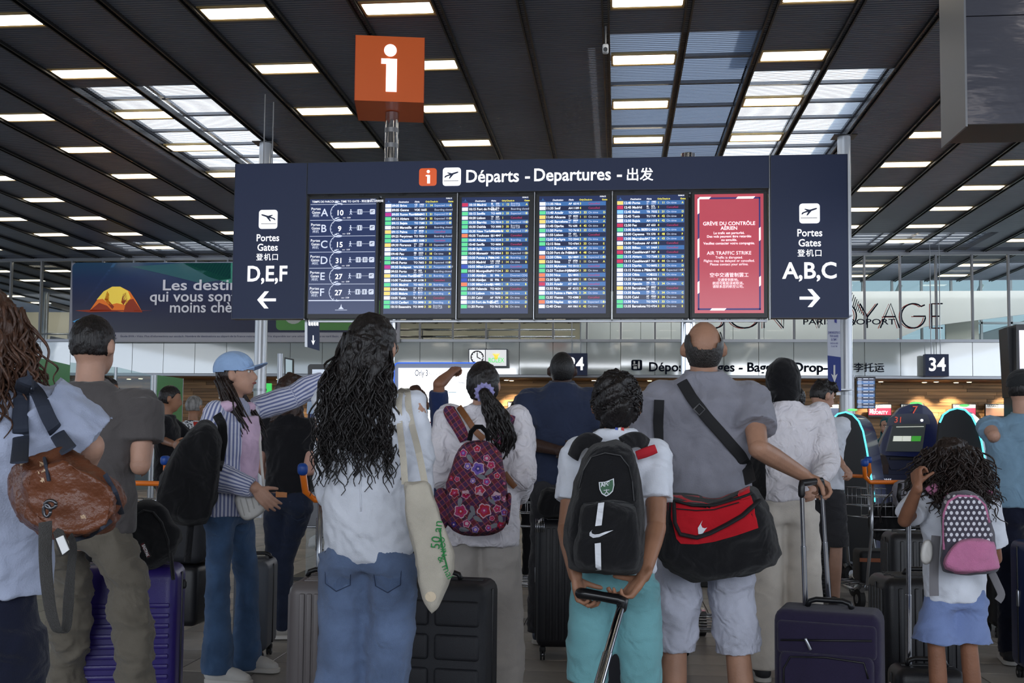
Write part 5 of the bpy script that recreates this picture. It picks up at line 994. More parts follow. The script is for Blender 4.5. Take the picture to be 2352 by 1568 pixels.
def locks(c, roots, n, m, length, r=.007, wave=.012, freq=40, spread=.02, name='hair_locks', down=(0, 0, -1), seg=16, taper=.3, seed=3, sides=5, ctrl=None, curl=False):
    rg = np.random.default_rng(seed); b = B(); s = c['hs']
    for i in range(n):
        p0, d0 = roots(rg); p = V3(p0); L = length * rg.uniform(.75, 1.05); pts = []; rr = []; ph = rg.uniform(0, 6.28); ph2 = rg.uniform(0, 6.28); a1 = rg.normal(size=3); off = rg.normal(size=3) * spread
        for k in range(seg + 1):
            t = k / seg; base = ctrl(p, t, L, d0) if ctrl else p + V3(down) * L * t + V3(d0) * (1 - math.exp(-3 * t)) * .05
            wv = wave * min(1, t * 3) * (1 + t * .6); q = freq * (1 + .25 * a1[0]); pts.append(base + off * t + V3((math.sin(q * L * t + ph), math.cos(q * L * t * .9 + ph2) * .8, .3 * math.sin(q * L * t + ph2) if curl else 0)) * wv); rr.append(r * (1 - (1 - taper) * t ** 2) * rg.uniform(.9, 1.1))
        b.tube(pts, rr, n=sides)
    return b.obj(name, m, c['root'], smooth=True)
def straight_hair(c, m, zl=-.2, w=.10, thick=.03, name='hair', vol=1.0, seed=2, fold=.006, fr=35):
    b = B(); hs = c['hs']; hc, HR = c['hc'], c['HR']; q = lambda x, y, z: hc + HR @ V3((x, y, z)) * hs
    b.ell(q(0, -.012, .012), np.array((.088, .104, .108)) * hs * vol, HR, n=24, m=16)
    b.loft([(q(0, -.06, 0)[0], q(0, -.06, 0)[1], hc[2] + z * hs, a * hs * vol, y_ * hs, 2.4) for z, a, y_ in ((.03, .085, .045), (-.05, .09, .05), (-.12, w * .98, .048), (zl * .75, w, .042), (zl, w * .86, .03))], n=26)
    me = bake(b.mesh('h'), voxel=.009, smooth=3, fold=[(fold, fr, seed, (1, .4, 0))])
    bm = bmesh.new(); bm.from_mesh(me); inv = HR.T; dl = []
    for f in bm.faces:
        l = inv @ (V3(f.calc_center_median()) - hc) / hs
        if l[1] > .035 and l[2] < .045 and abs(l[0]) < .075: dl.append(f)
    bmesh.ops.delete(bm, geom=dl, context='FACES'); bm.to_mesh(me); bm.free()
    return link(name, me, m, c['root'], smooth=True)
H_black = hairm('hair_black', (26, 22, 22)); H_brown = hairm('hair_brown', (50, 34, 28)); H_curl = hairm('hair_chestnut', (74, 50, 38)); H_grey = hairm('hair_grey', (122, 120, 118)); H_dark = hairm('hair_dark_brown', (38, 28, 25))
C_white = cloth('cotton_white', (216, 220, 230), fs=4.5, fold=.8); C_linen = cloth('linen_white', (224, 220, 226), fs=12, fold=.7); C_cream = cloth('cream_trousers', (206, 198, 188), fs=4); C_denim = cloth('denim_blue', (98, 116, 148), weave=.5, ws=420, var=.22); C_denimd = cloth('denim_dark', (34, 42, 62), weave=.4, ws=420, var=.2); C_grey = cloth('tee_grey', (132, 132, 142), var=.12); C_navy = cloth('tee_navy', (42, 50, 72)); C_black = cloth('cloth_black', (22, 22, 26)); C_polo = cloth('polo_grey', (84, 80, 80)); C_chino = cloth('chino_grey', (104, 98, 88)); C_lblue = cloth('shirt_pale_blue', (160, 168, 190)); C_sky = cloth('tee_light_blue', (120, 150, 172)); C_teal = cloth('shorts_teal', (110, 162, 168)); C_short = cloth('shorts_pale_grey', (178, 180, 194), fold=.8); C_skort = cloth('skort_blue', (116, 134, 178)); C_navyt = cloth('trousers_navy', (20, 24, 42)); C_dgrey = cloth('trousers_dark_grey', (52, 52, 56)); C_beige = cloth('trousers_stone', (172, 166, 160), fs=5)
m_shw = mat('trainer_white', (190, 188, 184), rough=.6, var=.06)
def denim_detail(root, s, J, po):
    bv = bvh(po); 
    for sx in (-1, 1):
        pk = project(bv, [(sx * .035, .905), (sx * .135, .91), (sx * .13, .80), (sx * .09, .775), (sx * .045, .795)], s, back=True, off=.0025)
        b = B(); b.poly(pk, (0, -1, 0), .003); b.obj('pocket', C_denimp, root); b = B(); st = [V3(p) - V3((0, .004, 0)) for p in pk]; b.tube(st + [st[0]], .0016, n=4); b.obj('stitching', mat('stitch', (46, 58, 84), rough=.8), root)
C_denimp = cloth('denim_pocket', (88, 106, 138), weave=.5, ws=420, var=.2)
def bvh(o):
    me = o.data; return BVHTree.FromPolygons([v.co for v in me.vertices], [tuple(p.vertices) for p in me.polygons])
def project(bv, pts, s, back=True, off=.002, yd=1.0):
    out = []
    for x, z in pts:
        h = bv.ray_cast(Vector((x * s, -yd, z * s)), Vector((0, 1, 0)))
        out.append((x * s, (h[0].y if h[0] else -.1) - off, z * s))
    return out
def stripe_mat():
    m = cloth('shirt_striped', (200, 204, 222)).copy(); m.name = 'striped_cotton'; nt = m.node_tree; N = nt.nodes; L = nt.links; bs = N['Principled BSDF']
    a = N.new('ShaderNodeAttribute'); a.attribute_name = 'bp'; sp = N.new('ShaderNodeSeparateXYZ'); L.new(a.outputs['Vector'], sp.inputs[0])
    at_ = N.new('ShaderNodeMath'); at_.operation = 'ARCTAN2'; L.new(sp.outputs[1], at_.inputs[0]); L.new(sp.outputs[0], at_.inputs[1])
    k = N.new('ShaderNodeMath'); k.operation = 'MULTIPLY_ADD'; k.inputs[1].default_value = 34; k.inputs[2].default_value = 20; L.new(sp.outputs[2], k.inputs[0])
    mu = N.new('ShaderNodeMath'); mu.operation = 'MULTIPLY'; L.new(at_.outputs[0], mu.inputs[0]); L.new(k.outputs[0], mu.inputs[1]); si = N.new('ShaderNodeMath'); si.operation = 'SINE'; L.new(mu.outputs[0], si.inputs[0])
    cr = N.new('ShaderNodeValToRGB'); cr.color_ramp.elements[0].position = .42; cr.color_ramp.elements[0].color = lin((112, 120, 160)); cr.color_ramp.elements[1].position = .52; cr.color_ramp.elements[1].color = lin((206, 208, 224))
    ma = N.new('ShaderNodeMath'); ma.operation = 'MULTIPLY_ADD'; ma.inputs[1].default_value = .5; ma.inputs[2].default_value = .5; L.new(si.outputs[0], ma.inputs[0]); L.new(ma.outputs[0], cr.inputs[0]); L.new(cr.outputs[0], bs.inputs['Base Color']); return m
C_stripe = stripe_mat()
SKA = (178, 138, 118); SKB = (150, 108, 84); SKD = (58, 40, 34); SKM = (134, 92, 70)
# ---- 1 woman with long curly black hair, white shirt, jeans (front centre)
def hair_long_curly(c):
    hs = c['hs']; hc = c['hc']; cap_hair(c, H_black, thick=.017, back=-.085, front=.05, amp=.003)
    b = B(); b.ell(hc + V3((0, -.098, -.01)) * hs, V3((.04, .028, .038)) * hs); 
    for a in range(0, 360, 40): b.tube([hc + V3((.034 * math.cos(R(a + k * 25)), -.1 - .02 * math.sin(R(k * 40)), -.01 + .034 * math.sin(R(a + k * 25)))) * hs for k in range(5)], .011, n=6)
    b.obj('hair_knot', H_black, c['root'], smooth=True)
    def roots(rg):
        a = rg.uniform(-1.9, 1.9); u = rg.uniform(-.07, .05); return hc + V3((math.sin(a) * .082, -math.cos(a) * .088 - .012, u)) * hs, V3((math.sin(a), -math.cos(a) * .9, 0))
    def ctrl(p, t, L, d0):
        x = p[0] - .015; out = min(1, t * 2.2); sp = 1 + .35 * math.sin(min(t, .8) / .8 * PI / 2); return V3((x * sp - .012 * t, min(p[1], p[1] * (1 - out) + -.125 * out + .03 * abs(x) / .08), p[2] - L * t))
    b = B(); b.loft([(hc[0] + .0, hc[1] - .10 * hs, hc[2] + z * hs, a * hs, y * hs, 2.4) for z, a, y in ((.02, .06, .03), (-.08, .095, .035), (-.2, .115, .03), (-.30, .11, .022), (-.36, .07, .012))], n=22); link('hair_underlayer', bake(b.mesh('u'), voxel=.01, smooth=2, fold=[(.008, 30, 4, (1, 0, .2))]), H_black, c['root'], smooth=True)
    locks(c, roots, 430, H_black, .42, r=.0046, wave=.0085, freq=62, spread=.024, ctrl=ctrl, seg=26, seed=11)
def shirt_back_detail(root, s, J, o):
    bv = bvh(o); b = B(); P = project(bv, [(x, 1.355 - .01 * math.cos(x * 12)) for x in np.linspace(-.16, .16, 13)], s, off=.0015); b.tube(P, .0022, n=5)
    P = project(bv, [(.0 + .006 * math.sin(z * 9), z) for z in np.linspace(1.345, 1.05, 9)], s, off=.001); b.tube(P, .0035, n=5); b.obj('yoke_seam', C_white, root, smooth=True)
def glasses(c):
    hp = c['hp']; b = B()
    for sx in (-1, 1): b.tube([hp(sx * (.034 + .024 * math.cos(R(a))), .103 - .006 * abs(math.cos(R(a))), -.002 + .021 * math.sin(R(a))) for a in range(0, 361, 30)], .0016, n=5); b.tube([hp(sx * .058, .096, .004), hp(sx * .078, .05, .004), hp(sx * .086, .0, .0)], .0014, n=5)
    b.tube([hp(-.01, .108, 0), hp(.01, .108, 0)], .0014, n=5); b.obj('glasses', mat('gold_wire', (150, 110, 70), rough=.3, metal=.8), c['root'], smooth=True)
front = person('woman with long curly black hair in loose white shirt and blue jeans', 850, 3.75, 1.725, 0, nk=.02, skin=SKA, head=-12,
    pose={'sl': (-.155, -.005, 1.40), 'sr': (.155, -.005, 1.40), 'el': (-.165, .08, 1.10), 'er': (.175, .06, 1.09), 'wl': (-.10, .28, 1.15), 'wr': (.10, .28, 1.12), 'kl': (-.10, .02, .5), 'kr': (.075, .03, .5), 'al': (-.12, 0, .09), 'ar': (.03, .05, .09)},
    shirt=dict(mat=C_white, loose=.03, hem=.90, tail=(0, .055), sleeve='long', sl_r=(.054, .058, .052, .04), amp=.010, collar=True, axis=(.6, 0, .7), detail=shirt_back_detail, flare=.02), pants=dict(mat=C_denim, kind='loose', amp=.008, detail=denim_detail), hair=hair_long_curly, shoes=m_shw, vox=.013, wide=.94, hold={'l': dict(curl=.7), 'r': dict(curl=.7)}, facial=True, extra=glasses)
# ---- 2 bald man, grey tee, shorts
def hair_ring(c):
    hs = c['hs']; hc = c['hc']; b = B(); HR = c['HR']; b.ell(hc + V3((0, -.006, .002)) * hs, (np.array((.074, .094, .102)) + .005) * hs, HR, n=28, m=20); me = bake(b.mesh('h'), voxel=.006, smooth=1)
    co = np.array([v.co[:] for v in me.vertices]); L = (co - hc) @ HR / hs; r = np.hypot(L[:, 0] / .062, (L[:, 2] - .06) / .05); jag = .08 * np.sin(L[:, 0] * 300) 
    keep = (L[:, 2] > -.085) & (L[:, 1] < .03) & ~((r + jag < 1) & (L[:, 2] > .012)) & ~(L[:, 2] > .062) & ~((L[:, 1] > -.03) & (L[:, 2] < .0) & (np.abs(L[:, 0]) > .06)) & ~((L[:, 1] > -.01) & (L[:, 2] < -.03))
    bm = bmesh.new(); bm.from_mesh(me); bmesh.ops.delete(bm, geom=[f for f in bm.faces if not all(keep[v.index] for v in f.verts)], context='FACES'); bm.to_mesh(me); bm.free(); link('hair', me, hairm('hair_salt', (48, 44, 42), 260), c['root'], smooth=True)
def tee_seams(root, s, J, o):
    bv = bvh(o); b = B(); b.tube([V3((.068 * math.cos(R(a)), -.012 + .068 * math.sin(R(a)), 1.492 + .01 * math.sin(R(a)))) * s for a in range(0, 361, 20)], .009 * s, n=6); b.obj('neckband', o.data.materials[0], root, smooth=True)
bald = person('balding man in grey T-shirt and pale shorts with a duffel bag on his back', 1617, 4.3, 1.785, 0, nk=.06, tilt=16, skin=(160, 120, 98), wide=1.1, vox=.013, hands='r',
    pose={'sl': (-.185, -.005, 1.43), 'sr': (.185, -.005, 1.43), 'er': ('px', 1742, 1030, 4.12), 'wr': ('px', 1848, 1092, 4.3), 'el': (-.27, .06, 1.15), 'wl': (-.2, .28, 1.1), 'kl': (-.115, .02, .5), 'kr': (.13, .02, .5), 'al': (-.125, -.01, .09), 'ar': (.165, 0, .09)}, hold={'r': dict(d=(.75, .25, -.35), n=(.1, -.1, -1), curl=[.85, .9, .95, 1.0], side=-1, thumb=.7)},
    shirt=dict(mat=C_grey, loose=.03, hem=.93, sleeve='short', sl_r=(.083, .085, 0, 0), slen=.66, amp=.006, detail=tee_seams), pants=dict(mat=C_short, kind='shorts', drop=.10, w=.95, amp=.013), hair=hair_ring, shoes=m_shw)
# ---- 3 boy with black backpack
def hair_boy(c):
    cap_hair(c, H_black, thick=.016, back=-.09, front=.05, amp=.006, freq=45, side=.01)
    hs = c['hs']; hc = c['hc']; rg = np.random.default_rng(4); b = B()
    for i in range(420):
        v = rg.normal(size=3); v = unit(v * [1, 1, .9])
        if v[2] < -.3 or (v[1] > .35 and v[2] < .5): continue
        p = hc + v * V3((.078, .096, .104)) * hs; t = unit(np.cross(v, rg.normal(size=3))); q = p + v * .012 + t * .012; b.tube([p, p + v * .012, q + t * .008 + v * .004], [.006, .0055, .002], n=4)
    b.obj('hair_locks', H_black, c['root'], smooth=True)
def boy_extra(c):
    s = c['s']; b = B(); k = 0
    for x, mi in ((-.012, 0), (0, 1), (.012, 2)): b.box(V3((x + .012, -.083, 1.485)) * s, (.010 * s, .006, .03 * s), mi=mi)
    b.obj('neck_flash', [mat('flash_blue', (60, 80, 170)), m_white, mat('flash_red', (200, 50, 50))], c['root'])
boy = person('boy with short black hair in white T-shirt and teal shorts', 1416, 3.8, 1.535, 0, nk=.03, tilt=10, skin=SKB, age=1.12, vox=.012, hands='lr', wide=.98,
    pose={'sl': (-.14, -.005, 1.23), 'sr': (.14, -.005, 1.23), 'el': ('px', 1302, 1215, 3.72), 'er': ('px', 1508, 1210, 3.66), 'wl': ('px', 1322, 1322, 3.55), 'wr': ('px', 1478, 1322, 3.52), 'kl': (-.10, .02, .44), 'kr': (.09, .02, .44), 'al': (-.11, -.01, .08), 'ar': (.10, -.01, .08)},
    hold={'l': dict(d=(.25, .0, -.95), n=(.9, -.35, .2), curl=[.75, .8, .85, .9], side=-1, k=1.05, thumb=.6), 'r': dict(d=(-.62, -.05, -.75), n=(-.55, -.3, .55), curl=[.6, .7, .75, .8], side=1, k=1.05, thumb=.4)},
    shirt=dict(mat=C_white, loose=.025, hem=.93, sleeve='short', sl_r=(.068, .072, 0, 0), slen=.66, amp=.006), pants=dict(mat=C_teal, kind='shorts', drop=.0, w=.92, amp=.006), hair=hair_boy, shoes=m_shw, extra=boy_extra)
# ---- 4 woman with ponytail, floral backpack
def hair_pony(c):
    cap_hair(c, H_black, thick=.014, back=-.08, front=.05, amp=.002); hs = c['hs']; hc = c['hc']; b = B(); q = hc + V3((.02, -.105, -.05)) * hs
    for i in range(14):
        a0 = i * 2 * PI / 14; b.tube([q + V3((math.cos(a0 + .5 * k) * (.03 + .010 * (k % 2)), -.012 + .014 * ((i + k) % 2), math.sin(a0 + .5 * k) * (.03 + .01 * (k % 2)))) for k in range(3)], [.009, .013, .009], n=7, rnd=True)
    b.obj('scrunchie', cloth('scrunchie_lilac', (150, 146, 196)), c['root'], smooth=True)
    def roots(rg): a = rg.uniform(0, 6.28); return q + V3((math.cos(a) * .018, -.02, math.sin(a) * .018)), V3((0, -1, 0))
    def ctrl(p, t, L, d0): k = math.sin(min(1, t * 1.25) * PI / 2); sp = 1 + 1.3 * math.sin(t * PI * .8); return V3((q[0] + (p[0] - q[0]) * sp + .085 * k * (1 if t < .75 else 1 - (t - .75) * .5), q[1] - .02 - .035 * math.sin(t * PI) + .02 * t, q[2] + (p[2] - q[2]) * (1 - t) - L * t))
    locks(c, roots, 90, H_black, .31, r=.0085, wave=.010, freq=38, spread=.014, ctrl=ctrl, seg=18, seed=5, name='ponytail')
pony = person('woman with lilac scrunchie ponytail in white linen shirt and stone trousers', 1108, 5.2, 1.665, 0, nk=.05, tilt=8, skin=SKA, head=-6, vox=.014,
    pose={'el': ('px', 1008, 1090, 5.15), 'er': ('px', 1200, 1092, 5.1), 'wl': (-.13, .22, 1.03), 'wr': (.17, .22, 1.0), 'kl': (-.10, .02, .47), 'kr': (.11, .02, .47), 'al': (-.10, 0, .085), 'ar': (.12, 0, .085)},
    shirt=dict(mat=C_linen, loose=.045, hem=.80, sleeve='long', sl_r=(.078, .08, .066, .045), amp=.010, collar=True, flare=.04), pants=dict(mat=C_beige, kind='wide', amp=.006, w=.8), hair=hair_pony, shoes=m_shw)
# ---- 5 man in navy tee
navyman = person('tall dark-skinned man in navy T-shirt, hands clasped behind his back', 1290, 6.85, 1.86, 0, nk=.09, tilt=14, skin=SKD, wide=1.24, vox=.015, hands='lr',
    pose={'sl': (-.225, -.005, 1.49), 'sr': (.225, -.005, 1.49), 'el': ('px', 1212, 1018, 6.75), 'er': ('px', 1382, 1015, 6.8), 'wl': ('px', 1292, 1036, 6.55), 'wr': ('px', 1330, 1040, 6.56), 'al': (-.13, .0, .09)}, hold={'l': dict(d=(1, 0, -.1), n=(0, 1, 0), curl=.5, side=1), 'r': dict(d=(-1, 0, -.1), n=(0, 1, 0), curl=.5, side=-1)},
    shirt=dict(mat=C_navy, loose=.03, hem=.90, sleeve='short', sl_r=(.082, .085, 0, 0), slen=.72, amp=.006, detail=tee_seams), pants=dict(mat=C_dgrey, kind='loose', amp=.009), hair=lambda c: cap_hair(c, hairm('hair_cropped', (18, 16, 16), 300), thick=.0025, back=-.055, front=.05, amp=.0004), shoes=mat('trainer_dark', (60, 66, 80), rough=.6))
# ---- 6 woman in black headscarf
def hijab(c):
    s = c['hs']; hc = c['hc']; b = B(); b.ell(hc + V3((0, -.01, .008)) * s, V3((.096, .112, .118)) * s, c['HR'], n=24, m=16); b.loft([(hc[0], hc[1] - .005, hc[2] + z * s, a * s, y * s, 2.2) for z, a, y in ((.0, .094, .1), (-.07, .092, .098), (-.12, .082, .088), (-.16, .09, .09), (-.2, .12, .095))], n=24)
    b.tube([V3((-.10, -.06, 1.50)) * c['s'], V3((-.15, -.10, 1.40)) * c['s'], V3((-.16, -.115, 1.2)) * c['s'], V3((-.175, -.12, 1.0)) * c['s'], V3((-.15, -.11, .93)) * c['s']], [.06, .055, .06, .085, .05], n=12, flat=(1.1, .3), rnd=True)
    me = bake(b.mesh('h'), voxel=.01, smooth=4, fold=[(.0022, 16, 8, (0, .3, .8))]); link('headscarf', me, cloth('scarf_black', (18, 18, 21), fs=9), c['root'], smooth=True)
hij = person('woman in black headscarf, white blouse and long cream trousers', 1800, 5.85, 1.74, 0, nk=.04, tilt=8, skin=SKA, head=-35, vox=.015,
    pose={'sr': (.19, 0, 1.41), 'er': ('px', 1900, 1058, 5.75), 'wr': ('px', 1880, 1110, 5.5), 'el': (-.22, .08, 1.12), 'al': (-.12, 0, .09), 'ar': (.13, 0, .09)}, shirt=dict(mat=C_linen, loose=.035, hem=.96, sleeve='long', sl_r=(.076, .085, .06, .042), amp=.008), pants=dict(mat=C_cream, kind='wide', amp=.006, top=1.02, w=.9), hair=hijab)
# ---- 7 man in grey polo, walking, left
polo = person('man with short dark hair in grey polo shirt and grey chinos, mid stride', 205, 4.1, 1.755, 6, skin=SKA, wide=1.08, vox=.013, hands='r', head=-14,
    pose={'sl': (-.20, 0, 1.43), 'sr': (.205, 0, 1.43), 'er': ('px', 322, 1068, 4.05), 'wr': ('px', 345, 950, 4.35), 'el': (-.26, .05, 1.15), 'kl': ('px', 165, 1345, 4.2), 'al': ('px', 150, 1640, 4.35), 'kr': ('px', 298, 1352, 4.0), 'ar': ('px', 318, 1655, 3.9)}, hold={'r': dict(d=(-.3, .4, .9), n=(-.8, .3, .1), curl=.6)},
    shirt=dict(mat=C_polo, loose=.035, hem=.92, sleeve='short', sl_r=(.084, .086, 0, 0), slen=.66, amp=.006, collar=True), pants=dict(mat=C_chino, kind='loose', amp=.02), hair=lambda c: cap_hair(c, H_black, thick=.007, back=-.05, front=.05, amp=.0015, freq=90), shoes=m_shw)
# ---- 8 woman with long brown curls, far left
def hair_left(c):
    cap_hair(c, H_curl, thick=.02, back=-.09, front=.05, amp=.006); hs = c['hs']; hc = c['hc']
    def roots(rg):
        a = rg.uniform(-1.9, 2.1); u = rg.uniform(-.08, .08); return hc + V3((math.sin(a) * .088, -math.cos(a) * .095, u)) * hs, V3((math.sin(a), -math.cos(a), 0))
    def ctrl(p, t, L, d0): return V3(p) + V3((d0[0] * .03 * t + .03 * t * (d0[0] > 0), d0[1] * .04 * t, -L * t))
    locks(c, roots, 260, H_curl, .22, r=.0042, wave=.011, freq=60, spread=.016, ctrl=ctrl, seg=22, seed=6, curl=True)
curl = person('woman with long curly chestnut hair in pale blue shirt at the left edge', -52, 2.5, 1.63, 4, nk=.02, skin=SKA, vox=.012, hands='r', wide=1.05,
    pose={'sr': ('px', 78, 925, 2.5), 'er': ('px', 205, 1025, 2.55), 'wr': ('px', 160, 1120, 2.72), 'el': (-.25, .05, 1.05)}, shirt=dict(mat=C_lblue, loose=.05, hem=.98, sleeve='short', sl_r=(.098, .115, 0, 0), slen=1.0, amp=.010), pants=dict(mat=C_navyt, kind='wide', amp=.008, top=1.04), hair=hair_left, shoes=m_shw)
# ---- 9 woman with blue cap, striped shirt, pointing
def cap_lady(c):
    hs = c['hs']; hc = c['hc']; HR = c['HR']; q = lambda x, y, z: hc + HR @ V3((x, y, z)) * hs; cm = cloth('cap_blue', (148, 176, 214))
    b = B(); b.ell(q(0, -.005, .028), V3((.092, .112, .098)) * hs, HR, n=24, m=14); me = bake(b.mesh('h'), voxel=.008, smooth=2); bm = bmesh.new(); bm.from_mesh(me); dl = [f for f in bm.faces if (HR.T @ (V3(f.calc_center_median()) - hc) / hs)[2] < .012 - .012 * (HR.T @ (V3(f.calc_center_median()) - hc) / hs)[1] * 5]; bmesh.ops.delete(bm, geom=dl, context='FACES'); bm.to_mesh(me); bm.free(); co = link('cap', me, cm, c['root'], smooth=True)
    b = B(); P = []
    for t in np.linspace(0, 1, 7):
        ring = []
        for a in np.linspace(-1, 1, 9): ring.append(q(.08 * a * (1 - .25 * t * abs(a)), .085 + (.095 * t) * (1 - .3 * a * a) - .03 * a * a, .028 - .018 * a * a + .012 * t))
        P.append(np.array(ring))
    rr = [np.concatenate([r_, (r_ + V3((0, 0, -.006)))[::-1]]) for r_ in P]; b.rings(rr); b.obj('visor', cm, co, smooth=True, auto=True)
    for sx in (-1, 1):
        def roots(rg, sx=sx): return q(sx * .05 + rg.normal() * .012, -.06 + rg.normal() * .015, -.02 + rg.normal() * .02), V3((0, 0, 0))
        def ctrl(p, t, L, d0, sx=sx): return V3(p) + HR @ V3((sx * .05 * min(1, t * 2), (.11 if sx > 0 else .13) * t, -L * t))
        locks(c, roots, 60, H_dark, .33, r=.008, wave=.006, freq=25, spread=.01, ctrl=ctrl, seg=14, seed=9 + sx, name='hair_bunch')
    cap_hair(c, H_dark, thick=.008, back=-.075, front=.05, amp=.002, side=.015)
def striped_extra(c):
    s = c['s']; b = B(); b.loft([(.015 * s, .088 * s, z * s, a * s, y * s) for z, a, y in ((1.0, .075, .062), (1.12, .08, .072), (1.3, .095, .085), (1.42, .08, .06))], n=20); me = bake(b.mesh('t'), voxel=.012, smooth=3, fold=[(.004, 12, 3, None)]); link('pink_top', me, cloth('top_pink', (206, 178, 204)), c['root'], smooth=True)
    b = B(); b.tube([V3((.115 * math.cos(R(a)), .0 + .115 * math.sin(R(a)), 1.46 + .02 * math.sin(R(a)) - (.03 if 60 < a < 120 else 0))) * s for a in range(-200, 30, 20)], [.04] * 12, n=10, flat=(1, .8), rnd=True); b.obj('knotted_jumper', cloth('jumper_pink', (208, 178, 202)), c['root'], smooth=True)
capl = person('woman in light blue cap and striped shirt pointing to the right', 532, 5.7, 1.735, -98, skin=SKA, head=14, tilt=8, vox=.013, hands='lr', facial=True,
    pose={'sr': ('px', 497, 950, 5.6), 'er': ('px', 452, 1078, 5.5), 'wr': ('px', 588, 1122, 5.42), 'sl': ('px', 598, 935, 5.95), 'el': ('px', 672, 912, 6.05), 'wl': ('px', 748, 868, 6.1), 'kr': ('px', 500, 1330, 5.62), 'ar': ('px', 500, 1535, 5.6), 'kl': ('px', 568, 1330, 5.85), 'al': ('px', 566, 1520, 5.9)}, hold={'r': dict(d=(-.1, .8, -.8), n=(-1, 0, -.3), curl=.35, side=1), 'l': dict(n=(0, 0, -1), curl=[.05, 1, 1, 1])},
    shirt=dict(mat=C_stripe, loose=.045, hem=.88, sleeve='long', sl_r=(.075, .078, .07, .05), amp=.007, stripe=True, name='striped_shirt', collar=True), pants=dict(mat=cloth('denim_mid', (64, 90, 124), weave=.5, ws=420, var=.25), kind='flare', amp=.007), hair=cap_lady, shoes=m_shw, extra=striped_extra)
# ---- 10 brown haired woman in black tee
def patch(root, s, J, po):
    bv = bvh(po); P = project(bv, [(-.05, .985), (.03, .985), (.03, .945), (-.05, .945)], s, off=.002); b = B(); b.poly(P, (0, -1, 0), .004); b.obj('leather_patch', mat('patch_tan', (176, 112, 62), rough=.6), root)
    P = project(bv, [(.05, .92), (.13, .92), (.13, .81), (.09, .79), (.055, .81)], s, off=.003); b = B(); b.tube(P + [P[0]], .0015, n=4); b.obj('pocket_seam', mat('stitch_blue', (60, 70, 92)), root)
blackt = person('woman with shoulder length brown hair in black T-shirt and dark jeans', 668, 6.9, 1.69, -6, skin=(190, 146, 130), vox=.015, hands='r', head=-8,
    pose={'er': ('px', 708, 1080, 6.8), 'wr': (.12, .24, 1.10), 'kr': ('px', 652, 1285, 6.9), 'ar': ('px', 648, 1440, 6.85), 'kl': (-.10, .02, .5), 'al': (-.12, .1, .09), 'toer': (-75, 0, 0)}, shirt=dict(mat=C_black, loose=.035, hem=.97, sleeve='short', sl_r=(.075, .08, 0, 0), slen=.6, amp=.008), pants=dict(mat=C_denimd, kind='skinny', amp=.007, detail=patch), hair=lambda c: straight_hair(c, H_brown, zl=-.25, w=.115, vol=1.08), shoes=mat('trainer_grey', (158, 154, 148), rough=.6))
# ---- 11 woman pointing behind
point = person('woman with brown hair in navy top pointing at the map board', 952, 6.2, 1.59, 0, skin=SKM, vox=.014, hands='r', pose={'er': ('px', 1008, 882, 6.1), 'sr': (.15, 0, 1.27), 'wr': ('px', 1036, 856, 6.25)}, hold={'r': dict(n=(0, 0, -1), curl=[.8, 1, 1, 1])},
    shirt=dict(mat=cloth('top_navy', (34, 48, 86)), loose=.03, hem=.85, sleeve='short', sl_r=(.062, .06, 0, 0), slen=.9, amp=.005), pants=dict(mat=C_denimd, kind='straight'), hair=lambda c: straight_hair(c, hairm('hair_mid_brown', (66, 44, 34)), zl=-.20, w=.10))
# ---- 12 young man in white shirt at the trolley
def hair_top(c):
    cap_hair(c, H_black, thick=.006, back=-.05, front=.05, amp=.001); s = c['hs']; hc = c['hc']; HR = c['HR']; b = B(); b.ell(hc + HR @ V3((0, .02, .07)) * s, V3((.085, .108, .055)) * s, HR); me = bake(b.mesh('h'), voxel=.009, smooth=1, fold=[(.008, 50, 3, None)]); link('hair_top', me, H_black, c['root'], smooth=True)
young = person('young man with dark swept hair in white shirt pushing a luggage trolley', 1888, 8.2, 1.765, -35, skin=SKA, head=-30, tilt=-16, vox=.015, hands='r', facial=True, pose={'er': ('px', 1905, 1030, 8.1), 'wr': ('px', 1934, 1066, 8.0), 'el': (-.24, .1, 1.12)}, hold={'r': dict(curl=.8)},
    shirt=dict(mat=C_white, loose=.03, hem=.92, sleeve='short', sl_r=(.075, .075, 0, 0), slen=.85, amp=.006), pants=dict(mat=C_dgrey, kind='shorts', drop=0), hair=hair_top)
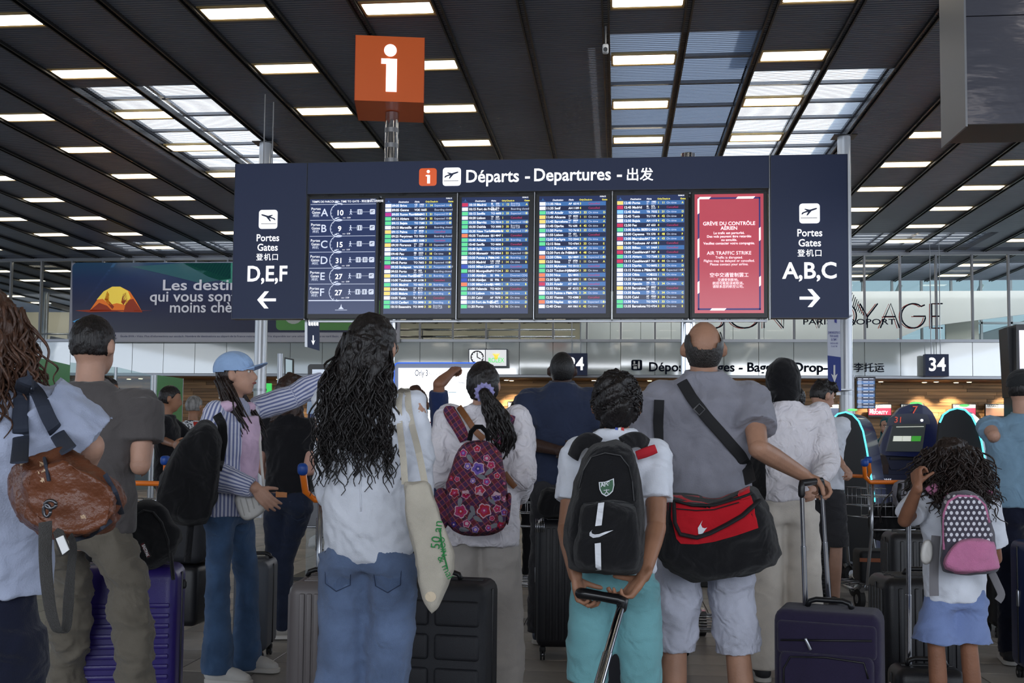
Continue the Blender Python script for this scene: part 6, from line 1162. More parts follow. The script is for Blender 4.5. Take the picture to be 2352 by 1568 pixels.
# ---- 13 girl with curly hair and pink backpack
def hair_girl(c):
    cap_hair(c, H_dark, thick=.03, back=-.09, front=.04, amp=.008, freq=30); hs = c['hs']; hc = c['hc']
    def roots(rg): a = rg.uniform(-2.2, 2.2); u = rg.uniform(-.08, .09); return hc + V3((math.sin(a) * .105, -math.cos(a) * .11, u)) * hs, V3((math.sin(a), -math.cos(a), 0))
    def ctrl(p, t, L, d0): return V3(p) + V3((d0[0] * .06 * t, d0[1] * .05 * t, -L * t + .02 * t))
    locks(c, roots, 520, H_dark, .15, r=.0042, wave=.011, freq=75, spread=.02, ctrl=ctrl, seg=14, seed=8, curl=True)
girl = person('small girl with bushy dark curls in white top and blue skort', 2188, 4.4, 1.30, 4, skin=SKM, age=1.25, vox=.011, hands='l', wide=1.0, pose={'sl': ('px', 2120, 1142, 4.4), 'el': ('px', 2078, 1195, 4.3), 'wl': ('px', 2108, 1118, 4.2), 'er': (.2, .08, .82), 'kl': ('px', 2150, 1480, 4.35), 'al': ('px', 2158, 1690, 4.35), 'kr': ('px', 2225, 1480, 4.35), 'ar': ('px', 2240, 1690, 4.35)}, hold={'l': dict(d=(0, .3, .9), n=(.6, .3, 0), curl=.9)},
    shirt=dict(mat=C_white, loose=.035, hem=.88, sleeve='short', sl_r=(.082, .086, 0, 0), slen=.75, amp=.006), pants=dict(mat=C_skort, kind='shorts', drop=-.06, w=1.45, amp=.009, name='skort'), hair=hair_girl, shoes=m_shw)
# ---- 14 man in light blue tee at the right edge
def capman(c):
    cap_hair(c, H_black, thick=.005, back=-.05, front=.05, amp=.001); hs = c['hs']; hc = c['hc']; HR = c['HR']; b = B(); b.ell(hc + HR @ V3((0, 0, .03)) * hs, V3((.09, .11, .092)) * hs, HR, n=24, m=14); me = bake(b.mesh('h'), voxel=.009, smooth=2); bm = bmesh.new(); bm.from_mesh(me); bmesh.ops.delete(bm, geom=[f for f in bm.faces if f.calc_center_median().z < hc[2] + .012], context='FACES'); bm.to_mesh(me); bm.free(); link('cap', me, cloth('cap_dark', (38, 40, 42)), c['root'], smooth=True)
    b = B(); q = lambda x, y, z: hc + HR @ V3((x, y, z)) * hs; b.rings([np.array([q(.075 * a, .085 + .08 * t * (1 - .4 * a * a), .02 - .012 * a * a + dz) for a, dz in [(k / 4 - 1, 0) for k in range(9)] + [(1 - k / 4, -.006) for k in range(9)]]) for t in (0, .5, 1)]); b.obj('visor', cloth('cap_dark', (38, 40, 42)), c['root'], smooth=True)
blue = person('man in light blue T-shirt and dark cap at the right edge', 2352, 6.35, 1.73, -10, skin=SKA, wide=1.15, vox=.015, hands='l', head=-40, pose={'sl': (-.20, 0, 1.41), 'el': ('px', 2282, 1000, 6.3), 'wl': ('px', 2300, 1030, 6.6), 'er': (.3, .05, 1.12)}, shirt=dict(mat=C_sky, loose=.045, hem=.93, sleeve='short', sl_r=(.08, .085, 0, 0), slen=.62, amp=.007, detail=tee_seams), pants=dict(mat=C_navyt, kind='straight'), hair=capman)
# ---- people further back
back1 = person('man in black T-shirt leaning forward in front of the green partition', 385, 9.6, 1.74, -70, skin=SKB, vox=.016, head=0, tilt=-10, hands='', lean=0, pose={'er': ('px', 372, 1010, 9.5), 'wr': ('px', 400, 1020, 9.2), 'el': (-.2, .25, 1.2), 'wl': (-.05, .45, 1.25)}, shirt=dict(mat=C_black, loose=.03, hem=.9, sleeve='short', sl_r=(.078, .08, 0, 0), slen=.8), pants=dict(mat=C_black, kind='straight'), hair=lambda c: cap_hair(c, H_black, thick=.009, back=-.06, amp=.001))
m_pat = mat('shirt_patterned', (190, 192, 196), rough=.8)
def pat_mat():
    nt = m_pat.node_tree; N = nt.nodes; L = nt.links; tc = N.new('ShaderNodeTexCoord'); wv = N.new('ShaderNodeTexNoise'); wv.inputs['Scale'].default_value = 16; wv.inputs['Distortion'].default_value = 3; L.new(tc.outputs['Object'], wv.inputs['Vector']); cr = N.new('ShaderNodeValToRGB'); cr.color_ramp.interpolation = 'CONSTANT'; e = cr.color_ramp.elements; e[0].color = lin((40, 46, 58)); e[1].position = .47; e[1].color = lin((206, 208, 212)); L.new(wv.outputs[0], cr.inputs[0]); L.new(cr.outputs[0], N['Principled BSDF'].inputs['Base Color'])
pat_mat()
def redstrap(c): b = B(); s = c['s']; b.tube([V3((.1, -.09, 1.47)) * s, V3((.15, -.12, 1.38)) * s, V3((.16, -.12, 1.25)) * s], .02, n=6, flat=(1.4, .5)); b.obj('red_strap', mat('strap_red', (190, 50, 40)), c['root'], smooth=True)
back2 = person('grey haired man in black and white patterned shirt with red strap', 443, 11.2, 1.71, -15, skin=SKB, vox=.018, pose={'el': ('px', 425, 1010, 11.1)}, shirt=dict(mat=m_pat, loose=.035, hem=.9, sleeve='short', sl_r=(.08, .08, 0, 0), slen=.7), pants=dict(mat=C_dgrey, kind='straight'), hair=lambda c: cap_hair(c, H_grey, thick=.012, back=-.055, amp=.002), extra=redstrap)
back3 = person('woman with dark hair partly hidden behind the grey polo man', 240, 9.0, 1.78, -25, skin=SKB, vox=.018, facial=True, head=-60, shirt=dict(mat=cloth('top_maroon', (70, 34, 38)), loose=.03, sleeve='long'), pants=dict(mat=C_black, kind='straight'), hair=lambda c: straight_hair(c, H_black, zl=-.22, w=.1))
def teal(c):
    s = c['hs']; hc = c['hc']; HR = c['HR']; b = B(); b.ell(hc + HR @ V3((0, -.02, .01)) * s, V3((.094, .105, .115)) * s, HR); b.loft([(hc[0], hc[1], hc[2] + z * s, a * s, y * s) for z, a, y in ((-.08, .085, .08), (-.14, .08, .08), (-.2, .13, .1), (-.34, .14, .11))], n=20); me = bake(b.mesh('h'), voxel=.011, smooth=3, fold=[(.003, 24, 4, None)])
    bm = bmesh.new(); bm.from_mesh(me); dl = []
    for f in bm.faces:
        l = HR.T @ (V3(f.calc_center_median()) - hc) / s
        if l[1] > .02 and (l[0] / .058) ** 2 + ((l[2] + .015) / .085) ** 2 < 1: dl.append(f)
    bmesh.ops.delete(bm, geom=dl, context='FACES'); bm.to_mesh(me); bm.free(); link('headscarf', me, cloth('scarf_teal', (28, 86, 92)), c['root'], smooth=True)
back4 = person('woman in teal headscarf seen between the kiosks, facing the viewer', 2038, 12.7, 1.59, 150, skin=SKA, vox=.016, facial=True, tilt=-8, head=-20, shirt=dict(mat=cloth('coat_stone', (150, 148, 150)), loose=.05, sleeve='long', hem=.6), pants=dict(mat=C_black, kind='straight'), hair=teal)
back5 = person('woman with tied back dark hair and black top between the boy and the balding man', 1497, 9.2, 1.61, -30, skin=SKB, vox=.017, head=-30, shirt=dict(mat=C_black, loose=.02, sleeve='short', sl_r=(.065, .06, 0, 0)), pants=dict(mat=C_denimd, kind='straight'), hair=lambda c: (cap_hair(c, H_black, thick=.014, back=-.06, amp=.002)))
back6 = person('person with black hair behind the shoulder of the woman in black headscarf', 1830, 11.0, 1.85, 0, skin=SKM, vox=.018, shirt=dict(mat=C_navy, loose=.03), pants=dict(mat=C_black, kind='straight'), hair=lambda c: cap_hair(c, H_black, thick=.014, back=-.06, amp=.003))
back7 = person('person in white shirt partly hidden between the navy man and the boy', 1362, 8.6, 1.50, -20, skin=SKB, vox=.017, shirt=dict(mat=C_white, loose=.05), pants=dict(mat=C_denimd, kind='straight'), hair=lambda c: cap_hair(c, H_black, thick=.012, back=-.06))
back8 = person('person in dark clothes glimpsed left of the navy man', 1192, 9.8, 1.66, 10, skin=SKM, vox=.017, shirt=dict(mat=cloth('top_rust', (58, 32, 28)), loose=.03, sleeve='long'), pants=dict(mat=C_black, kind='straight'), hair=lambda c: straight_hair(c, H_black, zl=-.18, w=.09))
# ================================================================ LUGGAGE
m_tyre = mat('rubber', (30, 30, 32), rough=.7); m_bar = mat('bar_metal', (190, 192, 198), rough=.18, metal=1); m_lock = mat('lock_metal', (150, 152, 158), rough=.3, metal=.8)
def suitcase(label, px, depth, w, dp, h, rot, m, style='v', bar=None, wheel=.028, soft=False, group='suitcases among the waiting travellers', lie=None, name='suitcase'):
    p = at(px, 1005, depth); t = thing(name, label, 'suitcase', (p.x, p.y, 0), R(rot), group); wr = wheel; z0 = wr * 2 + .012; hh = h - z0
    b = B(); b.rbox((0, 0, z0 + hh / 2), (w, dp, hh), .045 if not soft else .035, seg=4, bz=.05)
    if style == 'v':
        n = max(5, int(w / .045))
        for i in range(n):
            x = -w / 2 + .05 + (w - .1) * (i + .5) / n
            for sy in (-1, 1): b.rbox((x, sy * dp / 2, z0 + hh / 2), (.022, .014, hh - .09), .005, seg=2)
        n = max(3, int(dp / .05))
        for i in range(n):
            y = -dp / 2 + .04 + (dp - .08) * (i + .5) / n
            for sx in (-1, 1): b.rbox((sx * w / 2, y, z0 + hh / 2), (.014, .02, hh - .11), .005, seg=2)
            b.rbox((0, y, h), (w - .12, .018, .012), .004, seg=2)
    elif style == 'h':
        for i in range(13):
            z = z0 + .04 + (hh * .78) * i / 13
            for sy in (-1, 1): b.rbox((0, sy * dp / 2, z), (w - .05, .018, .02), .006, seg=2)
    elif style == 'notch':
        for i in range(4):
            z = z0 + .07 + hh * .21 * i
            for sy in (-1, 1): 
                for sx in (-1, 1): b.rbox((sx * w * .24, sy * dp / 2, z + .05), (w * .42, .03, hh * .16), .014, seg=3, bz=.014)
    sh = b.obj('shell', m, t, smooth=True, auto=True)
    b = B()
    if soft:
        b.rbox((0, -dp / 2 - .012, z0 + hh * .40), (w - .05, .045, hh * .66), .03, seg=4, bz=.03); b.obj('front_pocket', m, t, smooth=True, auto=True); b = B(); b.rbox((0, -dp / 2 - .002, z0 + hh * .82), (w - .03, .03, hh * .22), .02, seg=3, bz=.02); b.obj('top_pocket', m, t, smooth=True, auto=True)
        b = B(); q = [(-w / 2 + .045, z0 + hh * .1), (-w / 2 + .045, z0 + hh * .62), (-w / 2 + .07, z0 + hh * .70), (0, z0 + hh * .715), (w / 2 - .06, z0 + hh * .70), (w / 2 - .045, z0 + hh * .6)]; b.tube([(x, -dp / 2 - .036, z) for x, z in q], .004, n=5); b.tube([(-w * .42, -dp / 2 - .02, z0 + hh * .80), (w * .42, -dp / 2 - .02, z0 + hh * .84)], .0045, n=5)
        b.tube([(w / 2 * sx, dp * .3 * sy, z) for sx, sy, z in ((-1, 1, z0 + .04), (-1, 1, h - .06))], .004, n=5); b.obj('piping', m_black, t, smooth=True)
        b = B(); b.rbox((-w * .16, -dp / 2 - .03, z0 + hh * .79), (.012, .008, .05), .004, rot=rotm((0, 1, 0), R(-24)), seg=2); b.rbox((-w * .40, -dp / 2 - .04, z0 + hh * .14), (.010, .008, .04), .004, seg=2); b.obj('zip_pull', m_lock, t, smooth=True)
        b = B(); b.rbox((0, -dp / 2 - .04, z0 + hh * .3), (.035, .008, hh * .42), .016, seg=3); b.obj('grip_strip', m_black, t, smooth=True, auto=True)
    else:
        for q in ((-w / 2 - .001, 0), (w / 2 + .001, 0)): b.rbox((q[0], 0, z0 + hh / 2), (.008, .014, hh - .06), .003, seg=2)
        b.rbox((0, 0, h + .001), (w - .08, .014, .008), .003, seg=2); b.obj('zip', m_black, t, smooth=True, auto=True); b = B(); b.rbox((-w / 2 - .004, -.01, z0 + hh * .55), (.012, .03, .09), .005, seg=2); b.obj('lock', m_lock, t, smooth=True, auto=True)
    b = B(); zt = h + .0; b.tube([(-.085, 0, zt), (-.075, 0, zt + .022), (-.05, 0, zt + .03), (.05, 0, zt + .03), (.075, 0, zt + .022), (.085, 0, zt)], .011, n=8, flat=(1.3, 1)); b.obj('carry_handle', m_black, t, smooth=True)
    for sx in (-1, 1):
        for sy in (-1, 1):
            b = B(); x, y = sx * (w / 2 - .04), sy * (dp / 2 - .04); b.cyl((x - .014, y, wr), (x - .004, y, wr), wr, n=16); b.cyl((x + .004, y, wr), (x + .014, y, wr), wr, n=16); b.cyl((x - .016, y, wr), (x + .016, y, wr), wr * .35, n=10, mi=1); b.rbox((x, y, wr * 1.9), (.036, .04, wr * 1.2), .012, seg=2, mi=0); b.obj('wheel', [m_tyre, m_lock], t, smooth=True, auto=True)
    if bar:
        b = B(); y = dp / 2 - .03
        for sx in (-1, 1): b.tube([(sx * bar[1] / 2, y, h - .02), (sx * bar[1] / 2, y, (h + bar[0]) / 2)], .0105, n=10); b.tube([(sx * bar[1] / 2, y, (h + bar[0]) / 2), (sx * bar[1] / 2, y, bar[0])], .0085, n=10)
        b.obj('telescopic_bar', m_bar, t, smooth=True, auto=True); b = B(); k = bar[1] / 2 + .012; b.tube([(-k, y, bar[0] - .03), (-k, y, bar[0] + .005), (-k + .015, y, bar[0] + .02), (k - .015, y, bar[0] + .02), (k, y, bar[0] + .005), (k, y, bar[0] - .03)], .0135, n=10, rnd=True); b.obj('grip', m_black, t, smooth=True)
    return t
K_blk = mat('case_black', (26, 26, 30), rough=.38, bump=.15, bs=300); K_blk2 = mat('case_black_matt', (32, 33, 38), rough=.55, bump=.3, bs=400); K_pur = mat('case_purple', (44, 32, 104), rough=.34, bump=.1, bs=300); K_tau = mat('case_taupe', (104, 98, 98), rough=.4); K_gry = mat('case_graphite', (74, 78, 86), rough=.5); K_soft = cloth('case_aubergine', (38, 32, 56), fold=.2, weave=.4, ws=500); K_nvy = mat('case_navy', (22, 40, 88), rough=.35)
pc = suitcase('purple hard suitcase with horizontal ribs under the black backpack', 298, 4.52, .46, .28, .755, 14, K_pur, 'h', wheel=.03)
b = B(); b.rbox((.12, -.142, .60), (.06, .004, .016), .004, seg=2); b.obj('badge', m_lock, pc)
b = B(); b.rbox((.232, .05, .665), (.02, .03, .04), .01, seg=2); b.obj('side_handle', m_black, pc)
suitcase('graphite suitcase half hidden behind the jeans of the cap woman', 596, 6.3, .20, .36, .585, 8, K_gry, 'plain')
suitcase('taupe ribbed suitcase left of the white-shirted woman\'s jeans', 757, 4.7, .25, .42, .69, 4, K_tau, 'v')
dk = suitcase('big charcoal hard suitcase with recessed bars below the canvas tote', 1018, 4.5, .44, .28, .71, -6, K_blk2, 'notch')
b = B(); b.rbox((-.14, -.165, .05 + .25), (.012, .006, .04), .004, seg=2); b.obj('yellow_tag', mat('tag_yellow', (200, 180, 40)), dk)
e_ = suitcase('tall black ribbed suitcase with metal corners beside the navy man', 1322, 6.45, .46, .27, .82, 4, K_blk, 'v', wheel=.032)
b = B()
for z in (.78,): 
    for k in range(5): b.tube([(-.235 + .012 * k, -.139, .80 - .05), (-.235 + .012 * k, -.135, .80), (-.235 + .012 * k, -.1, .823)], .003, n=5)
b.obj('corner_guard', m_bar, e_, smooth=True)
g_ = suitcase('black suitcase with thin chrome edge behind the boy\'s legs', 1442, 5.0, .28, .24, .80, 0, mat('case_blueblack', (22, 24, 34), rough=.35), 'plain')
b = B(); b.box((.138, -.122, .42), (.006, .006, .66)); b.obj('chrome_edge', m_bar, g_)
ns = suitcase('dark aubergine fabric suitcase held by the balding man', 1902, 4.25, .40, .24, .645, -17, K_soft, 'plain', bar=None, soft=True)
b = B(); b.rbox((-.204, .02, .50), (.006, .05, .11), .003, seg=1, mi=0); b.rbox((-.208, .015, .50), (.004, .026, .085), .002, seg=1, mi=1); b.obj('combination_lock', [m_black, m_lock], ns)
b = B(); top = [at(1841, 1118, 4.22), at(1887, 1112, 4.28)]; bot = [at(1850, 1388, 4.26), at(1903, 1376, 4.32)]
for a_, c_ in zip(top, bot): m_ = a_ * .5 + c_ * .5; b.tube([c_, m_], .0105, n=10); b.tube([m_, a_], .0085, n=10)
b.obj('telescopic_bar', m_bar, ns, world=True, smooth=True, auto=True); b = B(); u = Vector((0, 0, .03)); b.tube([top[0] - u, top[0], top[0] + u * .5, top[1] + u * .5, top[1], top[1] - u], .0135, n=10, rnd=True); b.obj('grip', m_black, ns, world=True, smooth=True)
suitcase('black hard suitcase with vertical ribs right of the aubergine fabric case', 2112, 5.15, .44, .28, .665, 6, K_blk, 'v')
kc = suitcase('small black case on tall chrome bars gripped by the girl', 2121, 4.7, .30, .2, .33, 0, K_blk, 'plain')
b = B()
for x in (2087, 2155): b.tube([at(x, 1568, 4.7), at(x, 1365, 4.7)], .013, n=10); b.tube([at(x, 1365, 4.7), at(x, 1118, 4.7)], .0105, n=10)
b.obj('telescopic_bar', m_bar, kc, world=True, smooth=True, auto=True); b = B(); b.tube([at(2084, 1122, 4.7), at(2084, 1106, 4.7), at(2090, 1100, 4.7), at(2152, 1100, 4.7), at(2158, 1106, 4.7), at(2158, 1122, 4.7)], .014, n=10, rnd=True); b.obj('grip', m_black, kc, world=True, smooth=True)
suitcase('black ribbed suitcase standing behind the girl\'s chrome bars', 2112, 6.4, .42, .26, .765, 0, K_blk, 'v')
m1 = suitcase('large black suitcase behind the pink backpack', 2262, 7.7, .50, .3, .86, 5, K_blk2, 'plain', bar=(1.05, .2))
m2 = suitcase('large black suitcase wrapped in clear film at the right edge', 2352, 7.3, .52, .32, .87, -4, K_blk, 'plain')
b = B(); b.rbox((0, -.168, .80), (.52, .006, .07), .003, seg=1); b.obj('plastic_film', mat('film', (170, 176, 186), rough=.12, metal=.6, bump=1, bs=40, spec=1), m2)
suitcase('dark navy suitcase cut by the lower right edge', 2418, 5.9, .40, .28, .765, 0, K_nvy, 'plain')
suitcase('black wheeled case behind the chrome bars of the aubergine case', 1884, 8.6, .20, .3, .55, 10, K_blk, 'h', bar=(.98, .1))
suitcase('small black wheeled bag below the young man in white', 1914, 10.2, .26, .22, .46, -20, K_blk2, 'plain')
suitcase('black suitcase standing behind the left shoulder of the boy', 1262, 7.6, .20, .3, .62, 0, K_blk2, 'plain')
# ---- airport trolleys
m_tw2 = mat('trolley_wire', (170, 172, 176), rough=.25, metal=.9); m_or = mat('handle_orange', (232, 118, 26), rough=.35, coat=.4); m_bl = mat('handle_blue', (24, 70, 150), rough=.4)
def trolley(label, p, rot, parts=('handle', 'frame', 'basket', 'wheels', 'deck')):
    t = thing('luggage_trolley', label, 'trolley', (p.x, p.y, 0), R(rot), 'airport luggage trolleys')
    b = B(); b.tube([(-.26, -.06, 1.12), (-.245, -.035, 1.03), (-.20, -.02, .99), (.20, -.02, .99), (.245, -.035, 1.03), (.26, -.06, 1.12)], .017, n=10, rnd=True); b.obj('handle', m_or, t, smooth=True)
    for sx in (-1, 1): b = B(); b.rbox((sx * .262, -.07, 1.14), (.05, .07, .06), .02, seg=3); b.obj('handle_end', m_bl, t, smooth=True, auto=True)
    b = B()
    for sx in (-1, 1): b.tube([(sx * .17, 0, .98), (sx * .17, .03, .6), (sx * .19, .08, .2), (sx * .21, .14, .12)], .014, n=8); b.tube([(sx * .21, .14, .12), (sx * .16, .85, .12)], .014, n=8)
    b.tube([(-.17, .02, .62), (.17, .02, .62)], .009, n=6); b.tube([(-.2, .12, .16), (.2, .12, .16)], .012, n=6); b.tube([(-.16, .85, .12), (.16, .85, .12)], .012, n=6); b.obj('frame', m_tw2, t, smooth=True)
    b = B()
    for z in (.72, .80, .88): b.tube([(-.18, .02, z), (-.18, .2, z), (.18, .2, z), (.18, .02, z), (-.18, .02, z)], .004, n=5)
    for x in np.linspace(-.18, .18, 7): b.tube([(x, .02, .88), (x, .02, .72), (x, .2, .72), (x, .2, .88)], .003, n=4)
    b.obj('wire_basket', m_tw2, t, smooth=True)
    b = B()
    for y in np.linspace(.18, .84, 7): b.tube([(-.19, y, .135), (.19, y, .135)], .006, n=5)
    b.obj('deck', m_tw2, t, smooth=True)
    for x, y in ((-.23, .13), (.23, .13), (0, .8)):
        b = B(); b.cyl((x - .02, y, .075), (x + .02, y, .075), .075, n=20); b.cyl((x - .024, y, .075), (x + .024, y, .075), .035, n=14, mi=1); b.tube([(x, y - .06, .15), (x, y, .168), (x, y + .06, .15)], .024, n=6, mi=1); b.obj('wheel', [m_tyre, m_tw2], t, smooth=True, auto=True)
    return t
def floor_at(px, d): q = at(px, 1005, d); return Vector((q.x, q.y, 0))
trolley('luggage trolley with orange handle behind the brown leather bag', floor_at(312, 6.9), -8)
trolley('luggage trolley with orange and blue handle left of the white-shirted woman', floor_at(818, 5.35), 18)
trolley('luggage trolley with blue and orange handle in front of the kiosks', floor_at(1962, 9.75), -62)
trolley('luggage trolley behind the bare legs of the balding man', floor_at(1668, 6.4), 6)
trolley('luggage trolley glimpsed left of the navy man', floor_at(1226, 8.3), 0)
trolley('loaded luggage trolley left of the numbered kiosk, under grey backpack', floor_at(2052, 8.3), 10)
b = B(); q = floor_at(1530, 9.7); b.rbox((q.x, q.y, .06), (.9, .3, .12), .01); tag(b.obj('plinth', m_black), 'low black floor plinth between the boy and the balding man', 'plinth')
# ================================================================ BAGS CARRIED
def puff(b, pts, d, t, sc=((.80, 0), (.93, .07), (1, .3), (1, .7), (.86, 1)), c=None):
    P = np.array(pts, float); c = P.mean(0) if c is None else np.array(c); rings = []
    for k, f in sc: rings.append(np.array([tuple(at(*(c + (q - c) * k), d + t * f)) for q in P]))
    b.rings(rings); return b
def smoothpoly(pts, n=2):
    P = [np.array(p, float) for p in pts]
    for _ in range(n):
        Q = []
        for i in range(len(P)): a, c = P[i], P[(i + 1) % len(P)]; Q += [a * .75 + c * .25, a * .25 + c * .75]
        P = Q
    return [tuple(p) for p in P]
def rbake(b, name, m, parent, vox=.009, smooth=3, fold=None): return link(name, bake(b.mesh(name), voxel=vox, smooth=smooth, fold=fold), m, parent, smooth=True, world=True)
def wbvh(o):
    M = wm(o); return BVHTree.FromPolygons([M @ v.co for v in o.data.vertices], [tuple(p.vertices) for p in o.data.polygons])
def onto(bv, px, py, off=.003, fb=None):
    r = ray(px, py).normalized(); h = bv.ray_cast(CP, r)
    if h[0] is None: return tuple(at(px, py, fb)) if fb else None
    return tuple(h[0] - r * off)
def decal(b, bv, pts, mi=0, off=.003, fb=None, dens=0):
    if dens:
        Q = []
        for i in range(len(pts)):
            a, c = np.array(pts[i], float), np.array(pts[(i + 1) % len(pts)], float); n = max(1, int(np.hypot(*(c - a)) / dens))
            Q += [tuple(a + (c - a) * k / n) for k in range(n)]
        pts = Q
    P = [onto(bv, x, y, off, fb) for x, y in pts]
    if any(p is None for p in P): return
    cx = np.mean([p[0] for p in pts]); cy = np.mean([p[1] for p in pts]); c = onto(bv, cx, cy, off, fb)
    if c is None: return
    n = len(P); b.add(np.array(P + [c]), [(i, (i + 1) % n, n) for i in range(n)], mi)
def strap(b, bv, pts, w, off=.006, t=.5, fb=None, n=8):
    P = [V3(onto(bv, x, y, off, fb)) for x, y in pts]; b.tube(P, w, n=n, flat=(1, t), up=(0, 1, 0), rnd=True)
def strip_decal(b, bv, up, lo, mi=0, off=.005):
    U = [onto(bv, x, y, off) for x, y in up]; Lw = [onto(bv, x, y, off) for x, y in lo]; n = len(U); b.add(np.array(U + Lw), [(i, i + 1, n + i + 1, n + i) for i in range(n - 1)], mi)
def dens(pts, k=3):
    Q = []
    for a, c in zip(pts[:-1], pts[1:]): Q += [(a[0] + (c[0] - a[0]) * i / k, a[1] + (c[1] - a[1]) * i / k) for i in range(k)]
    return Q + [pts[-1]]
def ribbon(b, P, w, t=.004, side=(1, 0, 0), mi=0):
    """flat strap through points P, width w along side"""
    P = [V3(p) for p in P]; rings = []
    for i, p in enumerate(P):
        d = unit(P[min(i + 1, len(P) - 1)] - P[max(i - 1, 0)]); s_ = V3(side[i] if isinstance(side, list) else side); s_ = unit(s_ - d * np.dot(s_, d)); n_ = np.cross(d, s_)
        ww = w[i] if isinstance(w, (list, tuple)) else w
        rings.append(np.array([p + s_ * ww / 2 * a + n_ * t / 2 * c for a, c in ((-1, -1), (1, -1), (1, 1), (-1, 1))]))
    b.rings(rings, mi)
def ribbon(b, P, w, t=.004, side=None, mi=0):
    P = [V3(p) for p in P]; ww = list(w) if isinstance(w, (list, tuple)) else [w] * len(P); ww = (ww + [ww[-1]] * len(P))[:len(P)]; Q = []; W2 = []
    for i in range(len(P) - 1):
        p0, p1, p2, p3 = P[max(i - 1, 0)], P[i], P[i + 1], P[min(i + 2, len(P) - 1)]
        for k in range(4): u = k / 4; Q.append(.5 * ((2 * p1) + (p2 - p0) * u + (2 * p0 - 5 * p1 + 4 * p2 - p3) * u * u + (3 * p1 - p0 - 3 * p2 + p3) * u ** 3)); W2.append((ww[i] * (1 - u) + ww[i + 1] * u) / 2)
    Q.append(P[-1]); W2.append(ww[-1] / 2); b.tube(Q, W2, n=10, mi=mi, flat=(1, max(t / max(ww[0], 1e-3), .12)), up=(0, 1, 0))
def bagthing(name, label, cat, px, py, d, group=None): p = at(px, py, d); return thing(name, label, cat, (p.x, p.y, p.z), 0, group)
def child(c, nm): return next(o for o in c['root'].children if o.name.split('.')[0] == nm)
F_bag = cloth('bag_black', (22, 22, 25), fold=.5, fs=9, weave=.5, ws=500)
# ---- canvas tote on the front woman's shoulder
m_can = cloth('canvas', (208, 200, 184), fold=.35, fs=6, weave=.6, ws=600); t = bagthing('tote_bag', 'natural canvas tote with green printed lettering on the shoulder of the front woman', 'bag', 985, 1400, 3.45); b = B()
puff(b, smoothpoly([(922, 1100), (952, 1104), (984, 1101), (998, 1145), (1016, 1192), (1044, 1262), (1042, 1318), (998, 1424), (970, 1378), (952, 1300), (939, 1210), (928, 1150)], 1), 3.40, .10); bag = rbake(b, 'bag', m_can, t, fold=[(.004, 14, 3, (0, 0, .5))]); bv = wbvh(bag)
shb = wbvh(child(front, 'shirt')); b = B()
for P in ([(930, 1112), (926, 1050), (918, 980), (916, 930), (920, 900), (928, 892)], [(976, 1110), (962, 1040), (946, 975), (938, 930), (936, 900), (932, 892)]):
    Q = [(V3(onto(shb, x, y, .012, 3.6)) if k_ > 1 else V3(at(x, y, 3.45 + .03 * k_))) for k_, (x, y) in enumerate(P)]; ribbon(b, Q, .022, .003, (1, 0, 0))
b.obj('strap', m_can, t, world=True); t_ = T(); m_prg = mat('print_green', (40, 128, 66), rough=.8)
def print_px(s_, cx, cy, size, ang, mi=0, **k):
    o = V3(onto(bv, cx, cy, .008, 3.42)); a = R(ang); x_ = Vector((math.cos(a), -.05, math.sin(a))); t_.put(s_, size, face_M(o, x_, (-math.sin(a), 0, math.cos(a))), **k)
print_px('50 an', 1009, 1262, .042, 84); print_px('NICO', 1026, 1276, .024, 98, bold=.02); print_px('& mai', 1004, 1280, .034, -62)
P = [V3(onto(bv, x, y, .006, 3.42)) for x, y in ((1010, 1212), (1014, 1244), (1020, 1276), (1028, 1306))]; t_.b.tube(P, .0025, n=4); t_.b.obj('print', m_prg, t, world=True)
b = B(); decal(b, bv, [(989 + 13 * math.cos(R(a)), 1370 + 12 * math.sin(R(a))) for a in range(0, 360, 30)], off=.003, fb=3.42); b.obj('round_patch', mat('patch_sand', (222, 204, 176), rough=.8), t, world=True)
# ---- floral backpack
m_pl = mat('plaid', (60, 22, 46), rough=.8)
def plaid():
    nt = m_pl.node_tree; N = nt.nodes; L = nt.links; tc = N.new('ShaderNodeTexCoord'); cur = None
    base = (.045, .012, .035, 1)
    for i, (rot, sc, lo, col, f) in enumerate(((38, 7, .62, (.14, .012, .03, 1), .8), (-52, 7, .62, (.06, .02, .09, 1), .7), (38, 14, .93, (.35, .10, .05, 1), .7), (-52, 14, .93, (.30, .05, .12, 1), .6))):
        mp = N.new('ShaderNodeMapping'); mp.inputs['Rotation'].default_value = (0, R(rot), 0); L.new(tc.outputs['Object'], mp.inputs[0]); wv = N.new('ShaderNodeTexWave'); wv.inputs['Scale'].default_value = sc; wv.bands_direction = 'X'; L.new(mp.outputs[0], wv.inputs['Vector'])
        cr = N.new('ShaderNodeMath'); cr.operation = 'GREATER_THAN'; cr.inputs[1].default_value = lo; L.new(wv.outputs['Fac'], cr.inputs[0]); ml_ = N.new('ShaderNodeMath'); ml_.operation = 'MULTIPLY'; ml_.inputs[1].default_value = f; L.new(cr.outputs[0], ml_.inputs[0])
        mx = N.new('ShaderNodeMixRGB'); mx.inputs[1].default_value = base; mx.inputs[2].default_value = col; L.new(ml_.outputs[0], mx.inputs[0])
        if cur: L.new(cur, mx.inputs[1])
        cur = mx.outputs[0]
    L.new(cur, N['Principled BSDF'].inputs['Base Color'])
plaid()
t = bagthing('backpack', 'dark plaid backpack printed with red and violet flowers', 'bag', 1092, 1228, 4.95); D = 4.74
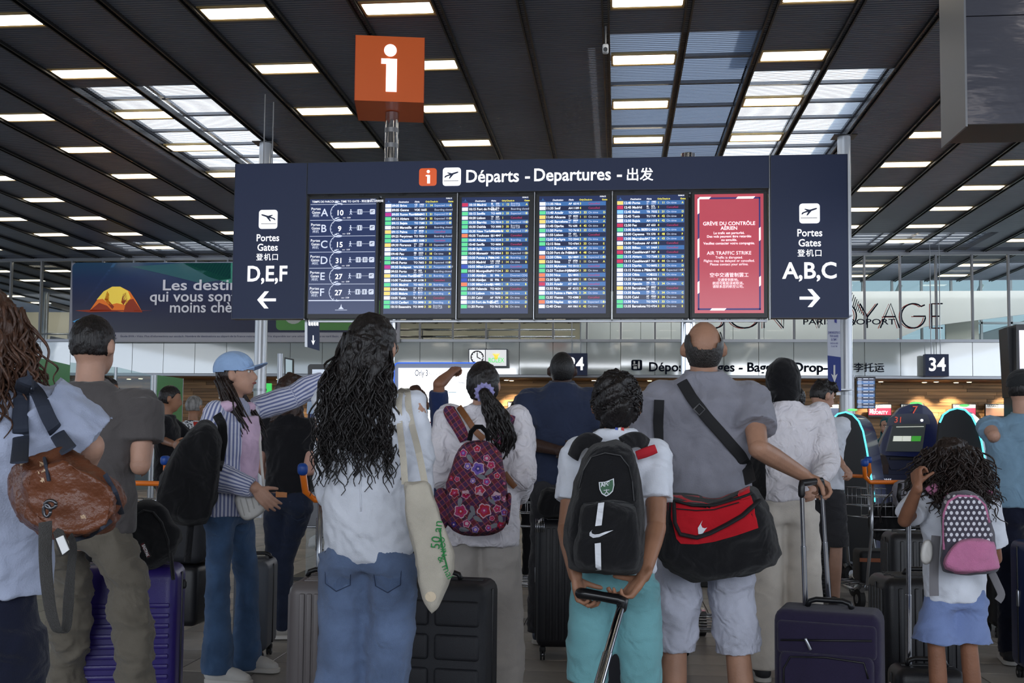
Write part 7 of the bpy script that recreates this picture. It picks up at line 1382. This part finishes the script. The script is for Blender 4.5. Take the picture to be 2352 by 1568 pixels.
b = B(); puff(b, smoothpoly([(1046, 1225), (1020, 1200), (1022, 1130), (1036, 1065), (1056, 1020), (1086, 1008), (1122, 1010), (1146, 1030), (1160, 1075), (1168, 1130), (1170, 1200), (1148, 1226), (1095, 1230)], 1), D, .22); main = rbake(b, 'body', m_pl, t, fold=[(.004, 14, 5, None)])
b = B(); puff(b, smoothpoly([(1050, 1222), (1028, 1200), (1030, 1135), (1060, 1128), (1130, 1140), (1165, 1128), (1164, 1200), (1146, 1224), (1096, 1228)], 1), D - .045, .1); fp = rbake(b, 'front_pocket', m_pl, t, fold=[(.003, 16, 6, None)])
b = B(); puff(b, smoothpoly([(1000, 1190), (997, 1130), (1010, 1118), (1030, 1124), (1034, 1200), (1016, 1222)], 1), D + .03, .12); rbake(b, 'side_pocket', m_pl, t); b = B(); puff(b, smoothpoly([(1162, 1195), (1163, 1132), (1176, 1128), (1172, 1180), (1166, 1212)], 1), D + .03, .12); rbake(b, 'side_pocket', m_pl, t)
allb = B(); 
for o in (main, fp):
    M = wm(o); allb.add([M @ v.co for v in o.data.vertices], [tuple(p.vertices) for p in o.data.polygons])
bvf = BVHTree.FromPolygons([Vector(v) for v in np.concatenate(allb.v)], allb.f); b = B(); rf = random.Random(5)
def flower(x, y, r, c1, c2):
    ph = rf.uniform(0, 1.2); mm = [1 + .13 * math.cos(5 * (R(a) + ph)) + .05 * math.cos(11 * R(a) + ph) for a in range(0, 360, 12)]
    decal(b, bvf, [(x + r * q * math.cos(R(a)), y + r * q * math.sin(R(a))) for q, a in zip(mm, range(0, 360, 12))], 4, .0025); decal(b, bvf, [(x + r * .84 * q * math.cos(R(a)), y + r * .84 * q * math.sin(R(a))) for q, a in zip(mm, range(0, 360, 12))], c1, .004)
    decal(b, bvf, [(x + r * .45 * q * math.cos(R(a)), y + r * .45 * q * math.sin(R(a))) for q, a in zip(mm, range(0, 360, 12))], c2, .0055); decal(b, bvf, [(x + r * .16 * math.cos(R(a)), y + r * .16 * math.sin(R(a))) for a in range(0, 360, 40)], 4, .007)
FLW = [(1098, 1076, 15, 1, 2), (1128, 1068, 9, 3, 0), (1074, 1070, 8, 1, 4), (1118, 1106, 9, 3, 1), (1044, 1132, 11, 0, 3), (1070, 1135, 10, 3, 0), (1102, 1126, 12, 0, 3), (1140, 1140, 11, 1, 2), (1058, 1174, 15, 3, 0), (1112, 1172, 16, 0, 3), (1042, 1204, 14, 1, 2), (1072, 1202, 9, 3, 4), (1142, 1168, 9, 3, 0), (1158, 1176, 8, 1, 3), (1122, 1212, 7, 3, 1), (1150, 1206, 9, 0, 3), (1118, 1052, 8, 3, 4), (1064, 1040, 9, 3, 1), (1096, 1030, 8, 0, 3), (1140, 1036, 7, 3, 0), (1158, 1110, 8, 1, 3), (1036, 1098, 7, 0, 3), (1086, 1104, 6, 1, 4), (1142, 1092, 7, 0, 3), (1050, 1100, 6, 3, 0), (1092, 1216, 8, 1, 4), (1130, 1190, 6, 3, 0), (1158, 1146, 6, 3, 4)]
for q in FLW: flower(*q)
for x, y, a in ((1086, 1172, 70), (1098, 1192, 30), (1080, 1186, 120), (1130, 1150, 50), (1056, 1154, 100), (1104, 1094, 200), (1122, 1084, 140), (1150, 1194, 80), (1066, 1216, 10), (1132, 1208, 160), (1080, 1054, 60)):
    P = []
    for k in range(12): u = 2 * PI * k / 12; lx, ly = 12 * math.cos(u), 5 * math.sin(u) * (1 - .4 * math.cos(u)); P.append((x + lx * math.cos(R(a)) - ly * math.sin(R(a)), y + lx * math.sin(R(a)) + ly * math.cos(R(a))))
    decal(b, bvf, P, 5, .003)
FM_ = [mat('fl_red', (172, 24, 50)), mat('fl_violet', (112, 84, 176)), mat('fl_indigo', (64, 48, 130)), mat('fl_magenta', (176, 40, 100)), mat('fl_pale', (208, 176, 190)), mat('fl_leaf', (118, 120, 128))]
o = b.obj('flower_print', FM_, t, world=True); o['kind'] = 'stuff'
psh = wbvh(child(pony, 'shirt')); b = B()
for P in ([(1068, 1012), (1056, 985), (1040, 958), (1032, 942), (1034, 934)], [(1140, 1015), (1156, 990), (1166, 965), (1170, 952)]): ribbon(b, [V3(onto(psh, x, y, .02, 5.05)) for x, y in P], [.05, .06, .065, .06, .05][:len(P)], .014); b.obj('shoulder_strap', m_pl, t, world=True, smooth=True); b = B(); b.tube([at(x, y, 4.86) for x, y in ((1078, 1012), (1082, 992), (1093, 980), (1106, 980), (1118, 992), (1122, 1012))], .009, n=8, flat=(1.3, .6)); b.obj('grab_handle', F_bag, t, world=True, smooth=True)
b = B(); b.tube([V3(onto(bvf, x, y, .004, 4.8)) for x, y in ((1056, 1036), (1074, 1018), (1100, 1013), (1130, 1022), (1148, 1050))], .003, n=5); b.obj('zip', F_bag, t, world=True)
b = B(); ribbon(b, [V3(onto(psh, x, y, .022, 5.1)) for x, y in ((1054, 934), (1072, 960), (1094, 992), (1112, 1008))], .03, .005); ribbon(b, [V3(onto(psh, x, y, .02, 5.1)) for x, y in ((1158, 1086), (1170, 1102), (1184, 1118))], .03, .005); tag(b.obj('leather_strap', mat('leather_tan', (124, 78, 44), rough=.5)), 'tan leather bag strap across the ponytailed woman', 'strap')
# ---- boy's black backpack
t = bagthing('backpack', 'black backpack with white tick, bars and green shield worn by the boy', 'bag', 1390, 1322, 3.5); D = 3.38
b = B(); puff(b, smoothpoly([(1290, 1225), (1304, 1160), (1320, 1090), (1345, 1030), (1372, 1012), (1430, 1014), (1456, 1026), (1474, 1080), (1482, 1150), (1485, 1240), (1478, 1312), (1450, 1326), (1380, 1322), (1312, 1312), (1300, 1270)], 1), D, .26); mb = rbake(b, 'body', F_bag, t, fold=[(.006, 10, 3, None)])
b = B(); puff(b, smoothpoly([(1322, 1308), (1318, 1240), (1330, 1160), (1345, 1150), (1440, 1152), (1462, 1170), (1472, 1240), (1470, 1306), (1440, 1318), (1370, 1316)], 1), D - .045, .12); fp = rbake(b, 'front_pocket', F_bag, t, fold=[(.005, 11, 4, None)])
allb = B()
for o in (mb, fp): M = wm(o); allb.add([M @ v.co for v in o.data.vertices], [tuple(p.vertices) for p in o.data.polygons])
bvb = BVHTree.FromPolygons([Vector(v) for v in np.concatenate(allb.v)], allb.f); b = B(); W_ = mat('reflective_white', (214, 216, 222), rough=.5)
strip_decal(b, bvb, [(1374 - 7 * k / 8, 1155 + 53 * k / 8) for k in range(9)], [(1388 - 6 * k / 8, 1153 + 53 * k / 8) for k in range(9)]); b.obj('white_bar', W_, t, world=True); b = B(); strip_decal(b, bvb, [(1366 + 2 * k / 8, 1248 + 62 * k / 8) for k in range(9)], [(1380 + k / 8, 1246 + 63 * k / 8) for k in range(9)]); b.obj('white_bar', W_, t, world=True)
b = B(); tick = [(1353, 1217), (1355, 1222), (1361, 1227), (1370, 1227), (1388, 1222), (1408, 1216), (1386, 1226), (1370, 1233), (1362, 1235), (1355, 1233), (1353, 1226)]
for i in range(0, 1): pass
strip_decal(b, bvb, [(1361, 1216), (1358, 1220), (1360, 1225), (1366, 1227), (1376, 1226), (1390, 1221), (1409, 1217)], [(1361, 1216), (1354, 1223), (1354, 1230), (1362, 1235), (1376, 1233), (1391, 1226), (1409, 1217)]); b.obj('tick_logo', W_, t, world=True)
b = B(); sh_ = [(1375, 1107), (1389, 1106), (1398, 1103), (1410, 1098), (1411, 1114), (1408, 1128), (1400, 1136), (1392, 1140), (1382, 1134), (1377, 1124)]; c = np.array((1393, 1118)); decal(b, bvb, sh_, 0, .004); decal(b, bvb, [tuple(c + (np.array(q) - c) * .86) for q in sh_], 1, .0055); b.obj('shield_badge', [W_, mat('badge_green', (52, 92, 66), rough=.6)], t, world=True)
t_ = T(); o_ = V3(onto(bvb, 1380, 1118, .009, 3.4)); t_.put('AFGC', .020, face_M(o_, (1, 0, .18)), bold=.03, fit=.042); o_ = V3(onto(bvb, 1393, 1129, .009, 3.4)); t_.b.tube([o_ + V3((0, 0, .008)), o_, o_ + V3((-.006, 0, -.008))], .0014, n=4); t_.b.tube([o_, o_ + V3((.007, 0, -.007))], .0014, n=4); t_.b.tube([o_ + V3((-.009, 0, .004)), o_ + V3((.009, 0, .006))], .0012, n=4); t_.b.obj('lettering', W_, t, world=True)
bsh = wbvh(child(boy, 'shirt')); b = B()
for P in ([(1374, 1022), (1358, 1012), (1342, 1012), (1326, 1026), (1316, 1050)], [(1430, 1020), (1450, 1010), (1470, 1010), (1486, 1022)]): ribbon(b, [V3(at(x, y, 3.645 + .012 * k_)) for k_, (x, y) in enumerate(P)], .055, .016)
b.obj('shoulder_strap', F_bag, t, world=True, smooth=True)
b = B(); ribbon(b, [V3(at(x, y, 3.64)) for x, y in ((1462, 1046), (1480, 1040), (1496, 1034), (1507, 1030))], [.03, .034, .034, .03], .016); b.obj('strap_lining', mat('strap_crimson', (176, 24, 40), rough=.8), t, world=True)
b = B(); P = [V3(onto(bvb, x, y, .004, 3.4)) for x, y in ((1330, 1120), (1340, 1080), (1358, 1050), (1390, 1040), (1425, 1046), (1444, 1070), (1452, 1105), (1456, 1150))]; b.tube(P, .003, n=5); P = [V3(onto(bvb, x, y, .004, 3.4)) for x, y in ((1340, 1156), (1370, 1153), (1410, 1153), (1455, 1158))]; b.tube(P, .003, n=5); b.obj('zip', m_black, t, world=True); b = B(); b.tube([at(x, y, 3.5) for x, y in ((1372, 1018), (1380, 1028), (1400, 1032), (1425, 1028), (1436, 1016))], .010, n=8, flat=(1.3, .6)); b.obj('grab_handle', F_bag, t, world=True, smooth=True)
# handle the boy holds behind him
t = thing('pulled_suitcase', 'grey metal pole and black grip of the case the boy pulls behind him', 'suitcase', tuple(at(1375, 1650, 3.1))); b = B(); b.tube([at(1428, 1388, 3.48), at(1395, 1502, 3.3)], .0135, n=10); b.tube([at(1395, 1502, 3.3), at(1345, 1680, 3.06)], .016, n=10); b.obj('telescopic_bar', m_bar, t, world=True, smooth=True, auto=True)
b = B(); b.tube([at(1334, 1362, 3.5), at(1345, 1363, 3.49), at(1385, 1370, 3.48), at(1420, 1376, 3.47), at(1430, 1380, 3.47), at(1428, 1396, 3.47)], [.019, .018, .0165, .018, .021, .017], n=12, rnd=True); b.obj('grip', mat('grip_black', (20, 20, 22), rough=.25), t, world=True, smooth=True)
b = B(); q = at(1345, 1690, 3.06); b.rbox((q.x, q.y - .02, .33), (.36, .24, .5), .04, rot=rotm((1, 0, 0), R(28)), seg=4); b.obj('shell', K_blk, t, world=True, smooth=True, auto=True); b = B()
for sx in (-1, 1): b.cyl((q.x + sx * .13 - .015, q.y + .12, .04), (q.x + sx * .13 + .015, q.y + .12, .04), .04, n=16)
b.obj('wheel', m_tyre, t, world=True, smooth=True, auto=True)
# ---- red and black duffel
t = bagthing('duffel_bag', 'black duffel with red panel and white tick hanging behind the balding man', 'bag', 1650, 1335, 3.9); D = 3.86; m_red = cloth('bag_red', (176, 22, 34), fold=.35, fs=8)
b = B(); puff(b, smoothpoly([(1508, 1270), (1522, 1190), (1524, 1130), (1560, 1135), (1640, 1145), (1700, 1120), (1726, 1105), (1752, 1130), (1774, 1180), (1792, 1240), (1793, 1282), (1760, 1315), (1710, 1332), (1640, 1334), (1580, 1330), (1535, 1305)], 1), D, .30); mb = rbake(b, 'body', F_bag, t, vox=.01, fold=[(.008, 8, 9, None)]); bvd = wbvh(mb)
b = B(); pr = [(1524, 1131), (1545, 1136), (1600, 1138), (1645, 1145), (1690, 1126), (1722, 1108), (1730, 1150), (1742, 1212), (1690, 1230), (1640, 1244), (1600, 1250), (1556, 1248), (1548, 1210), (1534, 1170)]
def patch_grid(b, bv, poly, mi, off, n=14, fb=None):
    """conforming patch: rays on a grid spanned between left and right chains"""
    P = np.array(poly, float); x0, x1 = P[:, 0].min(), P[:, 0].max(); idx = []; V = []
    def ys(x):
        out = []
        for i in range(len(P)):
            a, c = P[i], P[(i + 1) % len(P)]
            if (a[0] - x) * (c[0] - x) < 0 or a[0] == x: out.append(a[1] + (c[1] - a[1]) * ((x - a[0]) / (c[0] - a[0]) if c[0] != a[0] else 0))
        return (min(out), max(out)) if len(out) > 1 else None
    cols = [x0 + .01 + (x1 - x0 - .02) * i / n for i in range(n + 1)]; m = 8; prev = None; base = 0
    for x in cols:
        y = ys(x)
        if y is None: prev = None; continue
        y = list(y)
        while y[0] < y[1] - 2 and onto(bv, x, y[0], off) is None: y[0] += 1.5
        while y[1] > y[0] + 2 and onto(bv, x, y[1], off) is None: y[1] -= 1.5
        col = [onto(bv, x, y[0] + (y[1] - y[0]) * j / m, off, fb) for j in range(m + 1)]
        if any(q is None for q in col): prev = None; continue
        b.add(np.array(col), [], mi); cur = b.n - (m + 1)
        if prev is not None:
            for j in range(m): b.f.append([prev + j, prev + j + 1, cur + j + 1, cur + j]); b.m.append(mi)
        prev = cur
patch_grid(b, bvd, pr, 0, .004, n=22); b.obj('red_panel', m_red, t, world=True, smooth=True)
b = B(); patch_grid(b, bvd, [(1722, 1108), (1700, 1118), (1694, 1136), (1702, 1148), (1722, 1142)], 0, .014, n=8); b.obj('red_end_tab', m_red, t, world=True, smooth=True)
b = B(); strip_decal(b, bvd, [(1616, 1195), (1608, 1200), (1606, 1208), (1612, 1214), (1622, 1213)], [(1616, 1195), (1612, 1204), (1613, 1209), (1618, 1211), (1622, 1213)], off=.008); strip_decal(b, bvd, [(1612, 1202), (1612, 1209), (1618, 1212), (1622, 1210)], [(1604, 1212), (1604, 1222), (1614, 1227), (1624, 1212)], off=.008)
b.v = []; b.f = []; b.m = []; b.n = 0; strip_decal(b, bvd, [(1614, 1194), (1610, 1204), (1613, 1211), (1619, 1213), (1624, 1211)], [(1614, 1194), (1603, 1212), (1604, 1226), (1613, 1226), (1624, 1211)], off=.008); b.obj('tick_logo', W_, t, world=True)
b = B()
for P, w_ in (([(1548, 1160), (1550, 1200), (1562, 1226), (1600, 1234), (1630, 1224), (1670, 1204), (1705, 1184), (1740, 1152)], .018), ([(1552, 1150), (1590, 1160), (1640, 1160), (1700, 1142), (1722, 1134)], .013), ([(1556, 1168), (1600, 1172), (1640, 1170), (1695, 1154)], .005)): b.tube([V3(onto(bvd, x, y, .010, 3.9)) for x, y in dens(P, 2)], w_, n=8, flat=(.4, 1), up=(0, 1, 0), rnd=True)
b.obj('webbing', mat('webbing_black', (24, 24, 27), rough=.8), t, world=True, smooth=True)
msh = wbvh(child(bald, 'shirt')); b = B(); Q = [V3(onto(msh, x, y, .012, 4.1)) for x, y in dens([(1566, 876), (1590, 915), (1625, 960), (1665, 1005), (1700, 1045), (1716, 1072)], 2)]; ribbon(b, Q + [V3(at(1724, 1108, 3.96))], .045, .006, (1, 0, .6)); Q = [V3(onto(msh, x, y, .012, 4.15)) for x, y in dens([(1514, 918), (1512, 970), (1516, 1030), (1520, 1080)], 2)]; ribbon(b, Q + [V3(at(1526, 1130, 4.0))], .04, .006, (1, 0, 0)); b.obj('shoulder_strap', mat('webbing_black', (24, 24, 27)), t, world=True); b = B(); q = V3(onto(msh, 1606, 940, .02, 4.1))
b.tube([q + V3((x, 0, z)) for x, z in ((-.022, 0), (0, .022), (.022, 0), (0, -.022), (-.022, 0))], .003, n=6); b.obj('buckle', m_lock, t, world=True)
# ---- brown leather holdall, far left
t = bagthing('leather_holdall', 'scuffed brown leather holdall on navy webbing straps at far left', 'bag', 150, 1245, 2.3); D = 2.12; m_lea = mat('leather_brown', (98, 56, 36), rough=.36, var=.22, vs=7, fold=.6, fs=4, bump=.4, bs=90, spec=.5)
b = B(); puff(b, smoothpoly([(20, 1150), (24, 1105), (42, 1060), (95, 1052), (155, 1030), (190, 1060), (238, 1085), (272, 1112), (288, 1150), (280, 1195), (258, 1228), (200, 1245), (120, 1246), (60, 1225), (28, 1195)], 1), D, .26); mb = rbake(b, 'body', m_lea, t, vox=.008, fold=[(.010, 11, 4, (.3, 0, 1)), (.004, 26, 7, None)]); bvl = wbvh(mb)
b = B(); P = [V3(onto(bvl, x, y, .003, 2.15)) for x, y in ((102, 1052), (106, 1070), (110, 1092), (112, 1104))]; b.tube(P, .004, n=5); P = [V3(onto(bvl, x, y, .004, 2.15)) for x, y in dens([(240, 1090), (262, 1130), (278, 1180)], 2)]; ribbon(b, P, .014, .003, (1, 0, -.5)); b.obj('webbing_trim', mat('webbing_navy', (40, 46, 60), rough=.8), t, world=True); b = B(); P = [V3(onto(bvl, x, y, .004, 2.15)) for x, y in dens([(170, 1240), (210, 1228), (255, 1195)], 2)]; ribbon(b, P, .01, .003, (0, 0, 1)); b.obj('webbing_trim', mat('webbing_navy', (40, 46, 60), rough=.8), t, world=True)
b = B()
for i in range(26): x, y = random.choice([(85, 1085), (95, 1065), (100, 1080), (50, 1062), (150, 1032), (190, 1185), (98, 1100), (62, 1210)]); decal(b, bvl, [(x + random.uniform(-7, 7) + dx, y + random.uniform(-7, 7) + dy) for dx, dy in ((0, 0), (2, .5), (1.5, 2), (-.5, 1.5))][:4], 0, .0015)
o = b.obj('scuff_marks', mat('scuff', (190, 160, 130)), t, world=True); o['kind'] = 'stuff'
lsh = wbvh(child(curl, 'shirt')); m_nw = mat('webbing_navy', (40, 46, 60)); b = B()
Q = [V3(onto(lsh, x, y, .014, 2.35)) for x, y in dens([(58, 866), (50, 900), (46, 960), (48, 1010)], 2)]; ribbon(b, Q + [V3(at(44, 1062, 2.16))], .034, .005, (1, 0, 0)); Q = [V3(onto(lsh, x, y, .014, 2.35)) for x, y in dens([(66, 866), (88, 905), (112, 960), (134, 1000)], 2)]; ribbon(b, Q + [V3(at(158, 1034, 2.15))], .034, .005, (1, 0, 0)); b.obj('carry_strap', m_nw, t, world=True)
m_rg = mat('ring_metal', (96, 96, 100), rough=.25, metal=.9); b = B()
for cx, cy, rx, ry in ((116, 1158, 13, 9), (108, 1172, 8, 14)): b.tube([V3(at(cx + rx * math.cos(R(a)), cy + ry * math.sin(R(a)), 2.08)) for a in range(0, 361, 24)], .0035, n=7)
b.obj('ring_clasp', m_rg, t, world=True, smooth=True)
m_bw = cloth('webbing_olive', (62, 60, 58), weave=.8, ws=500); b = B()
ribbon(b, [at(x, y, d_) for x, y, d_ in ((104, 1198, 2.06), (104, 1240, 2.05), (104, 1280, 2.05), (108, 1340, 2.06), (116, 1400, 2.08), (128, 1440, 2.1), (140, 1452, 2.12), (152, 1440, 2.13), (156, 1400, 2.13), (158, 1370, 2.13), (164, 1300, 2.12), (168, 1250, 2.1), (160, 1230, 2.1))], [.028, .028, .027, .027, .026, .024, .026, .03, .034, .034, .026, .026, .026], .004, (1, 0, 0)); b.obj('hanging_strap', m_bw, t, world=True)
b = B(); b.poly([tuple(at(x, y, 2.05)) for x, y in ((124, 1222), (134, 1212), (146, 1218), (164, 1264), (158, 1272), (144, 1276), (134, 1260))], (0, -1, 0), .004); b.obj('luggage_label', m_bw, t, world=True); b = B(); b.poly([tuple(at(x, y, 2.04)) for x, y in ((130, 1236), (146, 1229), (160, 1262), (145, 1273))], (0, -1, 0), .003); b.obj('label_card', m_white, t, world=True)
# ---- black backpack on the purple suitcase
t = bagthing('backpack', 'black backpack with small red label resting on the purple suitcase', 'bag', 350, 1308, 4.4)
b = B(); puff(b, smoothpoly([(280, 1190), (300, 1158), (340, 1146), (375, 1160), (398, 1195), (418, 1228), (412, 1250), (392, 1285), (340, 1316), (300, 1300), (276, 1250)], 1), 4.34, .28); mb = rbake(b, 'body', F_bag, t, fold=[(.009, 9, 8, None)]); bvk = wbvh(mb)
b = B(); decal(b, bvk, [(320, 1248), (331, 1242), (349, 1277), (337, 1284)], 0, .003); decal(b, bvk, [(323, 1250), (330, 1246), (345, 1276), (338, 1280)], 1, .0045); b.obj('label_patch', [mat('label_black', (12, 12, 14)), mat('label_red', (92, 22, 30))], t, world=True); t_ = T(); o_ = V3(onto(bvk, 326, 1252, .009, 4.25)); t_.put('EASTPAK', .018, face_M(o_, (.42, 0, -.9), (.9, 0, .42)), bold=.03, fit=.052); t_.b.obj('lettering', m_white, t, world=True)
b = B(); b.tube([V3(onto(bvk, x, y, .006, 4.3)) for x, y in ((300, 1190), (330, 1172), (352, 1176), (372, 1200), (386, 1240), (390, 1275))], .009, n=8, flat=(1, .5)); b.obj('strap', F_bag, t, world=True, smooth=True); b = B(); b.tube([at(392, 1270, 4.3), at(396, 1310, 4.26), at(398, 1330, 4.24)], .008, n=6); b.obj('strap_end', F_bag, t, world=True)
# ---- big black backpack of the cap woman
t = bagthing('backpack', 'big black backpack on the back of the woman in the blue cap', 'bag', 430, 1205, 5.45)
b = B(); puff(b, smoothpoly([(470, 960), (440, 985), (400, 1030), (368, 1080), (354, 1130), (362, 1175), (400, 1205), (450, 1212), (484, 1200), (500, 1140), (506, 1060), (508, 985)], 1), 5.28, .28); rbake(b, 'body', F_bag, t, vox=.012, fold=[(.010, 8, 2, None)]); ssh = wbvh(child(capl, 'striped_shirt')); b = B(); ribbon(b, [V3(onto(ssh, x, y, .02, 5.5)) for x, y in dens([(498, 952), (510, 975), (512, 1010), (504, 1060), (498, 1080)], 2)], .05, .014); b.obj('shoulder_strap', F_bag, t, world=True); b = B(); b.tube([at(438, 1205, 5.4), at(434, 1250, 5.4), at(430, 1290, 5.4)], .014, n=6, flat=(1.3, .4)); b.obj('strap_end', F_bag, t, world=True)
# ---- white crossbody purse
t = bagthing('crossbody_bag', 'small white quilted crossbody bag in the hand of the cap woman', 'bag', 578, 1196, 5.3); m_pur = mat('purse_white', (206, 204, 200), rough=.45, fold=.2, fs=12); b = B(); puff(b, smoothpoly([(536, 1140), (560, 1128), (598, 1116), (612, 1126), (620, 1152), (608, 1176), (576, 1196), (556, 1194), (544, 1170)], 1), 5.46, .1); mb = rbake(b, 'body', m_pur, t, vox=.008); bvp = wbvh(mb)
b = B()
for k in range(5): b.tube([V3(onto(bvp, x, y, .001, 5.46)) for x, y in ((552 + 12 * k, 1146 - 4 * k), (562 + 11 * k, 1184 - 8 * k))], .003, n=5)
b.obj('quilting_seam', mat('purse_seam', (178, 176, 172)), t, world=True); b = B(); ribbon(b, [V3(at(x, y, d_)) for x, y, d_ in ((606, 1122, 5.5), (602, 1080, 5.52), (598, 1030, 5.6), (596, 985, 5.7))], .014, .004); b.obj('strap', m_pur, t, world=True)
# ---- pink backpack with dots (printed figure left out)
t = bagthing('backpack', 'pink and dark grey polka dot backpack on the girl', 'bag', 2210, 1320, 4.1); D = 4.02; m_dg = cloth('bag_dark_grey', (74, 70, 82), fold=.3); m_pk = cloth('bag_pink', (196, 120, 158), fold=.4, weave=.6, ws=300)
b = B(); puff(b, smoothpoly([(2158, 1310), (2162, 1230), (2160, 1165), (2172, 1136), (2200, 1126), (2240, 1130), (2264, 1150), (2278, 1200), (2286, 1250), (2298, 1300), (2290, 1316), (2240, 1322), (2190, 1320)], 1), D, .22); mb = rbake(b, 'body', m_dg, t, fold=[(.003, 12, 2, None)]); b = B(); puff(b, smoothpoly([(2160, 1306), (2168, 1268), (2190, 1244), (2220, 1234), (2270, 1236), (2288, 1256), (2302, 1300), (2296, 1312), (2240, 1318), (2190, 1316)], 1), D - .05, .14); fp = rbake(b, 'front_pocket', m_pk, t, fold=[(.005, 12, 6, None)])
bvm = wbvh(mb); b = B()
for i in range(9):
    for j in range(9):
        x = 2166 + 13 * i + (6 if j % 2 else 0); y = 1140 + 12.5 * j; decal(b, bvm, [(x + 4 * math.cos(R(a)), y + 4.4 * math.sin(R(a))) for a in range(0, 360, 40)], 0, .003)
b.obj('polka_dots', mat('dot_white', (206, 206, 214), rough=.8), t, world=True); b = B(); b.tube([V3(onto(bvm, x, y, .004, 4.05)) for x, y in ((2168, 1262), (2167, 1220), (2168, 1180), (2178, 1152), (2200, 1138), (2240, 1140), (2262, 1160), (2272, 1200))], .005, n=6); b.obj('pink_piping', m_pk, t, world=True, smooth=True)
gsh = wbvh(child(girl, 'shirt')); b = B()
for P in ([(2178, 1138), (2160, 1130), (2142, 1122), (2136, 1114)], [(2246, 1140), (2262, 1132), (2268, 1122)], [(2186, 1132), (2200, 1122), (2230, 1122), (2246, 1132)]): ribbon(b, [V3(onto(gsh, x, y, .02, 4.3)) for x, y in P], .05, .014); b.obj('shoulder_strap', m_pk, t, world=True, smooth=True); b = B()
b = B(); ribbon(b, [V3(at(x, y, 4.15)) for x, y in ((2150, 1230), (2146, 1280), (2145, 1330), (2146, 1368))], .035, .005); b.obj('strap_end', mat('webbing_grey', (110, 108, 112)), t, world=True); b = B(); ribbon(b, [V3(at(x, y, 4.2)) for x, y in ((2278, 1315), (2290, 1340), (2300, 1365), (2292, 1380))], .03, .005); b.obj('strap_end', mat('webbing_grey', (110, 108, 112)), t, world=True)
t = bagthing('pouch', 'small white pouch hanging at the girl\'s left side', 'bag', 2126, 1300, 4.2); b = B(); puff(b, smoothpoly([(2118, 1240), (2142, 1238), (2144, 1285), (2128, 1300), (2112, 1288)], 1), 4.12, .08); rbake(b, 'body', m_pur, t, vox=.008)
# ---- bags on the trolley by the kiosks
t = bagthing('backpack', 'grey backpack with black straps on the loaded trolley', 'bag', 2078, 1188, 8.2); b = B(); puff(b, smoothpoly([(2048, 1118), (2062, 1102), (2095, 1098), (2108, 1120), (2104, 1160), (2090, 1182), (2062, 1180), (2052, 1150)], 1), 8.1, .25); mb = rbake(b, 'body', cloth('bag_grey', (136, 134, 142)), t, vox=.014, fold=[(.008, 12, 2, None)]); bvg = wbvh(mb); b = B(); b.tube([V3(onto(bvg, x, y, .01, 8.1)) for x, y in ((2068, 1110), (2064, 1140), (2076, 1176))], .016, n=6, flat=(1, .5)); b.tube([V3(onto(bvg, x, y, .01, 8.1)) for x, y in ((2092, 1106), (2090, 1140), (2100, 1160))], .016, n=6, flat=(1, .5)); b.tube([at(x, y, 8.05) for x, y in ((2050, 1128), (2030, 1150), (2020, 1175), (2024, 1200))], .012, n=6, flat=(1, .5)); b.obj('strap', m_black, t, world=True, smooth=True)
t = bagthing('holdall', 'black holdall under the grey backpack', 'bag', 2050, 1262, 8.5); b = B(); puff(b, smoothpoly([(1998, 1165), (2030, 1152), (2080, 1160), (2110, 1180), (2112, 1230), (2090, 1250), (2010, 1250), (1996, 1215)], 1), 8.35, .3); rbake(b, 'body', F_bag, t, vox=.014, fold=[(.01, 9, 2, None)])
t = thing('case', 'dark case with orange brown straps low on the loaded trolley', 'suitcase', tuple(floor_at(2030, 8.7) + Vector((0, 0, .16)))); q = floor_at(2030, 8.7); b = B(); b.rbox((q.x, q.y, .30), (.46, .3, .26), .03); b.obj('shell', K_blk2, t, world=True, smooth=True, auto=True); b = B(); b.box((q.x, q.y - .155, .36), (.47, .01, .03)); b.box((q.x + .1, q.y - .155, .27), (.1, .01, .04)); b.obj('strap', mat('strap_rust', (150, 86, 56)), t, world=True)
# black bag on the tall ribbed suitcase
t = bagthing('shoulder_bag', 'soft black bag resting on top of the tall ribbed suitcase', 'bag', 1272, 1196, 6.4); b = B(); puff(b, smoothpoly([(1236, 1150), (1246, 1122), (1300, 1118), (1318, 1150), (1312, 1190), (1262, 1194), (1240, 1186)], 1), 6.25, .24); rbake(b, 'body', F_bag, t, vox=.012, fold=[(.01, 10, 3, None)])
t = thing('case', 'black case lying on the trolley below the big black backpack', 'suitcase', tuple(floor_at(395, 6.6) + Vector((0, 0, .5)))); q = floor_at(395, 6.6); b = B(); b.rbox((q.x, q.y, .68), (.55, .35, .3), .05); b.obj('shell', K_blk2, t, world=True, smooth=True, auto=True)
for sz in (.6, .76): b = B(); b.cyl((q.x + .30, q.y - .03, sz), (q.x + .30, q.y + .01, sz), .035, n=14); b.obj('wheel', m_tyre, t, world=True, smooth=True, auto=True)
b = B(); b.rbox((q.x, q.y, .34), (.5, .34, .36), .04); tag(b.obj('case', K_blk, smooth=True, auto=True), 'black case under the one lying on the left trolley', 'suitcase')
bpy.data.scenes.remove(TMP)
